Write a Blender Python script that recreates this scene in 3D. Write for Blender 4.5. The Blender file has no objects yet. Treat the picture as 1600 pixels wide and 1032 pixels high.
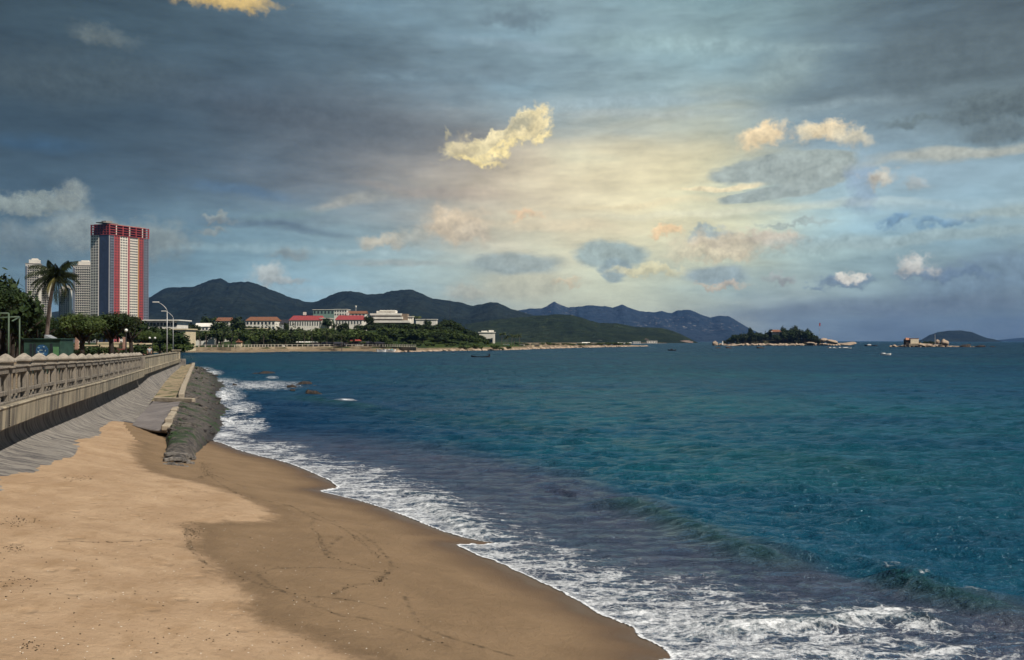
import bpy, bmesh, math, random
import numpy as np
from mathutils import Vector, Matrix

R = math.radians
F = 1500.0            # focal length in pixels of a 1600 px wide picture
EYE = 4.6             # eye height above the sea (metres)
PITCH = math.atan((533 - 516) / F)
scene = bpy.context.scene
HAZE = 4.4e-5           # density of the sea air
COL = scene.collection

# ------------------------------------------------------------------ camera
cam_d = bpy.data.cameras.new("camera")
cam_d.sensor_width = 36.0
cam_d.lens = 36.0 * F / 1600.0
cam_d.clip_start = 0.1
cam_d.clip_end = 90000
cam = bpy.data.objects.new("camera", cam_d)
COL.objects.link(cam)
cam.location = (0, 0, EYE)
cam.rotation_euler = (R(90) + PITCH, 0, 0)
scene.camera = cam

# ------------------------------------------------------------------ render look
vs = scene.view_settings
vs.view_transform = 'Standard'
vs.look = 'None'
vs.exposure = 0.0
vs.gamma = 1.0
scene.render.engine = 'CYCLES'
cy = scene.cycles
cy.use_denoising = True
try:
    cy.denoiser = 'OPENIMAGEDENOISE'
    cy.denoising_input_passes = 'RGB_ALBEDO_NORMAL'
except Exception:
    pass
cy.use_adaptive_sampling = True
cy.adaptive_threshold = 0.02
cy.adaptive_min_samples = 12
cy.max_bounces = 4
cy.diffuse_bounces = 2
cy.glossy_bounces = 2
cy.transparent_max_bounces = 6
cy.volume_bounces = 0
cy.caustics_reflective = False
cy.caustics_refractive = False

# ------------------------------------------------------------------ sun
SUN_DIR = Vector((0.82, -0.57, 0.0)).normalized()       # horizontal direction towards the sun
SUN_EL = R(50)
to_sun = Vector((SUN_DIR.x * math.cos(SUN_EL), SUN_DIR.y * math.cos(SUN_EL), math.sin(SUN_EL)))
sd_ = bpy.data.lights.new("sun", 'SUN')
sd_.energy = 4.7
sd_.angle = R(0.5)
sd_.color = (1.0, 0.92, 0.80)
sun = bpy.data.objects.new("sun", sd_)
COL.objects.link(sun)
sun.rotation_euler = to_sun.to_track_quat('Z', 'Y').to_euler()
sun.location = (60, -40, 80)


def lin(c):
    """sRGB 0-255 -> linear"""
    o = []
    for k in c[:3]:
        k = k / 255.0
        o.append(k / 12.92 if k <= 0.04045 else ((k + 0.055) / 1.055) ** 2.4)
    return tuple(o)


# ------------------------------------------------------------------ tiny node language
class NT:
    def __init__(s, tree):
        s.t = tree
        s.n = tree.nodes
        s.l = tree.links

    def node(s, typ, **kw):
        n = s.n.new(typ)
        for k, v in kw.items():
            setattr(n, k, v)
        return n

    def put(s, sock, v):
        if hasattr(v, 'is_output') or isinstance(v, bpy.types.NodeSocket):
            s.l.new(v, sock)
        elif v is not None:
            if isinstance(v, (tuple, list)) and sock.type == 'RGBA' and len(v) == 3:
                v = (*v, 1.0)
            sock.default_value = v

    def m(s, op, a, b=None, c=None, clamp=False):
        n = s.node('ShaderNodeMath', operation=op, use_clamp=clamp)
        s.put(n.inputs[0], a)
        if b is not None: s.put(n.inputs[1], b)
        if c is not None: s.put(n.inputs[2], c)
        return n.outputs[0]

    def vm(s, op, a, b=None, c=None, scale=None):
        n = s.node('ShaderNodeVectorMath', operation=op)
        s.put(n.inputs[0], a)
        if b is not None: s.put(n.inputs[1], b)
        if c is not None: s.put(n.inputs[2], c)
        if scale is not None: s.put(n.inputs['Scale'], scale)
        return n.outputs['Value'] if op in ('LENGTH', 'DISTANCE', 'DOT_PRODUCT') else n.outputs[0]

    def comb(s, x=0.0, y=0.0, z=0.0):
        n = s.node('ShaderNodeCombineXYZ')
        s.put(n.inputs[0], x); s.put(n.inputs[1], y); s.put(n.inputs[2], z)
        return n.outputs[0]

    def sep(s, v):
        n = s.node('ShaderNodeSeparateXYZ')
        s.put(n.inputs[0], v)
        return n.outputs[0], n.outputs[1], n.outputs[2]

    def noise(s, vec, scale=1.0, detail=4.0, rough=0.55, dist=0.0, color=False):
        n = s.node('ShaderNodeTexNoise')
        s.put(n.inputs['Vector'], vec)
        n.inputs['Scale'].default_value = scale
        n.inputs['Detail'].default_value = detail
        n.inputs['Roughness'].default_value = rough
        n.inputs['Distortion'].default_value = dist
        return n.outputs['Color'] if color else n.outputs[0]

    def voro(s, vec, scale=1.0, feature='F1', rnd=1.0, out=0):
        n = s.node('ShaderNodeTexVoronoi', feature=feature)
        s.put(n.inputs['Vector'], vec)
        n.inputs['Scale'].default_value = scale
        n.inputs['Randomness'].default_value = rnd
        return n.outputs[out]

    def sstep(s, v, a, b, oa=0.0, ob=1.0):
        n = s.node('ShaderNodeMapRange', interpolation_type='SMOOTHSTEP')
        s.put(n.inputs['Value'], v)
        s.put(n.inputs['From Min'], a); s.put(n.inputs['From Max'], b)
        s.put(n.inputs['To Min'], oa); s.put(n.inputs['To Max'], ob)
        return n.outputs[0]

    def lrange(s, v, a, b, oa=0.0, ob=1.0):
        n = s.node('ShaderNodeMapRange')
        s.put(n.inputs['Value'], v)
        s.put(n.inputs['From Min'], a); s.put(n.inputs['From Max'], b)
        s.put(n.inputs['To Min'], oa); s.put(n.inputs['To Max'], ob)
        return n.outputs[0]

    def mix(s, f, a, b, blend='MIX'):
        n = s.node('ShaderNodeMixRGB', blend_type=blend)
        s.put(n.inputs[0], f); s.put(n.inputs[1], a); s.put(n.inputs[2], b)
        return n.outputs[0]

    def vmix(s, f, a, b):
        n = s.node('ShaderNodeMix', data_type='VECTOR', factor_mode='UNIFORM')
        s.put(n.inputs[0], f); s.put(n.inputs[4], a); s.put(n.inputs[5], b)
        return n.outputs[1]

    def attr(s, name):
        n = s.node('ShaderNodeAttribute', attribute_name=name)
        return n.outputs['Fac']

    def pos(s):
        return s.node('ShaderNodeNewGeometry').outputs['Position']

    def obj(s):
        return s.node('ShaderNodeTexCoord').outputs['Object']

    def bump(s, h, strength=0.5, dist=0.1, normal=None):
        n = s.node('ShaderNodeBump')
        n.inputs['Strength'].default_value = strength
        n.inputs['Distance'].default_value = dist
        s.put(n.inputs['Height'], h)
        if normal is not None: s.put(n.inputs['Normal'], normal)
        return n.outputs[0]


def newmat(name):
    m = bpy.data.materials.new(name)
    m.use_nodes = True
    t = NT(m.node_tree)
    b = m.node_tree.nodes['Principled BSDF']
    return m, t, b


# ------------------------------------------------------------------ pixel -> world helpers
def ray(u, v):
    dx, dy, dz = (u - 800) / F, 1.0, (516 - v) / F
    c, s = math.cos(PITCH), math.sin(PITCH)
    return Vector((dx, dy * c - dz * s, dy * s + dz * c))


def PZ(u, v, z=0.0):
    d = ray(u, v)
    k = (z - EYE) / d.z
    return Vector((d.x * k, d.y * k, z))


def PY(u, v, y):
    d = ray(u, v)
    k = y / d.y
    return Vector((d.x * k, y, EYE + d.z * k))


def X(u, y): return (u - 800) / F * y
def Z(v, y): return EYE + (533 - v) / F * y


# ------------------------------------------------------------------ world: Nishita sky under procedural cloud decks
w = bpy.data.worlds.new("World")
scene.world = w
w.use_nodes = True
wt = NT(w.node_tree)
for n in list(wt.n): wt.n.remove(n)
tc = wt.node('ShaderNodeTexCoord').outputs['Generated']
nx, ny, nz = wt.sep(tc)
az = wt.m('MULTIPLY', wt.m('ARCTAN2', nx, ny), 15.0)
hor = wt.m('SQRT', wt.m('ADD', wt.m('MULTIPLY', nx, nx), wt.m('ADD', wt.m('MULTIPLY', ny, ny), 1e-4)))
el = wt.m('MULTIPLY', wt.m('MINIMUM', wt.m('DIVIDE', nz, hor), 4.0), 15.0)
AE = wt.comb(az, el, 0.0)


def sky_ae(u, v):
    d = ray(u, v)
    return (math.atan2(d.x, d.y) * 15.0, d.z / math.hypot(d.x, d.y) * 15.0, 0.0)


def warp2(vec, scale, detail, rough, ax, ay):
    n1 = wt.noise(vec, scale, detail, rough)
    n2 = wt.noise(wt.vm('ADD', vec, (37.3, 11.9, 5.1)), scale, detail, rough)
    return wt.vm('ADD', AE, wt.comb(wt.m('MULTIPLY', wt.m('SUBTRACT', n1, 0.5), ax), wt.m('MULTIPLY', wt.m('SUBTRACT', n2, 0.5), ay), 0.0))


AEw = warp2(wt.vm('MULTIPLY', AE, (0.35, 1.1, 1.0)), 0.9, 5.0, 0.55, 3.0, 1.3)     # broad, streaky
AEb = AEw
AEw = warp2(wt.vm('MULTIPLY', AE, (0.6, 1.4, 1.0)), 1.0, 6.0, 0.58, 1.1, 0.5)
AEf = warp2(AE, 2.9, 8.0, 0.66, 0.85, 0.62)                                          # billowy edges
SKY_BASE = [  # u, v, colour of the deck there, reach (x100 px)
    (0, 20, (56, 71, 79), 1.3), (200, 30, (59, 77, 86), 1.3), (420, 60, (80, 99, 111), 1.3), (650, 30, (105, 127, 137), 1.2),
    (0, 180, (44, 60, 71), 1.4), (220, 200, (52, 67, 77), 1.4), (450, 190, (66, 79, 87), 1.3), (640, 180, (113, 125, 131), 1),
    (60, 300, (65, 86, 100), 1.3), (300, 300, (84, 103, 117), 1.2), (520, 270, (115, 120, 124), 1.1), (680, 270, (171, 159, 144), 0.9),
    (60, 420, (103, 128, 138), 1.1), (330, 410, (124, 157, 169), 1), (560, 420, (146, 175, 182), 1), (700, 440, (163, 180, 173), 0.9),
    (820, 300, (197, 180, 152), 0.9), (950, 280, (219, 205, 169), 1), (840, 380, (189, 184, 163), 0.9), (960, 350, (223, 217, 180), 1),
    (1080, 300, (230, 215, 169), 0.9), (1100, 240, (194, 188, 155), 0.8), (880, 450, (189, 195, 171), 0.9), (1000, 460, (184, 193, 171), 0.9),
    (850, 110, (126, 148, 158), 1.1), (900, 20, (126, 148, 154), 1.1), (1050, 130, (142, 164, 168), 1.1), (1120, 40, (122, 148, 152), 1.1),
    (1300, 120, (112, 130, 136), 1.1), (1400, 30, (88, 104, 112), 1.2), (1560, 60, (82, 94, 98), 1.2), (1500, 170, (104, 118, 120), 0.9),
    (1150, 350, (184, 197, 175), 0.9), (1330, 270, (141, 161, 173), 0.9), (1500, 290, (135, 161, 175), 1), (1290, 350, (158, 191, 199), 0.8),
    (1560, 340, (143, 167, 173), 0.9), (1120, 440, (156, 169, 161), 0.8), (1300, 410, (148, 171, 171), 0.9), (1480, 400, (137, 161, 165), 0.9),
    (1250, 490, (130, 139, 143), 0.8), (1400, 500, (102, 115, 126), 0.8), (1570, 490, (94, 107, 120), 0.9), (760, 490, (161, 167, 152), 0.8),
    (200, 500, (126, 155, 165), 0.9), (480, 490, (144, 173, 184), 0.9), (1080, 525, (169, 169, 154), 0.6), (900, 510, (199, 195, 163), 0.7), (1500, 530, (90, 104, 115), 0.5),
]
SKY_CLOUDS = [
    (1150, 333, 210, 7, 1, (214, 212, 186), 0.5, 0.9, 'w'), (1010, 318, 110, 6, 4, (222, 206, 166), 0.5, 0.9, 'w'), (1330, 372, 150, 7, 2, (162, 190, 196), 0.5, 0.9, 'w'),
    (1240, 395, 120, 8, 0, (166, 188, 184), 0.5, 0.9, 'w'), (1450, 320, 140, 6, -2, (166, 186, 190), 0.45, 0.9, 'w'), (860, 355, 120, 8, -3, (206, 188, 156), 0.45, 0.9, 'w'),
    (350, 385, 150, 7, 2, (134, 158, 164), 0.5, 0.9, 'w'), (560, 395, 130, 6, -2, (156, 176, 178), 0.5, 0.9, 'w'), (500, 452, 160, 7, 0, (150, 172, 178), 0.5, 0.9, 'w'),
    (700, 300, 110, 10, -5, (168, 152, 136), 0.45, 0.9, 'w'), (1180, 70, 150, 10, -6, (138, 160, 164), 0.5, 0.9, 'w'), (820, 70, 120, 9, -4, (134, 154, 164), 0.45, 0.9, 'w'),
    (1280, 170, 140, 9, 3, (142, 158, 162), 0.45, 0.9, 'w'), (980, 180, 130, 7, -3, (160, 168, 166), 0.45, 0.9, 'w'), (700, 120, 140, 9, 2, (110, 130, 140), 0.45, 0.9, 'w'),  # u, v, half width, half height (px), tilt, colour, opacity, softness, edge kind
    (540, 195, 240, 50, -8, (78, 85, 92), 0.5, 0.8, 'w'),
    (120, 120, 170, 40, 5, (76, 88, 92), 0.5, 0.8, 'w'),
    (60, 226, 60, 12, 0, (52, 84, 112), 0.5, 0.9, 'w'),
    (380, 300, 80, 10, -6, (78, 108, 136), 0.5, 0.9, 'w'),
    (1040, 70, 130, 22, -4, (146, 170, 170), 0.5, 0.9, 'w'),
    (1230, 110, 60, 30, 30, (146, 162, 158), 0.4, 0.9, 'w'),
    (960, 160, 180, 12, 0, (148, 168, 176), 0.45, 0.9, 'w'),
    (1480, 90, 150, 50, 8, (84, 96, 100), 0.55, 0.8, 'w'),
    (800, 30, 60, 14, 0, (84, 98, 106), 0.6, 0.7, 'f'),
    (355, 3, 70, 13, 0, (206, 176, 110), 0.85, 0.5, 'f'),
    (165, 58, 40, 14, -8, (112, 120, 116), 0.5, 0.7, 'f'),
    (45, 320, 78, 16, 2, (128, 138, 134), 0.9, 0.35, 'f'), (112, 308, 22, 18, 0, (128, 136, 132), 0.8, 0.5, 'f'),
    (135, 364, 62, 30, 0, (128, 138, 136), 0.9, 0.4, 'f'), (240, 374, 56, 28, -8, (122, 132, 130), 0.85, 0.4, 'f'),
    (20, 372, 40, 22, 0, (108, 120, 122), 0.7, 0.5, 'f'), (75, 395, 55, 20, 0, (92, 110, 118), 0.5, 0.6, 'f'),
    (338, 343, 24, 5, -6, (140, 146, 140), 0.8, 0.5, 'f'), (420, 354, 110, 6, -3, (80, 96, 110), 0.6, 0.8, 'w'), (332, 361, 24, 7, 0, (128, 134, 130), 0.7, 0.5, 'f'),
    (545, 317, 66, 9, 14, (150, 150, 142), 0.75, 0.7, 'w'), (440, 340, 70, 7, 8, (110, 132, 136), 0.55, 0.8, 'w'),
    (420, 430, 27, 17, 0, (166, 172, 168), 0.9, 0.5, 'f'), (448, 442, 32, 8, 0, (150, 154, 150), 0.7, 0.6, 'f'),
    (455, 397, 24, 9, 0, (134, 140, 136), 0.6, 0.7, 'f'),
    (712, 352, 52, 27, 0, (196, 178, 150), 0.85, 0.4, 'f'), (735, 362, 32, 20, 0, (184, 172, 150), 0.7, 0.5, 'f'),
    (598, 378, 36, 12, 0, (180, 172, 152), 0.8, 0.5, 'f'), (645, 372, 32, 16, 0, (162, 160, 146), 0.6, 0.6, 'f'),
    (620, 415, 85, 5, 0, (150, 154, 148), 0.6, 0.8, 'w'), (730, 455, 34, 12, 0, (168, 166, 150), 0.6, 0.6, 'f'), (820, 445, 90, 22, 6, (178, 174, 150), 0.55, 0.6, 'w'),
    (820, 333, 30, 7, 0, (212, 176, 136), 0.6, 0.6, 'f'),
    (800, 412, 75, 17, 2, (138, 152, 152), 0.8, 0.3, 'w'),
    (948, 394, 58, 19, 0, (140, 158, 158), 0.85, 0.25, 'w'), (950, 420, 20, 22, 20, (138, 154, 156), 0.85, 0.25, 'w'),
    (1010, 424, 60, 9, 0, (208, 200, 160), 0.8, 0.5, 'f'), (885, 440, 22, 4, 0, (196, 180, 148), 0.7, 0.6, 'f'),
    (1040, 362, 24, 10, 0, (222, 190, 146), 0.85, 0.5, 'f'),
    (1110, 372, 40, 16, 0, (134, 152, 156), 0.9, 0.2, 'f'),
    (1135, 384, 80, 22, 0, (196, 182, 154), 0.85, 0.4, 'f'), (1205, 372, 48, 15, -4, (186, 174, 156), 0.8, 0.45, 'f'), (1100, 400, 60, 9, 0, (206, 196, 166), 0.7, 0.5, 'f'),
    (1125, 428, 56, 13, 4, (134, 150, 156), 0.8, 0.35, 'w'), (1120, 446, 38, 5, 2, (190, 172, 148), 0.7, 0.5, 'f'), (1214, 438, 24, 6, 0, (150, 152, 150), 0.8, 0.5, 'f'),
    (1235, 262, 92, 22, 5, (152, 162, 156), 0.95, 0.12, 'w'), (1190, 266, 76, 16, 2, (150, 160, 155), 0.95, 0.12, 'w'), (1260, 282, 62, 20, 14, (150, 160, 155), 0.95, 0.14, 'w'), (1180, 305, 52, 12, 6, (148, 159, 155), 0.95, 0.14, 'w'), (1120, 290, 52, 5, 0, (224, 210, 172), 0.9, 0.4, 'w'),
    (1345, 290, 22, 40, 0, (134, 152, 172), 0.6, 0.5, 'f'),
    (1192, 209, 36, 19, 12, (222, 200, 160), 0.93, 0.35, 'f'), (1265, 208, 26, 15, 0, (206, 194, 164), 0.85, 0.45, 'f'),
    (1300, 204, 34, 15, -4, (218, 200, 164), 0.9, 0.4, 'f'), (1330, 216, 28, 14, -20, (192, 184, 160), 0.8, 0.5, 'f'),
    (1500, 238, 130, 9, 4, (166, 166, 152), 0.75, 0.6, 'w'), (1560, 165, 70, 26, 8, (88, 100, 102), 0.9, 0.4, 'f'), (1570, 205, 60, 16, 0, (94, 106, 108), 0.8, 0.5, 'f'),
    (1425, 190, 44, 8, 4, (98, 112, 114), 0.8, 0.6, 'f'),
    (1372, 280, 24, 13, 0, (184, 178, 162), 0.85, 0.5, 'f'), (1366, 278, 9, 6, 0, (150, 142, 130), 0.6, 0.6, 'f'), (1437, 289, 16, 10, 0, (160, 164, 160), 0.7, 0.6, 'f'),
    (1240, 346, 60, 5, 0, (150, 162, 158), 0.7, 0.6, 'f'), (1395, 342, 18, 12, 0, (110, 142, 168), 0.85, 0.4, 'f'), (1484, 347, 50, 8, 6, (108, 140, 164), 0.85, 0.4, 'f'),
    (1560, 332, 80, 10, 0, (152, 164, 158), 0.65, 0.6, 'w'), (1430, 372, 200, 12, 2, (148, 164, 162), 0.6, 0.5, 'w'),
    (1560, 432, 110, 26, 10, (108, 128, 144), 0.7, 0.5, 'w'),
    (1400, 480, 260, 16, 2, (98, 110, 124), 0.6, 0.7, 'w'),
    (1318, 442, 36, 9, 0, (104, 122, 140), 0.85, 0.4, 'f'), (1326, 435, 16, 9, 0, (206, 202, 190), 0.95, 0.4, 'f'), (1272, 450, 12, 4, 0, (108, 126, 144), 0.7, 0.5, 'f'),
    (1446, 424, 42, 12, 0, (112, 128, 144), 0.8, 0.4, 'f'), (1500, 428, 44, 8, 0, (100, 120, 140), 0.8, 0.4, 'f'), (1430, 415, 26, 12, 0, (186, 184, 176), 0.9, 0.45, 'f'),
    (738, 236, 44, 20, -6, (216, 202, 158), 0.96, 0.22, 'f'), (722, 230, 20, 18, 0, (176, 164, 134), 0.7, 0.6, 'f'), (780, 218, 34, 14, 24, (214, 200, 158), 0.96, 0.22, 'f'),
    (824, 194, 40, 23, 34, (222, 206, 160), 0.97, 0.2, 'f'), (812, 194, 27, 12, 36, (138, 138, 122), 0.75, 0.5, 'f'), (697, 208, 5, 10, 0, (170, 162, 132), 0.7, 0.5, 'f'),
    (845, 212, 18, 7, 40, (236, 216, 156), 0.8, 0.5, 'f'), (740, 252, 42, 6, -8, (232, 212, 150), 0.8, 0.5, 'f'), (790, 232, 36, 5, 26, (234, 214, 152), 0.8, 0.5, 'f'),
]



def group(name, ins, outs):
    g = bpy.data.node_groups.new(name, 'ShaderNodeTree')
    for nm, ty in ins: g.interface.new_socket(nm, in_out='INPUT', socket_type='NodeSocket' + ty)
    for nm, ty in outs: g.interface.new_socket(nm, in_out='OUTPUT', socket_type='NodeSocket' + ty)
    t = NT(g)
    gi = t.node('NodeGroupInput'); go = t.node('NodeGroupOutput')
    return g, t, gi.outputs, go.inputs


def use(tree, g, **kw):
    n = tree.node('ShaderNodeGroup')
    n.node_tree = g
    for k, v in kw.items(): tree.put(n.inputs[k], v)
    return n.outputs


V, FL = 'Vector', 'Float'
gb, t, gi, go = group("deck_patch", [('acc', V), ('wsum', FL), ('src', V), ('c', V), ('k', V), ('col', V)], [('acc', V), ('wsum', FL)])
q = t.vm('MULTIPLY_ADD', gi['acc'], (1e-6, 1e-6, 1e-6), gi['src'])
q = t.vm('LENGTH', t.vm('MULTIPLY', t.vm('SUBTRACT', q, gi['c']), gi['k']))
g_ = t.m('POWER', 2.71828, t.m('MULTIPLY', t.m('MULTIPLY', q, q), -1.0))
t.put(go['acc'], t.vm('ADD', gi['acc'], t.vm('SCALE', gi['col'], scale=g_)))
t.put(go['wsum'], t.m('ADD', gi['wsum'], g_))
acc = tuple(k * 0.01 for k in lin((68, 80, 92)))
wsum = 0.01
for (u, v, c, sg) in SKY_BASE:
    a, e, _ = sky_ae(u, v)
    o = use(wt, gb, acc=acc, wsum=wsum, src=AEb, c=(a, e, 0), k=(1.0 / (1.35 * sg), 1.0 / (0.85 * sg), 0), col=tuple(lin(c)))
    acc, wsum = o[0], o[1]
base = wt.vm('SCALE', acc, scale=wt.m('DIVIDE', 1.0, wsum))
# streaks and mottling of the cloud deck
st1 = wt.noise(wt.vm("MULTIPLY", AE, (0.22, 1.3, 1.0)), 1.0, 6.0, 0.6)
st2 = wt.noise(wt.vm('MULTIPLY', AE, (0.9, 2.6, 1.0)), 1.2, 6.0, 0.65)
stf = wt.m('ADD', wt.m('MULTIPLY', wt.m('SUBTRACT', st1, 0.5), 1.0), wt.m('MULTIPLY', wt.m('SUBTRACT', st2, 0.5), 0.85))
base = wt.vm('SCALE', base, scale=wt.m('ADD', 1.0, stf))
tint = wt.noise(wt.vm('MULTIPLY', AE, (0.5, 1.4, 1.0)), 0.7, 4.0, 0.5)
base = wt.vmix(wt.sstep(tint, 0.45, 0.7, 0.0, 0.35), base, wt.vm('MULTIPLY', base, (0.84, 1.0, 1.14)))
cur = base
inner = wt.noise(AE, 4.2, 8.0, 0.68)
gc, t, gi, go = group("cloud_patch", [('cur', V), ('src', V), ('c', V), ('kx', V), ('ky', V), ('col', V), ('r0', FL), ('r1', FL), ('op', FL), ('shade', FL), ('lift', FL)], [('cur', V)])
q = t.vm('SUBTRACT', t.vm('MULTIPLY_ADD', gi['cur'], (1e-6, 1e-6, 1e-6), gi['src']), gi['c'])
dx = t.vm('DOT_PRODUCT', q, gi['kx'])
dy = t.vm('DOT_PRODUCT', q, gi['ky'])
r_ = t.m('SQRT', t.m('ADD', t.m('MULTIPLY', dx, dx), t.m('MULTIPLY', dy, dy)))
mask = t.sstep(r_, gi['r0'], gi['r1'], gi['op'], 0.0)
cc = t.vm('SCALE', gi['col'], scale=t.m('ADD', gi['shade'], t.m('MULTIPLY', dy, gi['lift'])))
t.put(go['cur'], t.vmix(mask, gi['cur'], cc))
shade = wt.m('ADD', 0.20, wt.m('MULTIPLY', inner, 1.6))
for (u, v, ru, rv, ang, c, op, soft, mode) in SKY_CLOUDS:
    a, e, _ = sky_ae(u, v)
    ca, sa = math.cos(R(ang)), math.sin(R(ang))
    cur = use(wt, gc, cur=cur, src=AEf if mode == 'f' else AEw, c=(a, e, 0), kx=(ca * 100 / ru, sa * 100 / ru, 0), ky=(-sa * 100 / rv, ca * 100 / rv, 0),
              col=tuple(lin(c)), r0=1.0 - soft - (.12 if mode == 'f' else 0), r1=1.05 + soft * 0.7, op=op, shade=shade, lift=0.20 if mode == 'f' else 0.01)[0]
sky = wt.node('ShaderNodeTexSky', sky_type='NISHITA')
sky.sun_disc = False
sky.sun_elevation = SUN_EL
sky.sun_rotation = math.atan2(SUN_DIR.x, SUN_DIR.y)
sky.air_density = 1.0
sky.dust_density = 1.0
bg1 = wt.node('ShaderNodeBackground')
wt.put(bg1.inputs[0], sky.outputs[0])
bg1.inputs[1].default_value = 0.06
bg2 = wt.node('ShaderNodeBackground')
wt.put(bg2.inputs[0], cur)
bg2.inputs[1].default_value = 1.30
mixs = wt.node('ShaderNodeMixShader')
mixs.inputs[0].default_value = 0.94
wt.l.new(bg1.outputs[0], mixs.inputs[1])
wt.l.new(bg2.outputs[0], mixs.inputs[2])
wo = wt.node('ShaderNodeOutputWorld')
wt.l.new(mixs.outputs[0], wo.inputs[0])
w.cycles.sampling_method = 'NONE'

# ================================================================== object helpers
random.seed(7)
rng = np.random.default_rng(7)


def tag(o, label=None, cat=None, group=None, kind=None):
    if label: o['label'] = label
    if cat: o['category'] = cat
    if group: o['group'] = group
    if kind: o['kind'] = kind
    return o


def thing(name, label, cat, loc, rotz=0.0, group=None):
    o = bpy.data.objects.new(name, None)
    o.empty_display_size = 0.3
    COL.objects.link(o)
    o.location = loc
    o.rotation_euler = (0, 0, rotz)
    return tag(o, label, cat, group)


class MB:
    """collects shapes, builds them as ONE mesh object"""
    def __init__(s):
        s.v = []; s.f = []

    def add(s, vs, fs):
        k = len(s.v)
        s.v += [tuple(p) for p in vs]
        s.f += [tuple(i + k for i in f) for f in fs]
        return s

    def box(s, c, d, rz=0.0, taper=1.0):
        cx, cy_, cz = c; hx, hy, hz = d[0] / 2, d[1] / 2, d[2] / 2
        ca, sa = math.cos(rz), math.sin(rz)
        vs = []
        for z, t in ((-hz, 1.0), (hz, taper)):
            for x, y in ((-hx, -hy), (hx, -hy), (hx, hy), (-hx, hy)):
                x *= t; y *= t
                vs.append((cx + x * ca - y * sa, cy_ + x * sa + y * ca, cz + z))
        return s.add(vs, [(3, 2, 1, 0), (4, 5, 6, 7), (0, 1, 5, 4), (1, 2, 6, 5), (2, 3, 7, 6), (3, 0, 4, 7)])

    def tube(s, pts, rad, n=8, cap=True):
        pts = [Vector(p) for p in pts]
        if not isinstance(rad, (list, tuple)): rad = [rad] * len(pts)
        rings = []
        for i, p in enumerate(pts):
            t = (pts[min(i + 1, len(pts) - 1)] - pts[max(i - 1, 0)]).normalized()
            a = t.orthogonal() if abs(t.z) > 0.95 else Vector((t.y, -t.x, 0))
            a.normalize()
            if abs(t.z) > 0.95:
                a = Vector((1, 0, 0)) - t * t.x; a.normalize()
            b = t.cross(a)
            rings.append([p + (a * math.cos(2 * math.pi * k / n) + b * math.sin(2 * math.pi * k / n)) * rad[i] for k in range(n)])
        vs = [q for r in rings for q in r]
        fs = []
        for i in range(len(pts) - 1):
            for k in range(n):
                k2 = (k + 1) % n
                fs.append((i * n + k, i * n + k2, (i + 1) * n + k2, (i + 1) * n + k))
        if cap:
            fs.append(tuple(reversed(range(n))))
            fs.append(tuple((len(pts) - 1) * n + k for k in range(n)))
        return s.add(vs, fs)

    def lathe(s, c, prof, n=12, sq=1.0):
        """profile [(r, z)...] turned about a vertical axis through c"""
        vs = [(c[0] + r * math.cos(2 * math.pi * (k + .5) / n), c[1] + r * math.sin(2 * math.pi * (k + .5) / n), c[2] + z) for r, z in prof for k in range(n)]
        fs = []
        for i in range(len(prof) - 1):
            for k in range(n):
                k2 = (k + 1) % n
                fs.append((i * n + k, i * n + k2, (i + 1) * n + k2, (i + 1) * n + k))
        fs.append(tuple(reversed(range(n))))
        fs.append(tuple((len(prof) - 1) * n + k for k in range(n)))
        return s.add(vs, fs)

    def prism(s, poly, z0, z1):
        n = len(poly)
        vs = [(x, y, z0) for x, y in poly] + [(x, y, z1) for x, y in poly]
        fs = [tuple(reversed(range(n))), tuple(range(n, 2 * n))] + [(k, (k + 1) % n, n + (k + 1) % n, n + k) for k in range(n)]
        return s.add(vs, fs)

    def build(s, name, mat, parent=None, smooth=False, bevel=0.0, mesh_name=None):
        me = bpy.data.meshes.new(mesh_name or name)
        me.from_pydata(s.v, [], s.f)
        me.update()
        return link(me, name, mat, parent, smooth, bevel)


def link(me, name, mat, parent=None, smooth=False, bevel=0.0):
    if mat is not None and not me.materials: me.materials.append(mat)
    if smooth:
        me.polygons.foreach_set('use_smooth', [True] * len(me.polygons))
    o = bpy.data.objects.new(name, me)
    COL.objects.link(o)
    if parent is not None: o.parent = parent
    if bevel:
        b = o.modifiers.new('bevel', 'BEVEL'); b.width = bevel; b.segments = 1; b.limit_method = 'ANGLE'
    return o


def copy_tree(o, parent=None):
    c = o.copy(); COL.objects.link(c); c.parent = parent
    for ch in list(o.children): copy_tree(ch, c)
    return c


def np_mesh(name, verts, faces, mat, smooth=True, attrs=None):
    """verts (n,3) faces (m,4)"""
    me = bpy.data.meshes.new(name)
    me.vertices.add(len(verts)); me.vertices.foreach_set('co', np.asarray(verts, dtype=np.float32).ravel())
    m, k = faces.shape
    me.loops.add(m * k); me.loops.foreach_set('vertex_index', faces.astype(np.int32).ravel())
    me.polygons.add(m); me.polygons.foreach_set('loop_start', np.arange(0, m * k, k, dtype=np.int32))
    me.polygons.foreach_set('loop_total', np.full(m, k, dtype=np.int32))
    me.update(calc_edges=True)
    if smooth: me.polygons.foreach_set('use_smooth', np.ones(m, dtype=bool))
    for an, av in (attrs or {}).items():
        at = me.attributes.new(an, 'FLOAT', 'POINT')
        at.data.foreach_set('value', np.asarray(av, dtype=np.float32))
    if mat is not None: me.materials.append(mat)
    return me


def grid_faces(nr, nc, keep=None):
    i = np.arange(nr - 1)[:, None] * nc + np.arange(nc - 1)[None, :]
    f = np.stack([i, i + 1, i + nc + 1, i + nc], -1).reshape(-1, 4)
    if keep is not None:
        kf = keep.ravel()[f].any(axis=1)
        f = f[kf]
    return f


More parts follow.
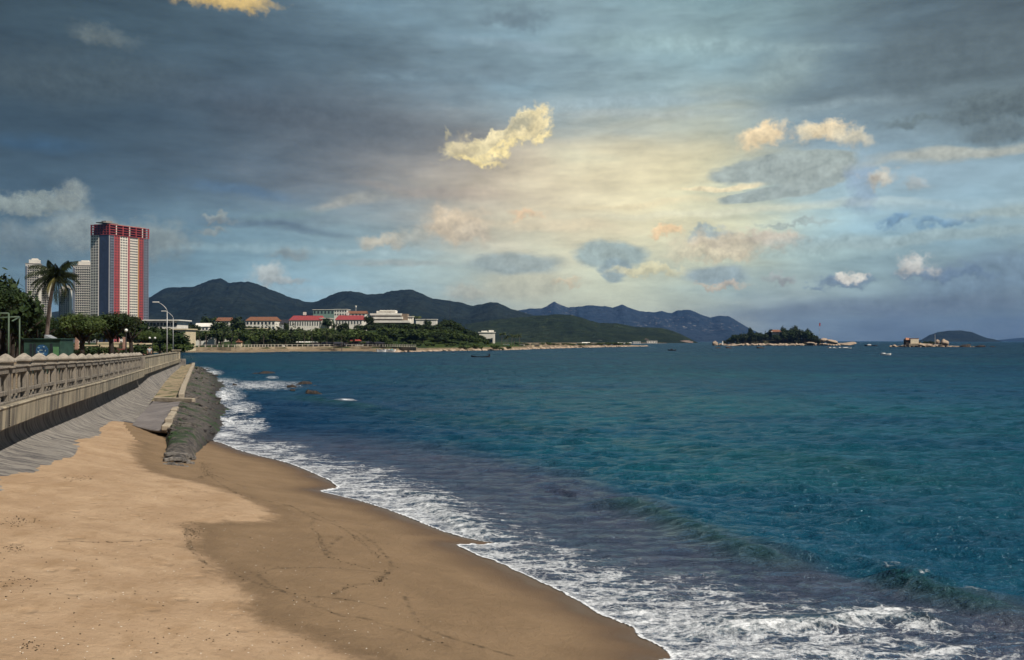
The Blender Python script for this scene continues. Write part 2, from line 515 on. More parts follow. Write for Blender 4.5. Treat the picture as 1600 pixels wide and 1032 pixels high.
# ---- numpy noise ------------------------------------------------------------
def hash2(ix, iy, seed=0):
    h = (ix.astype(np.int64) * 374761393 + iy.astype(np.int64) * 668265263 + seed * 982451653) & 0x7fffffff
    h = ((h ^ (h >> 13)) * 1274126177) & 0x7fffffff
    return ((h ^ (h >> 16)) & 0xffff) / 65535.0


def vnoise(x, y, seed=0):
    ix = np.floor(x); iy = np.floor(y)
    fx = x - ix; fy = y - iy
    fx = fx * fx * (3 - 2 * fx); fy = fy * fy * (3 - 2 * fy)
    a = hash2(ix, iy, seed); b = hash2(ix + 1, iy, seed); c = hash2(ix, iy + 1, seed); d = hash2(ix + 1, iy + 1, seed)
    return (a * (1 - fx) + b * fx) * (1 - fy) + (c * (1 - fx) + d * fx) * fy


def fbm(x, y, octs=4, seed=0, gain=0.5, ridged=False):
    s = 0; a = 1.0; t = 0
    for o in range(octs):
        n = vnoise(x * 2 ** o + 17.3 * o, y * 2 ** o - 9.1 * o, seed + o)
        if ridged: n = 1 - np.abs(2 * n - 1)
        s = s + a * n; t += a; a *= gain
    return s / t


def sst(x, a, b):
    t = np.clip((x - a) / (b - a), 0, 1)
    return t * t * (3 - 2 * t)


def seg_dist(px, py, poly):
    """distance to an open polyline, and the parameter side"""
    d = np.full(px.shape, 1e9)
    for (x0, y0), (x1, y1) in zip(poly[:-1], poly[1:]):
        ex, ey = x1 - x0, y1 - y0
        L = ex * ex + ey * ey + 1e-12
        t = np.clip(((px - x0) * ex + (py - y0) * ey) / L, 0, 1)
        d = np.minimum(d, np.hypot(px - x0 - t * ex, py - y0 - t * ey))
    return d


def in_poly(px, py, poly):
    c = np.zeros(px.shape, bool)
    n = len(poly)
    for i in range(n):
        x0, y0 = poly[i]; x1, y1 = poly[(i + 1) % n]
        if y0 == y1: continue
        k = ((y0 > py) != (y1 > py)) & (px < (x1 - x0) * (py - y0) / (y1 - y0) + x0)
        c ^= k
    return c


def smooth_poly(pts, n=6):
    out = []
    P = [Vector((p[0], p[1])) for p in pts]
    for i in range(len(P) - 1):
        p0 = P[max(i - 1, 0)]; p1 = P[i]; p2 = P[i + 1]; p3 = P[min(i + 2, len(P) - 1)]
        for k in range(n):
            t = k / n
            q = 0.5 * ((2 * p1) + (p2 - p0) * t + (2 * p0 - 5 * p1 + 4 * p2 - p3) * t * t + (3 * p1 - p0 - 3 * p2 + p3) * t ** 3)
            out.append((q.x, q.y))
    out.append((P[-1].x, P[-1].y))
    return out


def flat(name, col, rough=0.8, var=0.15, scale=3.0, bump=0.0, spec=0.3, metal=0.0, dirt=None, streak=False):
    """painted / plastered surface with mottling of its own and optional dirt"""
    m, t, b = newmat(name)
    p = t.obj()
    if streak: q = t.vm('MULTIPLY', p, (1.0, 1.0, 0.18))
    else: q = p
    n = t.noise(q, scale, 5.0, 0.6)
    c = tuple(col)
    lo = tuple(k * (1 - var) for k in c); hi = tuple(min(1, k * (1 + var)) for k in c)
    out = t.mix(t.sstep(n, 0.3, 0.7), (*lo, 1), (*hi, 1))
    if dirt:
        n2 = t.noise(q, scale * 0.6, 6.0, 0.65)
        out = t.mix(t.sstep(n2, 0.5, 0.72, 0.0, 0.8), out, (*dirt, 1))
    t.put(b.inputs['Base Color'], out)
    b.inputs['Roughness'].default_value = rough
    b.inputs['Specular IOR Level'].default_value = spec
    b.inputs['Metallic'].default_value = metal
    if bump: t.put(b.inputs['Normal'], t.bump(n, bump, 0.05))
    return m

# ================================================================== the sea wall line
LEDGE_Y = [4, 10, 23, 29, 43.5, 73.5, 127, 200]
LEDGE_Z = [3.05, 3.03, 2.99, 2.95, 2.73, 2.44, 2.23, 2.2]
LINE_Y = [-5, 73.5, 100, 127, 140]
LINE_X = [-.3133 * -5 - 5.05, -28.08, -35.9, -43.8, -48.2]
def ledge_z(y): return float(np.interp(y, LEDGE_Y, LEDGE_Z))
def line_x(y): return float(np.interp(y, LINE_Y, LINE_X))
def line_dir(y):
    a = line_x(y - 1.5); b = line_x(y + 1.5)
    v = Vector((b - a, 3.0, 0)); v.normalize(); return v
def wall_pt(y, w, z):
    """point at offset w seaward of the ledge edge"""
    d = line_dir(y); n = Vector((d.y, -d.x, 0))
    return Vector((line_x(y), y, 0)) + n * w + Vector((0, 0, z))
def prof_wall(y):
    N = [(-.50, .60), (-.55, .85), (-.50, 1.05), (-.34, 1.22), (0, 1.33), (.45, 1.42), (1.0, 1.58), (1.6, 2.0)]
    Fp = [(-.50, .58), (-.57, .85), (-.54, 1.12), (-.40, 1.40), (-.06, 1.68), (.45, 1.90), (1.15, 2.14), (2.2, 2.6)]
    t = float(sst(np.array(y), 22, 48))
    P = [(a[0] * (1 - t) + b[0] * t, a[1] * (1 - t) + b[1] * t) for a, b in zip(N, Fp)]
    return P

SPLIT = 73.5
# ------------------------------------------------------------------ sand
SH = [(4, 6.5), (10, 3.4), (13.9, 2.3), (15.3, 1.9), (17, 1.15), (19.4, 0.0), (21.8, -1.1), (25.6, -3.4), (29.5, -5.7), (34.3, -8.0), (38, -10.2), (44, -13.9), (50, -17.2), (60, -20)]
SHY = [a for a, b in SH]; SHX = [b for a, b in SH]
ZWY = [4, 10, 20, 22, 24, 26, 29, 32, 36, 43.7, 47, 52, 60]
ZWZ = [2.0, 1.8, 1.60, 1.59, 1.56, 1.51, 1.43, 1.31, 1.15, .91, .80, .5, .2]
def sand_z(x, y):
    xs = np.interp(y, SHY, SHX); xw = np.interp(y, LINE_Y, LINE_X) + 0.3
    r = (x - xw) / (xs - xw)
    zw = np.interp(y, ZWY, ZWZ)
    up = zw * (1 - np.clip(r, -0.2, 1)) ** 1.12
    dn = -(x - xs) * 0.13
    z = np.where(r < 1, up, dn)
    z = z + (fbm(x * 0.35, y * 0.25, 3, 3) - 0.5) * 0.16 * np.clip((1 - r) * 3, 0, 1) * np.clip(r * 5, 0.1, 1)
    z = z + (fbm(x * 2.2, y * 2.2, 4, 9) - 0.5) * 0.035 * np.clip((1 - r) * 3, 0, 1)
    # heap of dry sand against the wall by the ramp
    z = z + 0.04 * np.exp(-(((x + 15.0) / 0.8) ** 2 + ((y - 38.6) / 2.2) ** 2))
    z = z + 0.10 * np.exp(-(((x + 13.3) / 1.6) ** 2 + ((y - 33) / 3) ** 2))
    return np.maximum(z, -1.2)

def zc_pt(u, v):
    """pixel of the photograph -> point on the sand"""
    z = 0.8
    for _ in range(12):
        p = PZ(u, v, z)
        z = 0.5 * z + 0.5 * float(sand_z(np.array(p.x), np.array(p.y)))
    return p

def sand_line(pix, n=5):
    return smooth_poly([tuple(zc_pt(u, v)[:2]) for u, v in pix], n)

SHORE_PX = [(326, 688), (345, 692), (372, 703), (404, 712), (445, 722), (480, 735), (505, 746), (520, 754), (526, 762), (505, 766), (500, 769), (540, 777), (575, 786), (625, 803),
            (690, 829), (735, 842), (772, 848), (745, 849), (716, 852), (722, 858), (745, 868), (775, 878), (800, 889), (850, 912), (880, 926), (900, 937), (925, 953), (950, 964), (990, 980),
            (993, 988), (1003, 996), (1020, 1003), (1042, 1017), (1046, 1024), (1030, 1032), (1022, 1045), (1040, 1090), (1120, 1200), (1300, 1420)]
shore = [tuple(PZ(u, v, 0.02)[:2]) for u, v in SHORE_PX]
shore = smooth_poly(shore, 5)
WATER_POLY = [(-60, 46), (-19, 46.5), (-15.4, 46)] + shore + [(6.5, 3), (60, -30), (9000, -30), (9000, 60000), (-9000, 60000), (-9000, 46)]
shore_line = [(-15.4, 46)] + shore

def fit_shore(gx, gy, z):
    inw_ = in_poly(gx, gy, WATER_POLY); d = seg_dist(gx, gy, shore_line)
    zl = 0.012 + 0.10 * d
    k = np.exp(-(d / 1.2) ** 2)
    z = np.where(~inw_ & (gy < 46), np.maximum(z, zl * np.clip(k * 1.6, 0, 1) + z * (1 - np.clip(k * 1.6, 0, 1))), z)
    z = np.where(inw_ & (gy < 46), np.minimum(z, 0.012 - 0.02 * d + 0.25 * np.clip(z, 0, 1)), z)
    return z

# fan-shaped grid, finer close by
ys = [6.0]
while ys[-1] < 62: ys.append(ys[-1] * 1.0042)
ys = np.array(ys)
tt = np.linspace(-0.78, 0.62, 440)
gy = np.repeat(ys[:, None], len(tt), 1)
gx = tt[None, :] * (ys[:, None] + 4.0)
xw_ = np.interp(gy, LINE_Y, LINE_X)
keep = (gx > xw_ - 0.9) & (gx < np.interp(gy, SHY, SHX) + 5.0)
gz = sand_z(gx, gy)
gz = fit_shore(gx, gy, gz)
damp_line = sand_line([(214, 690), (205, 705), (215, 725), (247, 742), (319, 757), (375, 775), (420, 800), (412, 814), (350, 815), (290, 819), (300, 840), (296, 858), (337, 892), (375, 929), (395, 955), (412, 971), (487, 1004), (562, 1032), (700, 1080), (900, 1200)])
damp_poly = damp_line + [(9, 6), (40, 6), (40, 60), (-16, 60), (-18.6, 46)]
sgn = np.where(in_poly(gx, gy, damp_poly), 1.0, -1.0)
damp = np.clip(sgn * seg_dist(gx, gy, damp_line), -3, 8)
sgw = np.where(in_poly(gx, gy, WATER_POLY), 1.0, -1.0)
wsd = np.clip(sgw * seg_dist(gx, gy, shore_line), -8, 4)
LINES_PX = [
    [(315, 721), (322, 736), (338, 751), (375, 773), (450, 790), (491, 810), (532, 824), (562, 845), (596, 875)],
    [(491, 810), (487, 823), (499, 838), (510, 868), (540, 879), (581, 890)],
    [(600, 894), (525, 888), (442, 888), (405, 896), (420, 912), (458, 928), (525, 935), (600, 950)],
    [(289, 821), (300, 860), (330, 886), (364, 896), (412, 916), (450, 928), (520, 958), (560, 965), (600, 976), (700, 1010)],
    [(94, 847), (180, 847), (255, 843)],
    [(600, 894), (592, 909), (559, 914), (529, 924), (522, 932)],
    [(633, 932), (640, 950), (654, 973), (685, 990), (739, 1007), (800, 1025)],
    [(486, 800), (520, 815), (565, 835), (600, 865), (612, 888), (596, 905)],
    [(311, 748), (330, 742), (372, 757), (404, 765)],
    [(528, 870), (512, 860), (518, 850), (535, 838)],
]
lines = [sand_line(p, 4) for p in LINES_PX]
ld = np.full(gx.shape, 9.0)
for L_ in lines: ld = np.minimum(ld, seg_dist(gx, gy, L_))
idx = -np.ones(gx.size, dtype=np.int64)
fc = grid_faces(*gx.shape, keep=keep)
used = np.unique(fc); idx[used] = np.arange(len(used)); fc = idx[fc]
sv = np.stack([gx.ravel(), gy.ravel(), gz.ravel()], -1)[used]

m, t, b = newmat("beach_sand")
p = t.pos()
dampa = t.attr('damp'); wsda = t.attr('wsd'); lda = t.attr('wrack')
n1 = t.noise(p, 0.9, 6, 0.6); n2 = t.noise(p, 7.0, 6, 0.65); n3 = t.noise(p, 90.0, 3, 0.7); n4 = t.noise(t.vm('MULTIPLY', p, (1.0, 0.45, 1.0)), 2.4, 7, 0.62)
dry = t.mix(t.sstep(n1, 0.35, 0.68), (0.385, 0.262, 0.162, 1), (0.475, 0.336, 0.216, 1))
dry = t.mix(t.sstep(n4, 0.48, 0.72, 0, 0.55), dry, (0.30, 0.19, 0.10, 1))
dry = t.mix(t.sstep(n3, 0.52, 0.75, 0, 0.55), dry, (0.24, 0.16, 0.09, 1))
dry = t.mix(t.sstep(n3, 0.28, 0.42, 0.35, 0.0), dry, (0.62, 0.50, 0.36, 1))
dry = t.mix(t.sstep(n2, 0.50, 0.72, 0, 0.45), dry, (0.27, 0.18, 0.105, 1))
wet1 = t.mix(t.sstep(n1, 0.3, 0.7), (0.205, 0.138, 0.080, 1), (0.258, 0.176, 0.104, 1))
wet1 = t.mix(t.sstep(n3, 0.5, 0.8, 0, 0.4), wet1, (0.15, 0.10, 0.06, 1))
wet2 = (0.120, 0.078, 0.048, 1)
dn_ = t.m('ADD', dampa, t.m('MULTIPLY', t.m('SUBTRACT', t.noise(p, 1.6, 6, 0.7), 0.5), 1.5))
c1 = t.mix(t.sstep(dn_, -0.28, 0.38), dry, wet1)
c1 = t.mix(t.sstep(t.m('ABSOLUTE', t.m('SUBTRACT', dn_, 0.28)), 0.0, 0.55, 0.40, 0.0), c1, (0.135, 0.088, 0.05, 1))
wn = t.m('ADD', wsda, t.m('MULTIPLY', t.m('SUBTRACT', t.noise(p, 0.7, 4, 0.5), 0.5), 1.1))
wf = t.sstep(wn, -1.5, -0.15)
c2 = t.mix(wf, c1, wet2)
lf = t.m('MULTIPLY', t.sstep(t.m('ADD', lda, t.m('MULTIPLY', t.m('SUBTRACT', n2, 0.5), 0.10)), 0.0, 0.07, 1.0, 0.0), t.sstep(t.noise(p, 5.0, 4, 0.7), 0.42, 0.62, 0.10, 0.75))
c2 = t.mix(lf, c2, (0.06, 0.042, 0.025, 1))
t.put(b.inputs['Base Color'], c2)
t.put(b.inputs['Roughness'], t.m('SUBTRACT', 0.95, t.m('MULTIPLY', t.sstep(wn, -0.9, 0.0), 0.62)))
b.inputs['Specular IOR Level'].default_value = 0.3
hh = t.m('ADD', t.m('MULTIPLY', n2, t.m('SUBTRACT', 1.0, t.m('MULTIPLY', wf, 0.9))), t.m('MULTIPLY', n3, 0.16))
foot = t.sstep(t.voro(t.vm('MULTIPLY', p, (1.0, 0.8, 1.0)), 1.7), 0.05, 0.22, 0.0, 0.8)
hh = t.m('ADD', hh, t.m('MULTIPLY', foot, t.sstep(dampa, -0.4, 0.1, 1.0, 0.0)))
t.put(b.inputs['Normal'], t.bump(hh, 0.9, 0.05))
SAND_MAT = m
sand_me = np_mesh("sand", sv, fc, m, True, {'damp': damp.ravel()[used], 'wsd': wsd.ravel()[used], 'wrack': ld.ravel()[used]})
sand = link(sand_me, "sand", None)
tag(sand, "ochre sand beach, dry and pale by the wall, damp and brown towards the surf", None, kind='structure')

# ------------------------------------------------------------------ sea
ys = [6.0]
while ys[-1] < 420: ys.append(ys[-1] * (1.0040 if ys[-1] < 60 else 1.0050))
while ys[-1] < 14000: ys.append(ys[-1] * 1.07)
ys = np.array(ys)
tt = np.linspace(-0.80, 0.84, 480)
gy = np.repeat(ys[:, None], len(tt), 1)
gx = tt[None, :] * (ys[:, None] + 5.0)
inw = in_poly(gx, gy, WATER_POLY)
d_ = seg_dist(gx, gy, shore_line)
wsd = np.where(inw, d_, -d_)
keep = wsd > -0.35
spc = gy * 0.0042 + 0.01
# wind waves: many small trains, wavelengths 0.35-14 m
h = np.zeros_like(gx); hx = np.zeros_like(gx); hy = np.zeros_like(gx)
near = gy < 420
wr = np.random.default_rng(11)
shallow = sst(wsd, 0.8, 9.0)
# trains travel towards the shore normal, broadly from the right-back
for k in range(74):
    lam = 0.34 * (15.0 / 0.34) ** (k / 73.0)
    th = math.radians(wr.normal(252, 30))
    kx, ky = math.cos(th) * 2 * math.pi / lam, math.sin(th) * 2 * math.pi / lam
    amp = 0.0078 * lam ** 0.42 * wr.uniform(0.6, 1.3) * (1.7 if lam < 1.3 else (1.3 if lam < 2.5 else 0.6))
    ph = wr.uniform(0, 6.28)
    fade = np.clip((lam / spc - 2.2) / 3.0, 0, 1)
    a = amp * fade * (0.10 + 0.90 * shallow) * near
    grp = 0.65 + 0.7 * vnoise(gx / (lam * 5) + k, gy / (lam * 5), k)
    q = kx * gx + ky * gy + ph + 1.8 * (vnoise(gx / (lam * 3), gy / (lam * 3), k + 50) - 0.5)
    h += a * grp * np.cos(q)
    hx -= a * grp * 0.8 * math.cos(th) * np.sin(q)
    hy -= a * grp * 0.8 * math.sin(th) * np.sin(q)
# breakers: (pixel line of the crest, height, back width, front width)
def crest(pix): return smooth_poly([tuple(PZ(u, v, 0.15)[:2]) for u, v in pix], 4)
BREAK = [
    ([(930, 772), (985, 783), (1040, 800), (1100, 826), (1150, 846), (1200, 862), (1250, 874), (1310, 886)], 0.20, 1.7, 0.55, 0.0),
    ([(1330, 882), (1380, 893), (1430, 912), (1480, 930), (1540, 942), (1620, 955), (1700, 970)], 0.26, 1.3, 0.42, 0.0),
    ([(1040, 985), (1120, 975), (1200, 966), (1290, 962), (1360, 953), (1420, 958), (1500, 972), (1560, 980)], 0.12, 1.0, 0.22, 0.9),
    ([(640, 770), (670, 786), (705, 806), (740, 828), (774, 842)], 0.10, 0.8, 0.18, 0.8),
    ([(560, 762), (620, 764), (680, 770), (740, 776)], 0.07, 0.8, 0.3, 0.5),
    ([(1000, 690), (1150, 700), (1300, 716), (1420, 735)], 0.10, 2.5, 1.4, 0.0),
    ([(620, 640), (750, 652), (900, 668)], 0.10, 3.5, 2.0, 0.0),
    ([(480, 618), (525, 627), (556, 630), (600, 637)], 0.16, 2.0, 1.2, 0.0),
]
foam = np.zeros_like(gx)
green = np.zeros_like(gx)
for pix, hh_, wb, wf_, fo in BREAK:
    L_ = crest(pix)
    d = seg_dist(gx, gy, L_)
    # side: towards the shore is the front
    rev = 'front' 
    ax, ay = L_[0]; bx, by = L_[-1]
    # signed side from nearest segment direction
    sg_ = np.zeros_like(gx); best = np.full(gx.shape, 1e9)
    for (x0, y0), (x1, y1) in zip(L_[:-1], L_[1:]):
        ex, ey = x1 - x0, y1 - y0
        t_ = np.clip(((gx - x0) * ex + (gy - y0) * ey) / (ex * ex + ey * ey + 1e-9), 0, 1)
        dd = np.hypot(gx - x0 - t_ * ex, gy - y0 - t_ * ey)
        cr = ex * (gy - y0) - ey * (gx - x0)
        k = dd < best
        best = np.where(k, dd, best); sg_ = np.where(k, np.sign(cr), sg_)
    # lines are traced left to right, so the far side (back of the wave) is +
    wdt = np.where(sg_ > 0, wb, wf_)
    t_ends = np.minimum(np.hypot(gx - ax, gy - ay), np.hypot(gx - bx, gy - by))
    fadee = sst(t_ends, 0.0, 1.6)
    irr = 0.8 + 0.4 * vnoise(gx * 0.3, gy * 0.2, 77)
    bumpv = hh_ * irr * fadee * np.exp(-(best / wdt) ** 2)
    h += bumpv
    if fo > 0:
        foam = np.maximum(foam, fo * fadee * np.exp(-(best / np.where(sg_ > 0, 0.12, 0.45)) ** 2))
    green = np.maximum(green, fadee * np.where(sg_ > 0, 0.5, 1.0) * np.exp(-(best / np.where(sg_ > 0, 0.5, wf_ * 1.3)) ** 2) * min(1.0, hh_ * 6))
# foam cover, traced as soft patches on the water (photo px centre, half sizes, cover)
def pix_uv(x, y, z=0.0):
    return 800 + x / y * F, 533 + (EYE - z) / y * F
pu, pv = pix_uv(gx, gy)
band_top = np.interp(pu, [300, 330, 380, 430, 480, 560, 620, 680, 720, 780, 850, 950, 1050, 1150, 1300, 1450, 1600, 1800],
                     [690, 660, 670, 694, 700, 712, 728, 744, 762, 776, 812, 856, 872, 888, 930, 950, 968, 985])
band_dense = np.interp(pu, [300, 400, 500, 560, 650, 740, 800, 900, 960, 1040, 1150, 1250, 1350, 1450, 1600, 1800],
                       [680, 705, 738, 752, 780, 850, 905, 925, 945, 968, 1005, 1035, 1060, 1080, 1110, 1140])
sp = sst(pv, band_top - 6, band_dense + 6)
cover = np.where(pv > band_top - 8, 0.13 + 0.62 * sp ** 1.7, 0.0) * sst(pv, band_top - 10, band_top + 16)
PATCH = [(350, 621, 26, 15, .95), (375, 638, 26, 10, .85), (345, 597, 26, 6, .75), (400, 603, 60, 6, .75), (425, 599, 30, 4, .6), (332, 583, 14, 4, .9), (318, 577, 12, 3, .95),
         (352, 660, 30, 12, .85), (385, 668, 30, 9, .85), (350, 680, 30, 8, .95), (330, 655, 20, 7, .7), (400, 662, 16, 5, .8), (455, 600, 26, 4, .45), (540, 628, 14, 3, .95), (426, 590, 8, 2, .8),
         (1130, 985, 120, 16, .72), (1090, 990, 70, 12, .85), (1010, 935, 60, 20, .62), (940, 900, 60, 20, .55), (880, 880, 60, 14, .5), (1180, 968, 90, 8, .8), (1400, 962, 40, 6, .9), (1300, 1000, 180, 14, .6),
         (1460, 1025, 120, 12, .55), (690, 785, 40, 8, .6), (600, 768, 60, 8, .85), (560, 770, 50, 10, .8), (650, 800, 60, 10, .8), (1400, 893, 30, 3, .27), (1440, 910, 26, 4, .32), (1446, 922, 16, 5, .3), (1530, 940, 26, 8, .5),
         (1100, 925, 60, 12, .55), (450, 715, 60, 9, .7), (560, 735, 70, 9, .6), (420, 700, 50, 9, .8)]
for u, v, ru, rv, c in PATCH:
    cover = np.maximum(cover, c * np.exp(-(((pu - u) / ru) ** 2 + ((pv - v) / rv) ** 2)))
edge = np.exp(-np.clip(wsd, 0, 9) / 0.16) * 0.95
cover = np.where(gy < 50, np.maximum(cover, edge), cover)
foam = np.maximum(foam, cover)
foam = np.where(gy > 200, 0, foam)
h += foam * 0.05 * (fbm(gx * 3, gy * 3, 3, 21) - 0.3) * (gy < 120)
h += 0.30 * np.exp(-(((pu - 350) / 22) ** 2 + ((pv - 620) / 9) ** 2)) * (gy > 50) * (gy < 110) * fbm(gx * 2, gy * 2, 3, 5)
sz = fit_shore(gx, gy, sand_z(gx, gy))
film = sz + 0.012
land = (gy < 47) & (gx < np.interp(gy, SHY, SHX) + 6)
z_w = h * sst(wsd, 0.0, 1.2) + 0.0
zz = np.where(land, np.maximum(z_w, film), h)
zz = np.where(land & (wsd < 0.25), np.maximum(film, z_w * sst(wsd, 0.0, 0.6)), zz)
depth = np.interp(pv, [540, 600, 2000], [1, 1, 1]) * 1.0
# turbid shallows: purple-grey water churned with sand inside the breaker line
thin_top = np.interp(pu, [300, 400, 520, 620, 760, 900, 1000, 1100, 1200, 1300, 1380, 1480, 1600, 1800], [640, 688, 690, 700, 722, 752, 792, 836, 868, 896, 918, 944, 960, 980])
thin = sst(pv, thin_top - 14 - 12 * (gy > 25), thin_top + 10)
thin = np.where(gy > 60, 0, thin)
fc = grid_faces(*gx.shape, keep=keep)
idx = -np.ones(gx.size, dtype=np.int64)
used = np.unique(fc); idx[used] = np.arange(len(used)); fc = idx[fc]
sv = np.stack([(gx + hx * 0.5).ravel(), (gy + hy * 0.5).ravel(), zz.ravel()], -1)[used]

m, t, b = newmat("sea_water")
p = t.pos()
fa = t.attr('foam'); th_ = t.attr('thin'); sda = t.attr('wsd'); gr = t.attr('green')
px_, py_, pz_ = t.sep(p)
big = t.noise(t.vm('MULTIPLY', p, (0.010, 0.022, 0)), 1.0, 4, 0.55)
rip2_ = t.noise(t.vm('MULTIPLY', p, (0.35, 0.85, 1)), 0.9, 6, 0.65)
rip3_ = t.noise(t.vm('MULTIPLY', p, (0.60, 0.16, 0)), 1.0, 5, 0.65)
rip4_ = t.noise(t.vm('MULTIPLY', p, (0.16, 0.030, 0)), 1.0, 5, 0.65)
big2 = t.noise(t.vm('MULTIPLY', p, (0.05, 0.10, 0)), 1.0, 4, 0.55)
deep = t.mix(t.sstep(big, 0.38, 0.62), (0.006, 0.060, 0.112, 1), (0.010, 0.088, 0.112, 1))
deep = t.mix(t.sstep(big2, 0.45, 0.7, 0, 0.5), deep, (0.004, 0.038, 0.095, 1))
# nearer the rocks and the wall the bed is dark and the water bluer
nearrock = t.m('MULTIPLY', t.sstep(px_, 6.0, -14.0), t.sstep(py_, 140.0, 60.0))
deep = t.mix(t.m('MULTIPLY', nearrock, 0.8), deep, (0.004, 0.022, 0.070, 1))
ripple_shade = t.m('ADD', t.m('MULTIPLY', t.sstep(rip2_, 0.35, 0.68), t.lrange(py_, 10, 60, 0.3, 0.5)), t.m('ADD', t.m('MULTIPLY', t.sstep(rip3_, 0.36, 0.64), t.lrange(py_, 40, 160, 0.0, 0.5)), t.m('MULTIPLY', t.sstep(rip4_, 0.36, 0.64), t.lrange(py_, 150, 500, 0.0, 0.5))))
deep = t.mix(t.m('MULTIPLY', ripple_shade, 0.85, clamp=True), deep, (0.002, 0.015, 0.038, 1))  # dark sides of the ripples painted into the water colour
turb = t.mix(t.sstep(t.noise(p, 0.8, 5, 0.6), 0.3, 0.7), (0.040, 0.054, 0.090, 1), (0.064, 0.070, 0.104, 1))
body = t.mix(th_, deep, turb)
body = t.mix(t.m('MULTIPLY', gr, 0.75, clamp=True), body, (0.012, 0.058, 0.052, 1))
# foam: lace of cell walls breaking up + churned patches
wv = t.vm('ADD', p, t.vm('SCALE', t.vm('SUBTRACT', t.noise(p, 1.3, 4, 0.6, color=True), (0.5, 0.5, 0.5)), scale=0.9))
wv = t.vm('MULTIPLY', wv, (0.55, 0.60, 0.0))
e1 = t.voro(wv, 1.7, 'DISTANCE_TO_EDGE')
wv2 = t.vm('ADD', t.vm('MULTIPLY', p, (0.9, 0.6, 0)), t.vm('SCALE', t.noise(p, 4.0, 4, 0.65, color=True), scale=0.30))
e2 = t.voro(wv2, 5.2, 'DISTANCE_TO_EDGE')
nf = t.noise(t.vm('MULTIPLY', p, (0.8, 1.3, 1)), 1.5, 7, 0.68)
nff = t.noise(p, 8.0, 5, 0.7)
fcv = t.m('ADD', fa, t.m('MULTIPLY', t.m('SUBTRACT', nf, 0.5), t.m('MULTIPLY', 1.5, t.sstep(fa, 0.03, 0.3))))
st_ = t.noise(t.vm('MULTIPLY', wv, (0.8, 1.25, 1.0)), 1.9, 6, 0.60)
lace1 = t.m('MAXIMUM', t.m('MULTIPLY', t.sstep(t.m('SUBTRACT', e1, t.m('MULTIPLY', fcv, 0.07)), -0.05, 0.015, 1.0, 0.0), 0.8), t.sstep(t.m('SUBTRACT', t.m('ABSOLUTE', t.m('SUBTRACT', st_, 0.5)), t.m('MULTIPLY', fcv, 0.070)), -0.02, 0.012, 1.0, 0.0))
lace2 = t.sstep(t.m('SUBTRACT', e2, t.m('MULTIPLY', fcv, 0.17)), -0.10, 0.01, 1.0, 0.0)
solid = t.sstep(t.m('ADD', fcv, t.m('MULTIPLY', t.m('SUBTRACT', nff, 0.5), 0.6)), 0.68, 1.0)
lace = t.m('MULTIPLY', t.m('MAXIMUM', t.m('MULTIPLY', lace1, 0.75), t.m('MULTIPLY', lace2, 0.45)), t.sstep(fcv, 0.07, 0.28))
lace = t.m('MULTIPLY', lace, t.sstep(nff, 0.30, 0.56, 0.25, 1.0))
edge_n = t.m('ADD', sda, t.m('MULTIPLY', t.m('SUBTRACT', t.noise(p, 2.2, 6, 0.62), 0.5), 0.36))
rim = t.m('MULTIPLY', t.sstep(edge_n, 0.0, 0.02), t.sstep(edge_n, 0.05, 0.13, 1.0, 0.0))
rim = t.m('MULTIPLY', rim, t.sstep(py_, 47.0, 45.0))
fm = t.m('MAXIMUM', t.m('MAXIMUM', solid, lace), t.m('MULTIPLY', rim, 0.95), clamp=True)
col = t.mix(fm, body, (0.86, 0.89, 0.93, 1))
t.put(b.inputs['Base Color'], col)
t.put(b.inputs['Roughness'], t.m('ADD', t.m('MULTIPLY', fm, 0.75), t.lrange(py_, 20, 400, 0.10, 0.26)))
b.inputs['IOR'].default_value = 1.333
t.put(b.inputs['Specular IOR Level'], t.m('SUBTRACT', 0.19, t.m('MULTIPLY', fm, 0.12)))
b.inputs['Specular Tint'].default_value = (0.55, 0.80, 1.0, 1)
rip1 = t.noise(t.vm('MULTIPLY', p, (0.75, 1.25, 1)), 3.2, 5, 0.62)
rip2 = t.noise(t.vm('MULTIPLY', p, (0.35, 0.85, 1)), 0.62, 6, 0.62)
rip3 = t.noise(t.vm('MULTIPLY', p, (0.60, 0.16, 0)), 1.0, 5, 0.65)
rip4 = t.noise(t.vm('MULTIPLY', p, (0.16, 0.030, 0)), 1.0, 5, 0.65)
hgt = t.m('ADD', t.m('ADD', t.m('MULTIPLY', rip1, t.lrange(py_, 15, 130, 0.22, 0.12)), t.m('MULTIPLY', rip2, t.lrange(py_, 20, 160, 0.34, 1.8))), t.m('ADD', t.m('MULTIPLY', rip3, t.lrange(py_, 50, 300, 0.2, 4.0)), t.m('MULTIPLY', rip4, t.lrange(py_, 150, 900, 0.0, 16.0))))
hgt = t.m('ADD', hgt, t.m('MULTIPLY', fm, 0.02))
t.put(b.inputs['Normal'], t.bump(hgt, 1.0, 1.0))
tr = t.node('ShaderNodeBsdfTransparent')
mx = t.node('ShaderNodeMixShader')
alpha = t.m('MAXIMUM', t.sstep(edge_n, -0.01, 0.015), t.sstep(py_, 45.0, 47.0))
t.put(mx.inputs[0], alpha)
t.l.new(tr.outputs[0], mx.inputs[1])
b.inputs['Specular IOR Level'].default_value = 0.0
for lk in list(b.inputs['Specular IOR Level'].links): t.l.remove(lk)
gl = t.node('ShaderNodeBsdfGlossy'); gl.inputs['Color'].default_value = (0.52, 0.77, 1.0, 1)
nrm_ = b.inputs['Normal'].links[0].from_socket
t.put(gl.inputs['Roughness'], t.lrange(py_, 20, 400, 0.10, 0.30)); t.put(gl.inputs['Normal'], nrm_)
fr = t.node('ShaderNodeFresnel'); fr.inputs['IOR'].default_value = 1.33; t.put(fr.inputs['Normal'], nrm_)
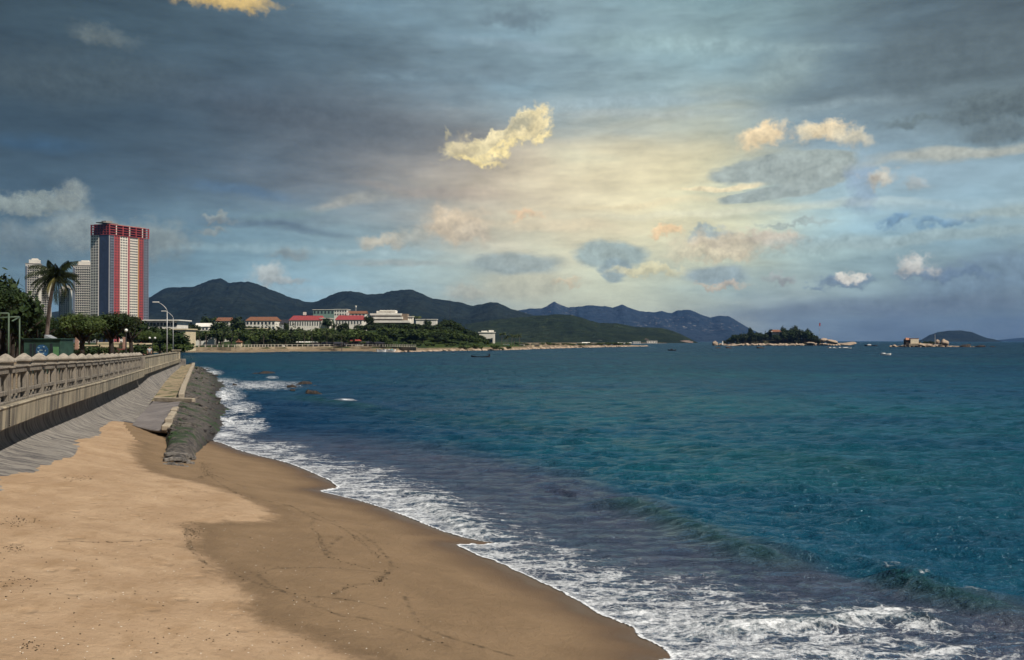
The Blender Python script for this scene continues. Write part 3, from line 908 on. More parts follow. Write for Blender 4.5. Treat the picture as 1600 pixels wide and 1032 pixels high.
rf = t.m('MULTIPLY', t.m('MINIMUM', t.m('MULTIPLY', fr.outputs[0], 1.15), t.lrange(py_, 15, 150, 0.72, 0.38)), t.m('SUBTRACT', 1.0, fm))
mg = t.node('ShaderNodeMixShader'); t.put(mg.inputs[0], rf); t.l.new(b.outputs[0], mg.inputs[1]); t.l.new(gl.outputs[0], mg.inputs[2])
t.l.new(mg.outputs[0], mx.inputs[2])
out = [n for n in t.n if n.type == 'OUTPUT_MATERIAL'][0]
t.l.new(mx.outputs[0], out.inputs[0])
sea_me = np_mesh("sea", sv, fc, m, True, {'foam': foam.ravel()[used], 'thin': thin.ravel()[used], 'wsd': np.clip(wsd, -2, 50).ravel()[used], 'green': green.ravel()[used]})
sea = link(sea_me, "sea", None)
tag(sea, "deep teal sea with small wind waves, foaming where it runs up the beach", None, kind='structure')
print("sea verts", len(used))

# ================================================================== sea wall, balustrade, promenade
def concrete(name, base, dark, streak_amt=0.7, scale=1.2, vertical=True, green=0.0, apron=False):
    m, t, b = newmat(name)
    p = t.pos()
    q = t.vm('MULTIPLY', p, (1.6, 1.6, 0.22)) if vertical else p
    if apron:
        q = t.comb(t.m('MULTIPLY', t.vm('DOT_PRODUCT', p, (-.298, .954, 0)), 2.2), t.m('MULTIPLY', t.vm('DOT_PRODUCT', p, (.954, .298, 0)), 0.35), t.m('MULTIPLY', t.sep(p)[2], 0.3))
    n1 = t.noise(q, scale * 2.2, 6, 0.65)
    n2 = t.noise(p, scale, 5, 0.6)
    n3 = t.noise(p, 22.0, 4, 0.7)
    c = t.mix(t.sstep(n2, 0.3, 0.7), tuple(k * 0.82 for k in base) + (1,), tuple(k * 1.12 for k in base) + (1,))
    c = t.mix(t.m('MULTIPLY', t.sstep(n1, 0.42, 0.66), streak_amt), c, (*dark, 1))
    c = t.mix(t.sstep(n3, 0.55, 0.75, 0, 0.35), c, tuple(k * 0.5 for k in base) + (1,))
    if green:
        c = t.mix(t.m('MULTIPLY', t.sstep(t.noise(p, 0.9, 5, 0.6), 0.5, 0.62), green), c, (0.03, 0.06, 0.015, 1))
    t.put(b.inputs['Base Color'], c)
    b.inputs['Roughness'].default_value = 0.9
    b.inputs['Specular IOR Level'].default_value = 0.25
    t.put(b.inputs['Normal'], t.bump(t.m('ADD', n3, t.m('MULTIPLY', n1, 1.5)), 0.5, 0.03))
    return m

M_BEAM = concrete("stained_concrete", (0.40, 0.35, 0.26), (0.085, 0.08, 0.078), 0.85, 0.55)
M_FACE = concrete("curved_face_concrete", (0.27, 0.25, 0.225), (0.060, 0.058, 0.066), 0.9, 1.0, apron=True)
M_POST = concrete("balustrade_concrete", (0.27, 0.24, 0.20), (0.08, 0.072, 0.07), 0.65, 1.8)
M_CAP = concrete("cap_concrete", (0.37, 0.33, 0.275), (0.13, 0.12, 0.11), 0.55, 2.0, vertical=False)
M_PAVE = concrete("promenade_concrete", (0.36, 0.31, 0.24), (0.2, 0.17, 0.14), 0.3, 0.8, vertical=False)


def sweep(y0, y1, dy, prof_fn, ztop_fn=ledge_z, rough=0.0, rough_from=99):
    """sweeps an open profile [(offset, drop below the ledge)] along the wall line"""
    yy = list(np.arange(y0, y1 + 1e-6, dy)); k = len(prof_fn(y0))
    vs = []; 
    for y in yy:
        P = prof_fn(y); L = ztop_fn(y)
        for i, (wq, dz) in enumerate(P):
            if rough and i >= rough_from:
                wq += (float(fbm(np.array(y * 1.3), np.array(i * 0.5), 4, 31)) - 0.5) * rough * 2
                dz += (float(fbm(np.array(y * 2.1), np.array(i * 0.7), 4, 37)) - 0.5) * rough
            vs.append(wall_pt(y, wq, L - dz))
    fs = []
    for a in range(len(yy) - 1):
        for c in range(k - 1):
            fs.append((a * k + c, a * k + c + 1, (a + 1) * k + c + 1, (a + 1) * k + c))
    return vs, fs

def densify(P, n):
    P = smooth_poly(P, n)
    return P

wall = thing('sea_wall', "long curved concrete sea wall with overhanging stained ledge beam above the sand", 'sea wall', (line_x(30), 30, 0))
off = -Vector((line_x(30), 30, 0))
def in_local(vs): return [v + off for v in vs]

# ledge beams (closed section): near length and far length, a shallow joint between
def beam(y0, y1, drop, name, thick_in=1.2):
    def pf(y): return [(-thick_in, 0.0), (0.0, 0.0), (0.03, 0.03), (0.0, 0.09), (-0.02, drop - .03), (-0.06, drop), (-0.75, drop + .02)]
    v, f = sweep(y0, y1, 1.0, pf)
    mb = MB(); mb.add(in_local(v), f)
    k = 7; n = len(v) // k
    mb.f.append(tuple(range(k - 1, -1, -1)) if False else tuple(reversed(range(k))))
    mb.f.append(tuple((n - 1) * k + i for i in range(k)))
    return mb.build(name, M_BEAM, wall)
beam(9, SPLIT, 0.58, 'ledge_beam')
beam(SPLIT + 0.02, 127, 0.44, 'ledge_beam')
def face_near(y):
    P = prof_wall(y); top = P[0]
    Q = [(-0.48, 0.40)] + [(a, b_) for a, b_ in P]
    return densify(Q, 4)
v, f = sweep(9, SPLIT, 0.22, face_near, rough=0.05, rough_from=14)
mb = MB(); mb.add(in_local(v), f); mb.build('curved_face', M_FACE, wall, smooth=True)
def face_far(y):
    t = (y - SPLIT) / (127 - SPLIT)
    dtoe = 2.1 - 0.95 * t
    P = [(-.30, .30), (-.34, .50), (-.30, .75), (-.12, .95), (.18, 1.2), (.55, dtoe * .8), (1.05, dtoe), (1.9, dtoe + .35), (2.8, dtoe + .9)]
    P = [(a * (1 - 0.45 * t), b_) for a, b_ in P]
    Q = [(-0.44, 0.40)] + prof_wall(y); k = float(sst(np.array(y), SPLIT, SPLIT + 9))
    P = [(a[0] * (1 - k) + b_[0] * k, a[1] * (1 - k) + b_[1] * k) for a, b_ in zip(Q, P)]
    return densify(P, 4)
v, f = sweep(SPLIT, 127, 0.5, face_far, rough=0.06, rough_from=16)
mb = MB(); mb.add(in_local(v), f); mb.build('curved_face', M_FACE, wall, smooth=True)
# end block of the wall, turning inland
e = wall_pt(127, -0.9, 0)
mb = MB(); mb.box((e.x + off.x, e.y + off.y + 1.0, 0.9), (2.4, 2.0, 2.6), 0.3, 1.0); mb.build('end_block', M_FACE, wall, bevel=0.05)
# row of drain holes at the expansion joint
mb = MB()
yj = 24.1
for k in range(8):
    p_ = wall_pt(yj, 0.0, ledge_z(yj) - 0.10 - k * 0.058) + off
    mb.box((p_.x, p_.y, p_.z), (0.03, 0.035, 0.035), 0.3)
M_BLACK = flat('joint_dark', (0.03, 0.028, 0.026), 0.9)
mb.build('joint_holes', M_BLACK, wall)

# ---- balustrade with square capped posts
bal = thing('balustrade', "weathered grey concrete balustrade with domed square posts along the sea wall ledge", 'balustrade', (line_x(30), 30, 0))
POSTS = [22.56 - 2.44 * k for k in range(4, 0, -1)] + [22.56 + 2.44 * k for k in range(0, 21)]
M_BALIN = M_POST
def post_parts():
    mb = MB(); mb.box((0, 0, 0.46), (0.24, 0.24, 0.92))
    a = mb.build('post', M_POST, None, bevel=0.012)
    mb = MB()
    mb.box((0, 0, 0.945), (0.42, 0.42, 0.05)); mb.box((0, 0, 1.01), (0.33, 0.33, 0.08))
    rr = [(0.27, 1.05), (0.315, 1.07), (0.315, 1.115), (0.28, 1.145), (0.16, 1.225), (0.07, 1.275), (0.01, 1.295)]
    mb.lathe((0, 0, 0), rr, 4)
    c = mb.build('cap', M_CAP, None, bevel=0.012)
    return a, c
p_proto, c_proto = post_parts()
first = True
for y in POSTS:
    q = wall_pt(y, -0.27, ledge_z(y)) + off
    d = line_dir(y); rz = math.atan2(d.y, d.x) - math.pi / 2
    if first: po, ca = p_proto, c_proto; first = False
    else:
        po = p_proto.copy(); ca = c_proto.copy(); COL.objects.link(po); COL.objects.link(ca)
    po.parent = bal; po.location = q; po.rotation_euler = (0, 0, rz)
    ca.parent = po; ca.location = (0, 0, 0)
    ca.rotation_euler = (0, 0, 0)
# infill panels: rails and slats between the posts
for y0, y1 in zip(POSTS[:-1], POSTS[1:]):
    a = wall_pt(y0, -0.235, ledge_z(y0)); b_ = wall_pt(y1, -0.235, ledge_z(y1))
    L = (b_ - a).length - 0.23; mid = (a + b_) / 2 + off; d = (b_ - a).normalized(); rz = math.atan2(d.y, d.x)
    slope = math.atan2(b_.z - a.z, L)
    mb = MB()
    mb.box((0, -.0, 0.845), (L, 0.14, 0.14)); mb.box((0, 0, 0.935), (L, 0.2, 0.035))
    mb.box((0, 0, 0.275), (L, 0.10, 0.11)); mb.box((0, 0, 0.03), (L, 0.17, 0.06))
    for s in (-1, 1):
        mb.box((s * (L / 2 - 0.02), 0, 0.52), (0.08, 0.10, 0.50)); mb.box((s * (L / 2 - 0.02), 0, 0.135), (0.08, 0.10, 0.15))
    for s in (-.33, .33):
        mb.box((s, 0, 0.555), (0.075, 0.06, 0.43)); mb.box((s, 0, 0.135), (0.075, 0.06, 0.15))
    o = mb.build('railing_panel', M_POST, bal, bevel=0.008)
    o.location = mid; o.rotation_euler = (0, -slope, rz)

# ---- solid parapet on the far length, and the square end pier
par = thing('parapet_wall', "solid low concrete parapet continuing the balustrade to a square end pier", 'parapet', (line_x(100), 100, 0))
offp = -Vector((line_x(100), 100, 0))
def par_prof(y): return [(-.50, 0.0), (-.50, -0.86), (-.55, -0.87), (-.55, -0.95), (-.12, -0.95), (-.12, -0.87), (-.18, -0.86), (-.16, 0.0)]
v, f = sweep(SPLIT + 1.6, 125.6, 1.0, par_prof)
k = 8; n = len(v) // k
mb = MB(); mb.add([q + offp for q in v], f + [tuple(range(k)), tuple(reversed([(n - 1) * k + i for i in range(k)]))])
mb.build('parapet', M_BEAM, par)
q = wall_pt(127, -0.55, ledge_z(127)) + offp
mb = MB(); mb.box((q.x, q.y, q.z + 0.55), (0.95, 0.95, 1.1), 0.3); mb.box((q.x, q.y, q.z + 1.15), (1.2, 1.2, 0.12), 0.3)
mb.build('end_pier', M_BEAM, par, bevel=0.02)
q = wall_pt(SPLIT + 1.0, -0.3, ledge_z(SPLIT)) + offp
mb = MB(); mb.box((q.x, q.y, q.z + 0.5), (0.4, 0.4, 1.0), 0.3); mb.build('joint_post', M_POST, par, bevel=0.02)

# ---- city ground: one sheet behind the wall, reaching the hills
COAST = [(line_x(4) - .2, 4)] + [(line_x(y) - .8, y) for y in range(8, 127, 6)] + [(-45.5, 128.5), (-52, 131), (-75, 180), (-132, 300), (-142, 352), (-131, 379)]

# ================================================================== groyne / rubble revetment
def strip_mesh(rows, sub_u, sub_v, rough, seed, sc=2.0, edge0=True):
    """rows of 3-D points, smoothly subdivided, displaced with noise"""
    A = np.array([[tuple(p) for p in r] for r in rows])          # (nr, nc, 3)
    def up(A, n, ax):
        A = np.moveaxis(A, ax, 0); k = A.shape[0]
        t = np.linspace(0, k - 1, (k - 1) * n + 1); i = np.clip(t.astype(int), 0, k - 2); f_ = (t - i)[:, None, None]
        p0 = A[np.clip(i - 1, 0, k - 1)]; p1 = A[i]; p2 = A[i + 1]; p3 = A[np.clip(i + 2, 0, k - 1)]
        B = 0.5 * (2 * p1 + (p2 - p0) * f_ + (2 * p0 - 5 * p1 + 4 * p2 - p3) * f_ ** 2 + (3 * p1 - p0 - 3 * p2 + p3) * f_ ** 3)
        return np.moveaxis(B, 0, ax)
    A = up(up(A, sub_u, 0), sub_v, 1)
    n = fbm(A[..., 0] * sc, A[..., 1] * sc * 0.7, 5, seed) - 0.5
    n2 = fbm(A[..., 0] * sc * 3, A[..., 1] * sc * 3, 3, seed + 5, ridged=True) - 0.5
    A[..., 2] += (n * 1.4 + n2 * 0.6) * rough
    A[..., 0] += (fbm(A[..., 0] * sc, A[..., 1] * sc, 3, seed + 9) - 0.5) * rough
    return A.reshape(-1, 3), grid_faces(A.shape[0], A.shape[1])

def rubble_mat(name, base, dark, green_amt, ribs=False, gscale=0.45):
    m, t, b = newmat(name)
    p = t.pos()
    n1 = t.noise(p, 3.0, 6, 0.7); n2 = t.noise(p, 0.7, 5, 0.6); vv = t.voro(p, 3.2, 'F1', 1.0); n3 = t.noise(p, 16, 4, 0.7)
    c = t.mix(t.sstep(n1, 0.38, 0.62), (*dark, 1), (*base, 1))
    c = t.mix(t.sstep(vv, 0.05, 0.32, 0.7, 0.0), c, tuple(k * 0.35 for k in dark) + (1,))
    c = t.mix(t.sstep(n3, 0.56, 0.74, 0, 0.6), c, tuple(min(1, k * 1.7) for k in base) + (1,))
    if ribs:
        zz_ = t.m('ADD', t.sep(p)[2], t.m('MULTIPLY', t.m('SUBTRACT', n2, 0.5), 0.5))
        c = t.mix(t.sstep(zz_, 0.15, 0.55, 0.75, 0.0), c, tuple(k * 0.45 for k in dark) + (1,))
    g = t.noise(p, gscale, 4, 0.55)
    c = t.mix(t.m('MULTIPLY', t.sstep(g, 0.54, 0.62), t.m('MULTIPLY', t.sstep(n1, 0.3, 0.55), green_amt)), c, (0.022, 0.060, 0.012, 1))
    t.put(b.inputs['Base Color'], c)
    b.inputs['Roughness'].default_value = 0.85
    t.put(b.inputs['Normal'], t.bump(t.m('ADD', t.m('MULTIPLY', vv, 1.5), t.m('ADD', n1, n3)), 0.8, 0.10))
    return m
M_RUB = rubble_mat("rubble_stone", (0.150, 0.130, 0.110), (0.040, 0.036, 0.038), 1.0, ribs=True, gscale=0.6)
M_RUBW = rubble_mat("wet_rubble", (0.10, 0.092, 0.085), (0.028, 0.027, 0.03), 1.0, gscale=0.3)
M_PLAT = concrete("platform_concrete", (0.22, 0.20, 0.195), (0.11, 0.10, 0.105), 0.5, 0.7, vertical=False, green=0.0)
M_PLATG = concrete("mossy_platform_concrete", (0.34, 0.27, 0.18), (0.18, 0.14, 0.09), 0.3, 0.5, vertical=False, green=0.9)
M_BLK = concrete("kerb_block_concrete", (0.42, 0.36, 0.28), (0.2, 0.17, 0.13), 0.4, 2.5, vertical=False)

gro = thing('rubble_revetment', "dark rubble revetment sloping from a row of kerb blocks down into the surf", 'revetment', tuple(PZ(300, 650, 0.5)))
go_ = -Vector(tuple(PZ(300, 650, 0.5)))
def loc(A): return np.asarray(A) + np.array(tuple(go_))[None, :]
rows = []
RUB = [  # left, crest, shoulder, right (u, v, z)
    [(246, 737, .50), (258, 733, .62), (275, 735, .66), (296, 740, .42)],
    [(250, 722, .62), (262, 708, 1.02), (286, 708, 1.02), (306, 728, .38)],
    [(258, 706, .68), (270, 690, 1.12), (295, 688, 1.05), (312, 712, .30)],
    [(264, 690, .75), (274, 674, 1.12), (302, 668, 1.0), (326, 694, .05)],
    [(268, 668, .92), (280, 656, 1.12), (312, 656, .85), (346, 684, -.15)],
    [(274, 645, .98), (288, 640, 1.12), (320, 640, .75), (366, 664, -.25)],
    [(282, 626, .98), (296, 620, 1.10), (320, 620, .75), (376, 650, -.3)],
    [(284, 612, 1.0), (300, 606, 1.15), (320, 607, .8), (352, 614, -.3)],
    [(290, 597, 1.1), (304, 593, 1.2), (326, 596, .7), (366, 607, -.3)],
    [(297, 582, 1.25), (309, 579, 1.25), (324, 583, .7), (350, 591, -.3)],
    [(301, 573, 1.35), (306, 571, 1.3), (314, 573, .7), (330, 580, -.3)],
    [(299, 568, 1.35), (302, 567, 1.3), (308, 568.5, .7), (320, 573, -.3)],
]
RP = [[PZ(q[0], q[1] + (6 if j in (1, 2) else 0), q[2] - (.26 if j in (1, 2) else .04)) for j, q in enumerate(r)] for r in RUB]
vv_, ff_ = strip_mesh(RP, 20, 14, 0.085, 3, sc=2.6)
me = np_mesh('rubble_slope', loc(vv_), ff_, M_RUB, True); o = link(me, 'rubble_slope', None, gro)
# skirts: left flank of the tip down to the sand
LF = []
for r in RUB[:5]:
    a = PZ(*r[0]); LF.append([a + Vector((-.25, -.1, -.5)), a + Vector((-.08, 0, -.15)), a])
vv_, ff_ = strip_mesh(LF, 16, 4, 0.08, 8)
me = np_mesh('side_stones', loc(vv_), ff_, M_RUB, True); link(me, 'side_stones', None, gro)
FR = [[PZ(*q) + Vector((0, 0, 0)) for q in RUB[0]], [PZ(*q) + Vector((0.0, -.12, -.3)) for q in RUB[0]], [PZ(*q) + Vector((0.02, -.2, -.8)) for q in RUB[0]]]
vv_, ff_ = strip_mesh(FR, 4, 10, 0.03, 8)
me = np_mesh('concrete_toe', loc(vv_), ff_, M_BLK, True); link(me, 'concrete_toe', None, gro)
# pale courses of set stone across the tip, long ribs
M_RIB = concrete("pale_course_stone", (0.20, 0.185, 0.17), (0.05, 0.048, 0.05), 0.8, 2.0, vertical=False)
for k in range(3):
    t_ = k / 3.0
    v0 = 731 - t_ * 26
    a = PZ(254 + t_ * 6, v0 - 3, .70 + t_ * .24); b_ = PZ(301 + t_ * 5, v0 + 4, .52 + t_ * .06)
    mb = MB(); n_ = 7
    for j in range(n_):
        f_ = (j + .5) / n_; c_ = a.lerp(b_, f_); c_.z += 0.10 * math.sin(math.pi * f_) ** .6 + 0.05
        d_ = (b_ - a)
        mb.box(tuple(c_ + go_ + Vector((0, 0, -.06 + random.uniform(-.02, .02)))), (d_.length / n_ * 1.12, 0.17, 0.12), math.atan2(d_.y, d_.x) + random.uniform(-.05, .05), 0.9)
    mb.build('stone_course', M_RIB, gro, bevel=0.02)

mb = MB(); r_ = random.Random(17); RMV = [tuple(v.co) for v in rock_mesh(3, 1, .5).vertices] if False else None
bm_ = bmesh.new(); bmesh.ops.create_icosphere(bm_, subdivisions=1, radius=1.0); IV = [v.co.copy() for v in bm_.verts]; IF = [tuple(v.index for v in f.verts) for f in bm_.faces]; bm_.free()
for _ in range(420):
    i_ = r_.randrange(3, len(RP) - 1); f1 = r_.random(); j_ = r_.random() * 2.99; j0 = int(j_); g1 = j_ - j0
    p_ = RP[i_][j0].lerp(RP[i_][j0 + 1], g1).lerp(RP[i_ + 1][j0].lerp(RP[i_ + 1][j0 + 1], g1), f1) + go_
    s_ = r_.uniform(.15, 1.0) ** 2.2 * .13 * (1 + .02 * RP[i_][0].y); ra = r_.uniform(0, 6.28)
    sx, sy, sz_ = s_ * r_.uniform(.7, 1.3), s_ * r_.uniform(.7, 1.3), s_ * r_.uniform(.35, .7)
    vs_ = []
    for q in IV:
        k_ = r_.uniform(.75, 1.15); a, b_ = q.x * sx * k_, q.y * sy * k_
        vs_.append((p_.x + a * math.cos(ra) - b_ * math.sin(ra), p_.y + a * math.sin(ra) + b_ * math.cos(ra), p_.z + q.z * sz_ * k_ + .02))
    mb.add(vs_, IF)
o = mb.build('loose_stones', M_RUB, gro); o['kind'] = 'stuff'

# platform behind the kerb blocks (smooth dark slab near, mossy and sandy beyond)
plat = thing('walkway_platform', "flat concrete walkway between the sea wall foot and the row of kerb blocks", 'walkway', tuple(PZ(250, 640, 0.5)))
po_ = -Vector(tuple(PZ(250, 640, 0.5)))
PL = [[(203, 669, .30), (234, 678, .30), (262, 681, .30)], [(206, 665, .66), (235, 672, .66), (262, 674, .72)], [(214, 655, .72), (240, 657, .76), (268, 656, .86)], [(226, 642, .74), (250, 642, .8), (274, 641, .92)], [(240, 627, .74), (262, 627, .84), (283, 627, .94)]]
A_, f_ = strip_mesh([[PZ(*q) for q in r] for r in PL], 8, 8, 0.015, 5)
me = np_mesh('slab', A_ + np.array(tuple(po_)), f_, M_PLAT); link(me, 'slab', None, plat)
PL2 = [[(236, 627, .70), (262, 627, .80), (283, 627, .92)], [(246, 614, .85), (268, 613, .9), (286, 612, 1.0)], [(256, 600, 1.0), (274, 599, 1.0), (290, 598, 1.08)], [(268, 586, 1.2), (282, 585, 1.15), (296, 584, 1.2)], [(280, 576, 1.35), (290, 575, 1.3), (300, 575, 1.32)], [(284, 571, 1.35), (292, 570, 1.3), (300, 569, 1.33)]]
A_, f_ = strip_mesh([[PZ(*q) for q in r] for r in PL2], 8, 8, 0.03, 6)
me = np_mesh('mossy_slab', A_ + np.array(tuple(po_)), f_, M_PLATG); link(me, 'mossy_slab', None, plat)
# cross kerb
a = PZ(243, 628, .86); b_ = PZ(303, 623, 1.12)
mb = MB(); c_ = (a + b_) / 2; d_ = b_ - a
mb.box((0, 0, 0), (d_.length, 0.32, 0.26), math.atan2(d_.y, d_.x))
o = mb.build('cross_kerb', M_BLK, None, bevel=0.03); o.location = c_ + Vector((0, 0, .02))
tag(o, "low pale concrete kerb crossing the walkway at right angles to the sea wall", 'kerb')
# kerb blocks in a row
def block(u0, v0, u1, v1, z0, z1, wd, hgt, label, dz=0.0, tilt=0.0):
    a = PZ(u0, v0, z0); b_ = PZ(u1, v1, z1); c_ = (a + b_) / 2; d_ = b_ - a
    mb = MB(); L = d_.length
    mb.box((0, 0, 0), (L * 0.97, wd, hgt)); o = mb.build('kerb_block', M_BLK, None, bevel=0.04)
    o.location = c_ + Vector((0, 0, hgt / 2 - .08 + dz)); o.rotation_euler = (tilt, -math.atan2(d_.z, math.hypot(d_.x, d_.y)), math.atan2(d_.y, d_.x))
    return tag(o, label, 'concrete block', 'concrete kerb blocks on the revetment crest')
block(258, 671, 263, 666, .80, .84, .34, .24, "lowest pale concrete kerb block, at the sand end of the row", 0, .08)
block(263, 661, 267, 656, .88, .90, .34, .26, "second kerb block up from the sand, a pale upright slab with a flat top", 0.02, -.05)
block(267, 652, 271, 647, .93, .95, .32, .22, "third kerb block from the sand, slightly tilted beside the dark slab", 0, .1)
block(271, 643, 275, 639, .95, .98, .32, .20, "fourth kerb block from the sand, topped with green moss near the cross kerb", 0, -.06)
rowpts = [(283, 622, 1.0), (284.5, 615, 1.02), (286, 609, 1.05), (288, 603, 1.08), (290, 598, 1.12), (292.5, 593, 1.16), (294.5, 588, 1.2), (296.5, 584, 1.24), (298, 580, 1.28), (299.5, 577, 1.32), (301, 574, 1.36), (302, 571.5, 1.38), (302.5, 569, 1.38)]
for i in range(len(rowpts) - 1):
    p0, p1 = rowpts[i], rowpts[i + 1]
    lab = "first large pale block of the unbroken row just beyond the cross kerb" if i == 0 else ("last small block of the crest row, farthest out by the water" if i == len(rowpts) - 2 else "pale concrete block in the middle of the unbroken row on the revetment crest")
    block(p0[0], p0[1], p1[0], p1[1], p0[2], p1[2], .36, random.uniform(.26, .36), lab, random.uniform(-.06, .03), random.uniform(-.06, .06))

# ================================================================== rocks
def rock_mesh(seed, n=3, amp=0.35, name='rock'):
    bm = bmesh.new(); bmesh.ops.create_icosphere(bm, subdivisions=n, radius=1.0)
    r_ = random.Random(seed); o1, o2, o3 = [r_.uniform(0, 50) for _ in range(3)]
    from mathutils import noise as mn
    for v in bm.verts:
        q = v.co * 1.1 + Vector((o1, o2, o3))
        s = 1 + amp * (mn.noise(q) * 1.2 + 0.5 * mn.noise(q * 2.3) + 0.25 * mn.noise(q * 5))
        c = mn.cell(q * 1.3) if hasattr(mn, 'cell') else 0
        v.co = v.co * s * (1 + 0.10 * c)
    me = bpy.data.meshes.new(name); bm.to_mesh(me); bm.free()
    return me
ROCKS = [rock_mesh(s) for s in range(6)]
M_ROCKD = rubble_mat("dark_sea_rock", (0.060, 0.042, 0.030), (0.020, 0.015, 0.012), 0.0)
M_ROCKP = concrete("pale_granite", (0.46, 0.36, 0.27), (0.20, 0.14, 0.10), 0.5, 0.25, vertical=False)
def rock(seed, loc_, size, rz, mat, label, group):
    me = ROCKS[seed % 6].copy(); me.materials.clear(); me.materials.append(mat)
    o = link(me, 'rock', None, None, True); o.location = loc_; o.scale = size; o.rotation_euler = (random.uniform(-.2, .2), random.uniform(-.2, .2), rz)
    return tag(o, label, 'rock', group)
G = 'dark rocks awash beyond the revetment'
for i, (u, v, wpx, hpx, lab) in enumerate([
    (474, 599, 27, 8, "broad dark rock awash in the surf, the upper left of the pair of big ones"),
    (456, 603.5, 16, 6, "small brown rock in the foam at the left end of the offshore rocks"),
    (485, 613.5, 24, 9, "humped dark brown rock standing alone nearest the beach among the offshore rocks"),
    (498, 616, 11, 5, "low dark rock touching the right end of the humped brown rock"),
    (492, 603, 9, 3, "tiny dark rock showing right of the broad rock in the surf"),
    (457, 609, 9, 3, "flat wet rock barely breaking the surface below the small brown rock"),
    (419, 583, 26, 4, "long low reef rock farthest out, left of the other offshore rocks"),
    (398, 583.5, 14, 2.5, "faint sunken rock left of the long low reef"),
    (366, 601, 8, 4, "little black rock in the foam close to the revetment")]):
    q = PZ(u, v + hpx * .3, 0); s = q.y / F
    rock(i, (q.x, q.y, -.05), (wpx * s * .5, wpx * s * .4, hpx * s * .75), random.uniform(-.3, .3), M_ROCKD, lab, G)

# wrack: dark bits of weed and shell left along the tide lines, too many to count
bm = MB(); r_ = random.Random(5)
def bit(x, y, s):
    z = float(sand_z(np.array(x), np.array(y)))
    a = r_.uniform(0, 6.28); l = s * r_.uniform(.5, 1.8)
    pts = [(x + math.cos(a + k * 2.1) * s * r_.uniform(.5, 1) + math.cos(a) * l * (k == 0), y + math.sin(a + k * 2.1) * s + math.sin(a) * l * (k == 0), z + .001) for k in range(3)]
    bm.add(pts + [(x, y, z + s * .8)], [(0, 1, 3), (1, 2, 3), (2, 0, 3), (0, 2, 1)])
for L_, dens in zip(lines, [9, 9, 5, 8, 6, 16, 5, 5, 8, 3]):
    for (x0, y0), (x1, y1) in zip(L_[:-1], L_[1:]):
        for _ in range(int(math.hypot(x1 - x0, y1 - y0) * dens * r_.uniform(.1, 1.9))):
            f_ = r_.random(); bit(x0 + (x1 - x0) * f_ + r_.gauss(0, .05), y0 + (y1 - y0) * f_ + r_.gauss(0, .05), r_.uniform(.006, .02))
for (u, v, ru, rv, n_) in [(300, 832, 16, 8, 90), (30, 815, 30, 8, 70), (20, 858, 26, 6, 50), (120, 748, 25, 5, 60), (30, 910, 25, 12, 40), (592, 907, 8, 5, 60), (50, 1010, 20, 8, 30), (190, 672, 12, 4, 40), (322, 735, 12, 14, 90), (240, 790, 150, 40, 60), (200, 900, 200, 90, 90), (310, 1000, 250, 30, 60)]:
    for _ in range(n_):
        q = zc_pt(u + r_.gauss(0, 1) * ru * .6, v + r_.gauss(0, 1) * rv * .6)
        if q.x > line_x(q.y) + 1.0: bit(q.x, q.y, r_.uniform(.006, .017))
o = bm.build('seaweed_wrack', flat('dry_seaweed', (0.035, 0.024, 0.014), 0.9)); tag(o, "dark scraps of seaweed strewn along the tide lines on the sand", 'seaweed', kind='stuff')
bm = MB()
for _ in range(420):
    u = r_.uniform(0, 700); v = r_.uniform(760, 1030)
    q = zc_pt(u, v)
    if q.x > line_x(q.y) + 1.2 and q.x < np.interp(q.y, SHY, SHX) - 3: bit(q.x, q.y, r_.uniform(.004, .011))
o = bm.build('shell_fragments', flat('shell_white', (0.7, 0.66, 0.58), 0.5)); tag(o, "tiny pale shell fragments scattered over the dry sand", 'shells', kind='stuff')

# ================================================================== land, hills, mountains
FAR_COAST_PX = [(285, 551.3), (330, 551.2), (400, 551.0), (470, 549.6), (560, 549.2), (618, 551.0), (660, 549.8), (720, 548.6), (760, 548.0), (800, 547.2), (850, 545.4), (900, 543.9), (960, 542.6), (1000, 541.8), (1012, 541.4)]
far_coast = [tuple(PZ(u, v, 0.0)[:2]) for u, v in FAR_COAST_PX]
back_coast = [(X(1010, 860), 860), (X(900, 960), 960), (X(880, 1300), 1300), (X(960, 1650), 1650), (X(1040, 1900), 1900), (X(1086, 2300), 2300), (X(1086, 3500), 3500)]
COASTLINE = COAST + far_coast + back_coast
LAND_POLY = [(-6000, 4)] + COASTLINE + [(-6000, 3500)]
HILL_U = [250, 300, 345, 380, 440, 500, 560, 600, 660, 700, 740, 770, 800]
HILL_H = [0, 0, 1.5, 3.5, 6, 7.5, 8.5, 9, 9, 7.5, 3.5, 1, 0]
def land_z(x, y):
    x = np.asarray(x, float); y = np.asarray(y, float)
    u = 800 + x / np.maximum(y, 1) * F
    dc = seg_dist(x, y, COASTLINE)
    near = np.interp(y, LEDGE_Y, LEDGE_Z) - 0.03
    far = np.clip(dc * 0.10, 0, 0.9) + sst(dc, 8.5, 9.6) * 1.1
    far = far + np.interp(u, HILL_U, HILL_H) * sst(y, 462, 560) * (1 - sst(y, 760, 1100)) * (u > 250)
    far = np.where((u > 815) & (y > 560), np.minimum(far, 0.9), far)
    z = np.where(y < 150, near, np.where(y < 330, np.minimum(2.2, 0.4 + dc * .12), far))
    z = z + (fbm(x * .05, y * .05, 3, 4) - .5) * 0.8 * (y > 460)
    return z
def lz(x, y): return float(land_z(np.array(x), np.array(y)))

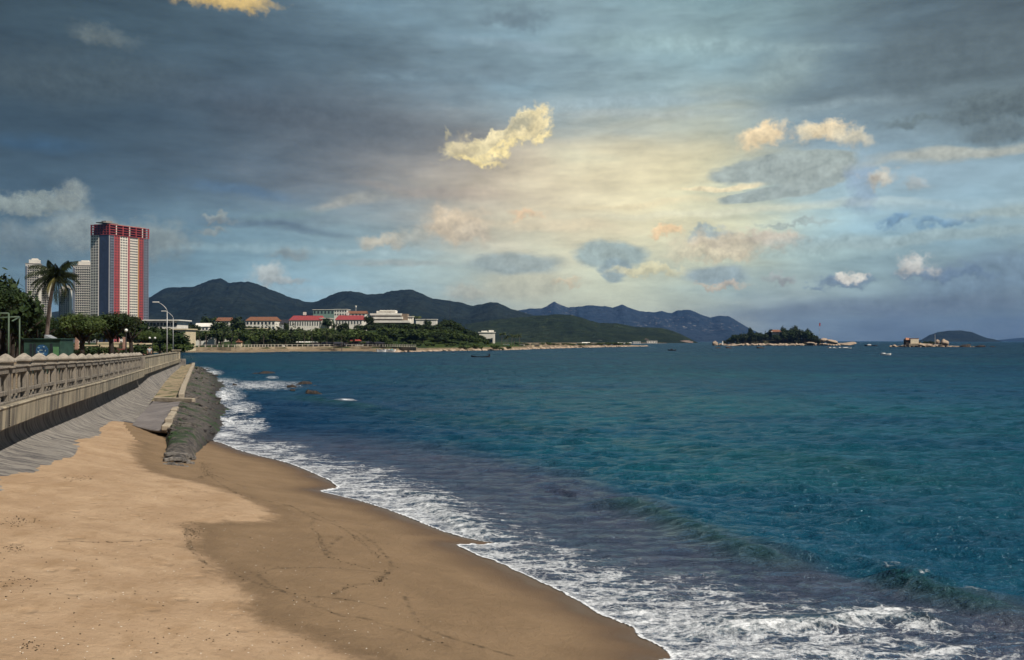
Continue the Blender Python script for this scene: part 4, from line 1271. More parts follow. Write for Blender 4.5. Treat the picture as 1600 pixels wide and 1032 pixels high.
M_BEACHF = flat('shore_soil', (0.30, 0.24, 0.16), 0.95, 0.2, 0.2)
m, t, b = newmat("land_cover")
p = t.pos(); _, ly_, lz_ = t.sep(p)
n = t.noise(p, 0.06, 6, 0.65); n2 = t.noise(p, 0.6, 5, 0.7)
grass = t.mix(t.sstep(n, 0.4, 0.6), (0.022, 0.040, 0.013, 1), (0.050, 0.074, 0.022, 1))
grass = t.mix(t.sstep(n2, 0.45, 0.7, 0, .7), grass, (0.03, 0.05, 0.015, 1))
sandy = t.mix(t.sstep(n2, 0.4, 0.7), (0.27, 0.21, 0.14, 1), (0.14, 0.105, 0.07, 1))
t.put(b.inputs['Base Color'], t.mix(t.m('MULTIPLY', t.sstep(lz_, 1.0, 1.7), t.sstep(ly_, 200.0, 300.0)), sandy, grass))
b.inputs['Roughness'].default_value = 1.0; b.inputs['Specular IOR Level'].default_value = 0.1
t.put(b.inputs['Normal'], t.bump(n2, 0.8, 0.6))
M_LAND = m
ys = [5.0]
while ys[-1] < 440: ys.append(ys[-1] * 1.03)
while ys[-1] < 3450: ys.append(ys[-1] * 1.012 if ys[-1] < 700 else ys[-1] * 1.04)
ys = np.array(ys); tt = np.linspace(-1.25, 0.21, 560)
gy = np.repeat(ys[:, None], len(tt), 1); gx = tt[None, :] * gy
inn = in_poly(gx, gy, LAND_POLY)
gz = land_z(gx, gy)
dcs = seg_dist(gx, gy, COASTLINE)
gz = np.where(inn, gz, np.where(gy < 150, 1.2, -1.0))
fc = grid_faces(*gx.shape, keep=inn | (dcs < 0.8))
# near the sea wall the sheet stops behind the ledge beam: pull verts to the line
xl = np.interp(gy, LINE_Y, LINE_X) - 0.6
gx2 = np.where((gy < 128) & (gx > xl), xl, gx)
gz = np.where((gy < 128) & (gx > xl), np.interp(gy, LEDGE_Y, LEDGE_Z) - 0.03, gz)
idx = -np.ones(gx.size, dtype=np.int64); used = np.unique(fc); idx[used] = np.arange(len(used)); fc = idx[fc]
me = np_mesh("land", np.stack([gx2.ravel(), gy.ravel(), gz.ravel()], -1)[used], fc, M_LAND, True)
tag(link(me, "ground", None), "land behind the sea wall and along the far shore, paved by the wall and grassy on the hill", None, kind='structure')

def forest_mat(name, c0, c1, rock=None, bs=1.0, rock_amt=.0):
    m, t, b = newmat(name); p = t.pos()
    n = t.noise(p, 0.0035 * bs, 6, 0.62); n2 = t.noise(p, 0.03 * bs, 6, 0.7)
    c = t.mix(t.sstep(n, 0.38, 0.62), (*c0, 1), (*c1, 1))
    c = t.mix(t.sstep(n2, 0.42, 0.62, 0, 0.6), c, tuple(k * 0.4 for k in c0) + (1,))
    if rock:
        rk = t.m('MULTIPLY', t.sstep(t.noise(p, 0.034 * bs, 5, 0.75), 0.66 - rock_amt, 0.70 - rock_amt), t.sstep(t.noise(p, 0.0016 * bs, 3, .5), 0.42, 0.54))
        c = t.mix(rk, c, (*rock, 1))
    t.put(b.inputs['Base Color'], c); b.inputs['Roughness'].default_value = 1.0; b.inputs['Specular IOR Level'].default_value = 0.05
    t.put(b.inputs['Normal'], t.bump(t.m('ADD', n2, t.m('MULTIPLY', t.noise(p, 0.012 * bs, 5, .6), 2.0)), 1.0, 16.0 / bs))
    return m
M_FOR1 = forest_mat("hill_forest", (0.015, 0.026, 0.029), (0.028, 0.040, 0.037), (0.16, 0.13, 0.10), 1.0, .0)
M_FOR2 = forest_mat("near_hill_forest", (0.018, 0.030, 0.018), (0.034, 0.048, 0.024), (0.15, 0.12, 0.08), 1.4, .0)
M_FOR3 = forest_mat("hazed_range_scrub", (0.024, 0.042, 0.066), (0.038, 0.056, 0.080), (0.46, 0.44, 0.40), 0.8, 0.06)  # scrub colour shifted to blue, distance haze painted in with it

def mountain(name, label, ridge, D, front, back, mat, seed, rough=0.2, base=-6.0, step=1.5, vb=533):
    us = np.arange(ridge[0][0], ridge[-1][0] + step, step)
    rv = np.interp(us, [r[0] for r in ridge], [r[1] for r in ridge])
    kz = np.maximum(EYE + (533 - rv) / F * D, 0.5)
    kz = kz + (fbm(us * 0.09, us * 0, 4, seed) - .5) * 0.05 * kz * sst(kz, 5, 60)
    S = np.concatenate([np.linspace(-1, 0, 34), np.linspace(0, 1, 8)[1:]])
    Y = np.where(S[:, None] < 0, D + S[:, None] * front, D + S[:, None] * back) + (fbm(us[None, :] * .012, us[None, :] * 0, 3, seed + 3) - .5) * 0.0
    Y = np.repeat(Y, len(us), 1) if Y.shape[1] == 1 else Y
    shp = (1 - np.abs(S) ** 1.35)[:, None]
    xx = (us[None, :] - 800) / F * (D + (Y - D) * 0.85)
    gul = fbm(xx / (D * .055), Y / (D * .11), 5, seed + 7, ridged=True)
    zz = base + (kz[None, :] - base) * (shp * (1 - rough * (1 - gul) * 2.2 * np.clip((1 - shp) * 5, 0, 1)))
    A = np.stack([xx, Y, zz], -1)
    me = np_mesh(name, A.reshape(-1, 3), grid_faces(len(S), len(us)), mat, True)
    return tag(link(me, name, None), label, None, kind='structure')

R1 = [(-60, 500), (60, 492), (140, 480), (200, 472), (232, 466), (250, 457), (264, 450), (300, 448), (312, 444), (325, 439), (345, 435.5), (350, 438), (356, 442), (372, 441), (388, 440), (400, 443), (412, 448), (430, 456), (450, 464), (470, 470), (487, 473), (497, 471), (512, 464), (530, 457), (548, 455), (560, 457), (572, 461), (585, 460), (600, 458), (612, 454), (625, 452.5), (645, 452.5), (656, 457), (668, 465), (690, 469), (720, 473), (740, 478), (752, 476), (766, 473), (778, 474), (800, 483), (830, 492), (860, 501), (900, 515), (930, 531)]
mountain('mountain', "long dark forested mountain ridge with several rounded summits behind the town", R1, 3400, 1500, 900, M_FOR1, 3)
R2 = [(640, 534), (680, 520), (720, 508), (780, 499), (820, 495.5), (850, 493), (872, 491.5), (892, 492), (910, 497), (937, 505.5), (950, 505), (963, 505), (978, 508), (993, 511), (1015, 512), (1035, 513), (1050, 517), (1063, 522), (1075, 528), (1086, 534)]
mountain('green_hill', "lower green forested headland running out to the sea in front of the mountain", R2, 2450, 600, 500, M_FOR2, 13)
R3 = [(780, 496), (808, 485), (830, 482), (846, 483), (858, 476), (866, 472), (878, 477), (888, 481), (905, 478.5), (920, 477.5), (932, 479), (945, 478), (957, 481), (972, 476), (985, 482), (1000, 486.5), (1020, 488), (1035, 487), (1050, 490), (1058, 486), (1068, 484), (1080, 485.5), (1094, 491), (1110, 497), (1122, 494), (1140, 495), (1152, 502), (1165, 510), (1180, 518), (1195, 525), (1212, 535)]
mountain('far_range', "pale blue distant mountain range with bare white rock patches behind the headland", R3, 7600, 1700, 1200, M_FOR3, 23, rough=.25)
R4 = [(1425, 534), (1440, 531), (1452, 524), (1465, 519.5), (1482, 517), (1502, 516.5), (1518, 519), (1530, 524), (1542, 528.5), (1552, 530), (1565, 534)]
mountain('distant_island', "low dome shaped grey island on the horizon behind the rocky islet", R4, 5200, 350, 400, M_FOR1, 33, rough=.2, step=1.0)
R5 = [(1545, 534), (1560, 531.5), (1585, 529), (1610, 527), (1680, 528), (1760, 534)]
mountain('faint_coast', "very faint low coast on the horizon at the right edge", R5, 11500, 600, 600, M_FOR1, 43, step=3.0)

# ---- far shore embankment wall with its white posts
M_EMB = flat('embankment_stone', (0.33, 0.27, 0.19), 0.9, 0.25, 0.3, dirt=(0.16, 0.12, 0.08))
def offset_line(pts, d):
    out = []
    for i, (x, y) in enumerate(pts):
        a = pts[max(i - 1, 0)]; c = pts[min(i + 1, len(pts) - 1)]
        v = Vector((c[0] - a[0], c[1] - a[1], 0)).normalized()
        out.append((x - v.y * d, y + v.x * d))
    return out
emb = offset_line(far_coast[:6], 9.0)
emb_s = smooth_poly(emb, 6)
fence = thing('seaside_railing', "pale railing with many short posts along the far shore promenade", 'railing', (emb_s[0][0], emb_s[0][1], 0))
fo = (-emb_s[0][0], -emb_s[0][1])
mb = MB()
for (x0, y0), (x1, y1) in zip(emb_s[:-1], emb_s[1:]):
    L = math.hypot(x1 - x0, y1 - y0)
    mb.box(((x0 + x1) / 2 + fo[0], (y0 + y1) / 2 + fo[1], 1.35), (L, 0.5, 1.5), math.atan2(y1 - y0, x1 - x0))
mb.build('embankment', M_EMB, fence)
mb = MB()
for (x0, y0), (x1, y1) in zip(emb_s[:-1], emb_s[1:]):
    L = math.hypot(x1 - x0, y1 - y0)
    mb.box(((x0 + x1) / 2 + fo[0], (y0 + y1) / 2 + fo[1], 2.95), (L, 0.14, 0.12), math.atan2(y1 - y0, x1 - x0))
M_WCONC = flat('whitewashed_concrete', (0.58, 0.54, 0.46), 0.8, 0.15, 0.8)
mb.build('top_rail', M_WCONC, fence)
pm = MB(); pm.box((0, 0, 0.55), (0.30, 0.30, 1.1)); pp = pm.build('railing_post', M_WCONC, fence)
total = 0; pos_ = []
for (x0, y0), (x1, y1) in zip(emb_s[:-1], emb_s[1:]):
    L = math.hypot(x1 - x0, y1 - y0); s = (-total) % 1.25
    while s < L: pos_.append((x0 + (x1 - x0) * s / L, y0 + (y1 - y0) * s / L)); s += 1.25
    total += L
pos_ = pos_[:: max(1, math.ceil(len(pos_) / 95))]
for i, (x, y) in enumerate(pos_):
    o = pp if i == 0 else pp.copy()
    if i: COL.objects.link(o); o.parent = fence
    o.location = (x + fo[0], y + fo[1], 2.0)

# ================================================================== vegetation
def leaf_mat(name, c0, c1, trans=0.0):
    m, t, b = newmat(name)
    p = t.obj(); oi = t.node('ShaderNodeObjectInfo')
    n = t.noise(t.vm('ADD', p, t.vm('SCALE', (31.0, 17.0, 9.0), scale=oi.outputs['Random'])), 2.2, 5, 0.65)
    c = t.mix(t.sstep(n, 0.36, 0.64), (*c0, 1), (*c1, 1))
    c = t.mix(t.m('MULTIPLY', oi.outputs['Random'], 0.45), c, (c0[0] * .7 + .012, c0[1] * .8, c0[2] * .7, 1))
    t.put(b.inputs['Base Color'], c); b.inputs['Roughness'].default_value = 0.65; b.inputs['Specular IOR Level'].default_value = 0.2
    return m
M_LEAF_D = leaf_mat('dark_foliage', (0.012, 0.028, 0.008), (0.035, 0.060, 0.016))
M_LEAF_M = leaf_mat('mid_foliage', (0.025, 0.050, 0.012), (0.090, 0.125, 0.032))
M_LEAF_L = leaf_mat('light_foliage', (0.045, 0.080, 0.018), (0.120, 0.150, 0.040))
M_LEAF_C = leaf_mat('needle_foliage', (0.020, 0.032, 0.014), (0.055, 0.068, 0.028))
M_PALM = leaf_mat('palm_foliage', (0.020, 0.040, 0.014), (0.080, 0.100, 0.030))
M_BARK = flat('bark', (0.10, 0.075, 0.055), 0.95, 0.3, 6.0)
M_BARKD = flat('dark_bark', (0.035, 0.027, 0.022), 0.95, 0.3, 6.0)
M_PBARK = flat('palm_bark', (0.17, 0.135, 0.12), 0.95, 0.25, 8.0)

def crown_mesh(seed, n, leaf, blobs, name='crown', squash=1.0):
    """n leaf clumps spread through a set of lumps (x, y, z, r)"""
    g = np.random.default_rng(seed)
    w_ = np.array([b_[3] ** 2.2 for b_ in blobs]); w_ /= w_.sum()
    ch = g.choice(len(blobs), n, p=w_)
    B = np.array(blobs)[ch]
    d = g.normal(size=(n, 3)); d /= np.linalg.norm(d, axis=1)[:, None]
    r_ = B[:, 3:4] * g.uniform(0.25, 1.0, (n, 1)) ** 0.45 * (1 + 0.12 * g.normal(size=(n, 1)))
    c = B[:, :3] + d * r_ * np.array([1, 1, squash])
    # leaf quad facing roughly outward with jitter
    nrm = d + g.normal(size=(n, 3)) * 0.55; nrm[:, 2] += 0.35; nrm /= np.linalg.norm(nrm, axis=1)[:, None]
    a = np.cross(nrm, g.normal(size=(n, 3))); a /= np.linalg.norm(a, axis=1)[:, None]
    b_ = np.cross(nrm, a)
    s = leaf * g.uniform(0.5, 1.3, (n, 1))
    v = np.stack([c - a * s, c + b_ * s * .55, c + a * s, c - b_ * s * .55], 1).reshape(-1, 3)
    f = np.arange(4 * n).reshape(n, 4)
    return np_mesh(name, v, f, None, False)

def round_blobs(seed, k=9, R_=1.0, zc=1.0, flatn=.7):
    r_ = random.Random(seed); out = [(0, 0, zc, R_ * .6)]
    for i in range(k):
        a = r_.uniform(0, 6.28); q = R_ * r_.uniform(.3, .62); z = zc + r_.uniform(-.35, .5) * R_ * flatn
        out.append((math.cos(a) * q, math.sin(a) * q, z, R_ * r_.uniform(.28, .46)))
    return out

def cone_blobs(seed, tiers=7):
    r_ = random.Random(seed); out = []
    for i in range(tiers):
        f_ = i / (tiers - 1); rad = .42 * (1 - f_) ** .8 + .05
        for k in range(max(1, int(4 * (1 - f_)) + 1)):
            a = r_.uniform(0, 6.28); q = rad * r_.uniform(.2, .8)
            out.append((math.cos(a) * q, math.sin(a) * q, .25 + 1.65 * f_, rad * r_.uniform(.35, .6) + .04))
    return out

# unit trees: crown centre about 1.3 high, total height about 2
FAR_CROWN = [crown_mesh(40 + i, 620, .11, round_blobs(i + 3, 9, .85, 1.15, .8)) for i in range(6)]
CONE_CROWN = [crown_mesh(60 + i, 520, .085, cone_blobs(i + 5)) for i in range(4)]
BUSH_CROWN = [crown_mesh(80 + i, 320, .13, round_blobs(i + 33, 6, .8, .45, .5)) for i in range(3)]
mb = MB(); mb.tube([(0, 0, -.15), (.02, 0, .5), (-.03, .02, 1.0)], [.07, .05, .03], 6); mb.tube([(.01, 0, .5), (.3, .1, 1.0)], [.035, .015], 5); mb.tube([(.01, 0, .6), (-.25, -.1, 1.1)], [.035, .015], 5)
tr_o = mb.build('trunk', None); TRUNK_ME = tr_o.data; bpy.data.objects.remove(tr_o)

def mesh_with(me, mat, cache={}):
    k = (me.name, mat.name)
    if k not in cache:
        c = me.copy(); c.materials.clear(); c.materials.append(mat); cache[k] = c
    return cache[k]

def tree(kind, x, y, z, h, w_, label, group, mat, name='broadleaf_tree', cat='tree', bark=None, seed=None):
    """a tree h high and w_ wide standing at (x, y, z)"""
    r_ = random.Random(seed if seed is not None else random.random())
    o = thing(name, label, cat, (x, y, z), r_.uniform(0, 6.28), group)
    src = {'round': FAR_CROWN, 'cone': CONE_CROWN, 'bush': BUSH_CROWN}[kind]
    me = mesh_with(r_.choice(src), mat)
    c = link(me, 'crown', None, o)
    hh_ = {'round': 2.0, 'cone': 2.0, 'bush': 1.05}[kind]; ww_ = {'round': 1.75, 'cone': .95, 'bush': 1.5}[kind]
    c.scale = (w_ / ww_, w_ / ww_, h / hh_)
    if kind != 'bush':
        tk = link(mesh_with(TRUNK_ME, bark or M_BARK), 'trunk', None, o); tk.scale = (h * .45, h * .45, h / 2.0)
    return o

def frond(mb, base, az_, up, L, droop, nl=14, wleaf=.05, lleaf=.45):
    """a feather palm frond: arching rib with paired drooping leaflets"""
    pts = []
    p_ = Vector(base); el_ = up
    for i in range(nl + 1):
        pts.append(p_.copy())
        p_ = p_ + Vector((math.cos(az_) * math.cos(el_), math.sin(az_) * math.cos(el_), math.sin(el_))) * (L / nl)
        el_ -= droop / nl
    mb.tube(pts, [L * .012 * (1 - i / (nl + 1)) + .004 for i in range(nl + 1)], 3, cap=False)
    side = Vector((-math.sin(az_), math.cos(az_), 0))
    for i in range(1, nl + 1):
        f_ = i / nl; ll = lleaf * L * (math.sin(math.pi * min(1, f_ * .92 + .08)) ** .6) * .62
        for s in (-1, 1):
            tdir = (pts[i] - pts[i - 1]).normalized()
            d = (side * s * .8 + tdir * .55 + Vector((0, 0, -.55 - .3 * random.random()))).normalized()
            q0 = pts[i]; wv_ = tdir * (wleaf * L)
            mb.add([q0 - wv_, q0 + wv_, q0 + d * ll * .6 + wv_ * .8 + Vector((0, 0, -.03 * L)), q0 + d * ll + Vector((0, 0, -.10 * L))], [(0, 1, 2, 3)])

def palm_meshes(seed, H=2.0, lean=.15, n=13, L=.85, nl=9, detail=6):
    random.seed(seed)
    mb = MB(); pts = [(lean * (i / 6) ** 1.6 * H * .5, 0.02 * math.sin(i), H * i / 6) for i in range(7)]
    mb.tube(pts, [.055 * H / 2, .042 * H / 2, .036 * H / 2, .034 * H / 2, .032 * H / 2, .030 * H / 2, .028 * H / 2], detail)
    t_o = mb.build('trunk', None); tm = t_o.data; bpy.data.objects.remove(t_o)
    mb = MB(); top = pts[-1]
    for k in range(n):
        frond(mb, top, 6.283 * k / n * 1.618 * 2 + random.uniform(-.3, .3), random.uniform(-.35, 1.1), L * random.uniform(.8, 1.1), random.uniform(1.1, 1.9), nl)
    c_o = mb.build('fronds', None); cm = c_o.data; bpy.data.objects.remove(c_o)
    return tm, cm
FAR_PALMS = [palm_meshes(s, lean=l) for s, l in ((1, .1), (2, -.12), (3, .25))]
def palm(x, y, z, h, label, group, seed=0):
    o = thing('palm_tree', label, 'palm tree', (x, y, z), random.uniform(0, 6.28), group)
    tm, cm = FAR_PALMS[seed % 3]
    a = link(mesh_with(tm, M_PBARK), 'trunk', None, o); a.scale = (h / 2.3,) * 3
    b_ = link(mesh_with(cm, M_PALM), 'fronds', None, o); b_.scale = (h / 2.3,) * 3
    return o
random.seed(99)

def scatter(zone, kind, n, u0, u1, y0, y1, h0, h1, wr, label, group, mat, name, zfn=lz, envelope=None, cat='tree'):
    for i in range(n):
        f_ = (i + random.random()) / n
        u = u0 + (u1 - u0) * f_; y = random.uniform(y0, y1)
        x = X(u, y); z = zfn(x, y); h = random.uniform(h0, h1)
        if envelope:
            top = Z(np.interp(u, envelope[0], envelope[1]), y); h = min(h, top - z)
            if h < 1.5: continue
        tree(kind, x, y, z, h, h * random.uniform(*wr), label, group, mat, name, cat=cat)

# -- trees along the far promenade (y about 430-460)
G1 = 'trees along the far promenade'
scatter('a', 'round', 30, 288, 600, 424, 460, 5.5, 9.5, (.9, 1.3), "dark leafy tree lining the far promenade behind its railing", G1, M_LEAF_M, 'promenade_tree')
scatter('a', 'cone', 11, 395, 470, 436, 462, 9, 12.5, (.45, .62), "tall wispy dark casuarina in the clump left of the parked coach", 'casuarinas on the far promenade', M_LEAF_C, 'casuarina_tree')
for i, u in enumerate([298, 312, 322, 338, 349, 361, 372, 386, 398, 412, 476, 488, 500, 511, 522, 534]):
    y = random.uniform(422, 438); x = X(u, y)
    palm(x, y, lz(x, y), random.uniform(6, 8.5), "coconut palm standing among the far promenade trees", 'palms on the far promenade', i)
# -- trees on the hill among the hotels
ENV1 = ([280, 300, 330, 350, 372, 392, 400, 430, 447, 460, 500, 512, 530, 548, 560, 576, 600], [495, 492, 490, 494, 486, 494, 512, 513, 500, 511, 511, 500, 488, 492, 499, 492, 500])
G2 = 'trees between the hill hotels'
scatter('b', 'round', 20, 282, 400, 490, 600, 7, 15, (.9, 1.2), "dark broad tree on the left end of the hill, around the white villas", G2 + ' left', M_LEAF_D, 'broadleaf_tree', envelope=ENV1)
scatter('b', 'round', 28, 400, 560, 480, 530, 5, 9.5, (.9, 1.3), "round green tree in the row below the hill hotels", 'trees in the row below the hill hotels', M_LEAF_M, 'broadleaf_tree', envelope=([0, 1600], [510.5, 510.5]))
scatter('b', 'round', 12, 400, 600, 640, 720, 8, 14, (.9, 1.2), "dark tree rising behind the hill hotels", 'trees rising behind the hill hotels', M_LEAF_D, 'broadleaf_tree', envelope=([400, 450, 490, 500, 560, 600], [499, 496, 499, 492, 490, 496]))
for u, vt, y, wd, lab in [(372, 486, 545, 30, "biggest dark tree on the skyline left of the orange roofed hotel"), (326, 489, 560, 34, "broad dark tree on the skyline above the white villas"), (447, 500, 548, 13, "slim dark tree between the orange roofed and the red roofed hotel"),
                          (577, 490, 555, 22, "dark tree standing against the left side of the layered white building"), (536, 500, 520, 30, "dark round tree in front of the second red roofed hotel"), (512, 492, 560, 22, "dark tree between the two red roofed hotels")]:
    x = X(u, y); z = lz(x, y); tree('round', x, y, z, Z(vt, y) - z, wd / F * y, lab, None, M_LEAF_D)
# -- wooded slope under the layered building
ENV2 = ([535, 560, 580, 640, 680, 700, 712, 725, 745, 765, 775], [516, 508, 503, 504, 507, 497, 500, 512, 518, 530, 540])
scatter('c', 'round', 66, 545, 765, 560, 620, 6, 12, (1.0, 1.4), "dark tree on the upper wooded slope under the layered white building", 'trees on the upper wooded slope', M_LEAF_D, 'broadleaf_tree', envelope=ENV2)
scatter('c', 'bush', 60, 560, 765, 544, 575, 2.5, 4.2, (1.2, 1.7), "dark thicket bush along the brow of the wooded slope", 'bushes along the brow of the slope', M_LEAF_D, 'shrub', cat='shrub')
scatter('c', 'round', 72, 596, 770, 486, 556, 4, 8, (1.4, 2.0), "dark green tree low on the wooded slope behind the blue kiosks", 'trees low on the wooded slope', M_LEAF_D, 'broadleaf_tree', envelope=([560, 600, 700, 760, 775], [520, 516, 520, 532, 542]))
scatter('c', 'bush', 40, 500, 620, 478, 540, 1.5, 3, (1.6, 2.6), "light green shrub on the grassy slope behind the dark roofed restaurant", 'shrubs on the grassy slope', M_LEAF_L, 'shrub', cat='shrub')
scatter('c', 'bush', 26, 470, 800, 452, 476, 1.5, 3, (1.5, 2.4), "green shrub at the foot of the wooded slope by the shore", 'shrubs at the foot of the slope', M_LEAF_M, 'shrub', cat='shrub')
scatter('c', 'round', 44, 600, 765, 480, 545, 5, 9, (1.2, 1.7), "leafy mid green tree scattered among the darker ones on the wooded slope", 'lighter trees on the wooded slope', M_LEAF_M, 'broadleaf_tree', envelope=([560, 600, 700, 760, 775], [514, 511, 514, 530, 542]))
for u, vt, y, wd, lab in [(700, 496, 590, 26, "tallest dark tree standing out on the slope right of the long white building"), (640, 492, 610, 10, "slim tree just right of the layered white building"), (668, 497, 590, 14, "small tree before the long white building")]:
    x = X(u, y); z = lz(x, y); tree('round', x, y, z, Z(vt, y) - z, wd / F * y, lab, None, M_LEAF_D)
for i, (u, vt, y) in enumerate([(784, 520, 560), (793, 524, 560), (799, 522, 575), (804, 523, 560), (812, 522, 570), (645, 494, 600), (652, 493, 600), (790, 526, 540)]):
    x = X(u, y); z = lz(x, y)
    if u > 700: palm(x, y, z, Z(vt, y) - z, "palm in the little clump right of the boxy white house", 'palms right of the boxy white house', i)
    else: palm(x, y, z, Z(vt, y) - z, "palm on the hilltop beside the layered white building", 'palms on the hilltop', i)
scatter('e', 'bush', 34, 790, 985, 600, 760, 1.2, 2.4, (2, 3.4), "low green bush on the flat spit of land", 'bushes on the spit', M_LEAF_M, 'shrub', cat='shrub', zfn=lambda x, y: 1.5)

# ---- city side trees
def cz(y): return ledge_z(min(y, 127))
G4 = 'dense dark trees at the left edge'
ENV3 = ([-60, 0, 14, 26, 40, 54], [405, 411, 421, 432, 446, 480])
for i in range(13):
    u = -56 + i * 7.6; y = 112 + (i * 37 % 29); x = X(u, y); z = cz(y)
    top = Z(np.interp(u, *ENV3) + random.uniform(0, 10), y)
    tree('round', x, y, z, top - z, random.uniform(5, 7.5), "dense dark tree in the grove at the left edge behind the green frame", G4, M_LEAF_D, 'broadleaf_tree', bark=M_BARKD)

# ---- nearer trees with finer leaves
NEAR_CROWNS = [crown_mesh(200 + i, 9000, .045, round_blobs(i + 63, 16, .95, 1.2, .55)) for i in range(3)]
NEAR_CROWNS += [crown_mesh(210, 9000, .04, [(math.cos(a) * q, math.sin(a) * q, 1.45 + random.uniform(-.15, .2), random.uniform(.22, .36)) for a, q in [(random.uniform(0, 6.28), random.uniform(0, .8)) for _ in range(20)]])]
def near_tree(x, y, z, h, w_, label, mat, seed, trunk_h=.45, trunk_r=.05, name='broadleaf_tree', group=None):
    random.seed(seed)
    o = thing(name, label, 'tree', (x, y, z), random.uniform(0, 6.28), group)
    c = link(mesh_with(NEAR_CROWNS[seed % 4], mat), 'crown', None, o)
    c.scale = (w_ / 1.9, w_ / 1.9, h * (.74 if trunk_h > .4 else 1) / 1.95); c.location = (0, 0, h * .26 if trunk_h > .4 else 0)
    mb = MB(); mb.tube([(0, 0, -.2), (.05, 0, h * .2), (-.04, .03, h * .42), (0, 0, h * .6)], [h * trunk_r * 1.3, h * trunk_r, h * trunk_r * .8, h * trunk_r * .4], 9)
    for k in range(6):
        a = 6.28 * k / 6 + random.uniform(-.3, .3)
        mb.tube([(0, 0, h * random.uniform(.3, .42)), (math.cos(a) * w_ * .16, math.sin(a) * w_ * .16, h * .52), (math.cos(a) * w_ * .36, math.sin(a) * w_ * .36, h * .68)], [h * trunk_r * .55, h * trunk_r * .35, h * trunk_r * .12], 6)
    mb.build('trunk', M_BARKD, o, smooth=True)
    return o
def at(u, y): return X(u, y), y, cz(y)
for u, y, vt, wpx, lab, mat, sd in [
    (128, 118, 484, 84, "leafy green tree with thick dark trunk behind the balustrade, left of the trimmed pair", M_LEAF_M, 2),
    (174, 124, 483, 80, "leafy green tree with thick dark trunk behind the balustrade, right of the trimmed pair", M_LEAF_D, 1),
    (205, 140, 494, 46, "thin browning tree with yellowish leaves right of the trimmed pair", M_LEAF_C, 3),
    (96, 135, 500, 60, "dark spreading tree behind the leaning palm's trunk", M_LEAF_D, 0),
    (30, 116, 470, 92, "spreading dark green tree with layered boughs behind the green frame", M_LEAF_D, 3),
    (58, 120, 492, 80, "low dark tree shading the green booth", M_LEAF_D, 7),
    (232, 165, 515, 44, "low bushy green tree behind the parapet at the street lamps", M_LEAF_M, 2),
    (250, 185, 522, 50, "dark bush tree below the white modern house near the end pier", M_LEAF_D, 1),
    (-24, 100, 440, 120, "big dark tree cut by the left edge of the picture", M_LEAF_D, 0)]:
    x, y, z = at(u, y)
    near_tree(x, y, z, Z(vt, y) - z, wpx / F * y, lab, mat, sd)
for i in range(26):
    u = 8 + i * 11; y = 190 + (i * 53 % 70); x = X(u, y); z = 2.2
    tree('round', x, y, z, Z(np.interp(u, [0, 100, 180, 200, 240, 300], [500, 492, 486, 484, 497, 520]) + random.uniform(0, 8), y) - z, random.uniform(6, 9), "background tree in the dark belt between the park and the towers", 'belt of trees below the towers', M_LEAF_D, 'broadleaf_tree')
for i in range(14):
    u = 2 + i * 17; y = 140 + (i * 31 % 30); x = X(u, y)
    tree('bush', x, y, 2.2, random.uniform(1.2, 2.4), random.uniform(2.4, 4.5), "dark hedge bush in the park behind the balustrade", 'hedge bushes in the park', M_LEAF_D, 'shrub', cat='shrub')

# ---- the big leaning coconut palm
random.seed(4)
y = 105.0; bx, bz = X(67, y), cz(y)
pal = thing('coconut_palm', "tall coconut palm leaning right with a full head of fronds, in front of the towers", 'palm tree', (bx, y, bz))
pts = [Vector((X(u, y) - bx, 0.3 * math.sin(i), Z(v, y) - bz)) for i, (u, v) in enumerate([(67, 562), (68.5, 545), (71.5, 522), (75, 500), (79, 476), (83.5, 451), (87, 434)])]
pts = [Vector((p_.x, p_.y, p_.z)) for p_ in pts]
mb = MB(); mb.tube(pts, [.30, .24, .21, .20, .19, .17, .15], 12)
mb.build('trunk', M_PBARK, pal, smooth=True)
M_PALMD = leaf_mat('coconut_foliage', (0.009, 0.019, 0.009), (0.034, 0.048, 0.016))
M_PALMY = flat('yellow_frond', (0.20, 0.18, 0.06), 0.7, 0.3, 3.0)
top = pts[-1]
for k in range(36):
    mb = MB(); azk = k * 2.399; f_ = k / 35
    frond(mb, top, azk, 1.5 - 2.2 * f_ + random.uniform(-.12, .12), random.uniform(2.6, 3.5), random.uniform(1.0, 1.9), 26, .010, .34)
    mb.build('frond', M_PALMY if k in (19, 23) else M_PALMD, pal)
mb = MB()
for k in range(7):
    a = k * .9; mb.lathe((top.x + math.cos(a) * .28, top.y + math.sin(a) * .28, top.z - .35), [(0.02, -.14), (.11, -.08), (.14, 0), (.11, .09), (.02, .14)], 8)
mb.build('coconuts', flat('coconut', (0.11, 0.12, 0.04), 0.6), pal, smooth=True)

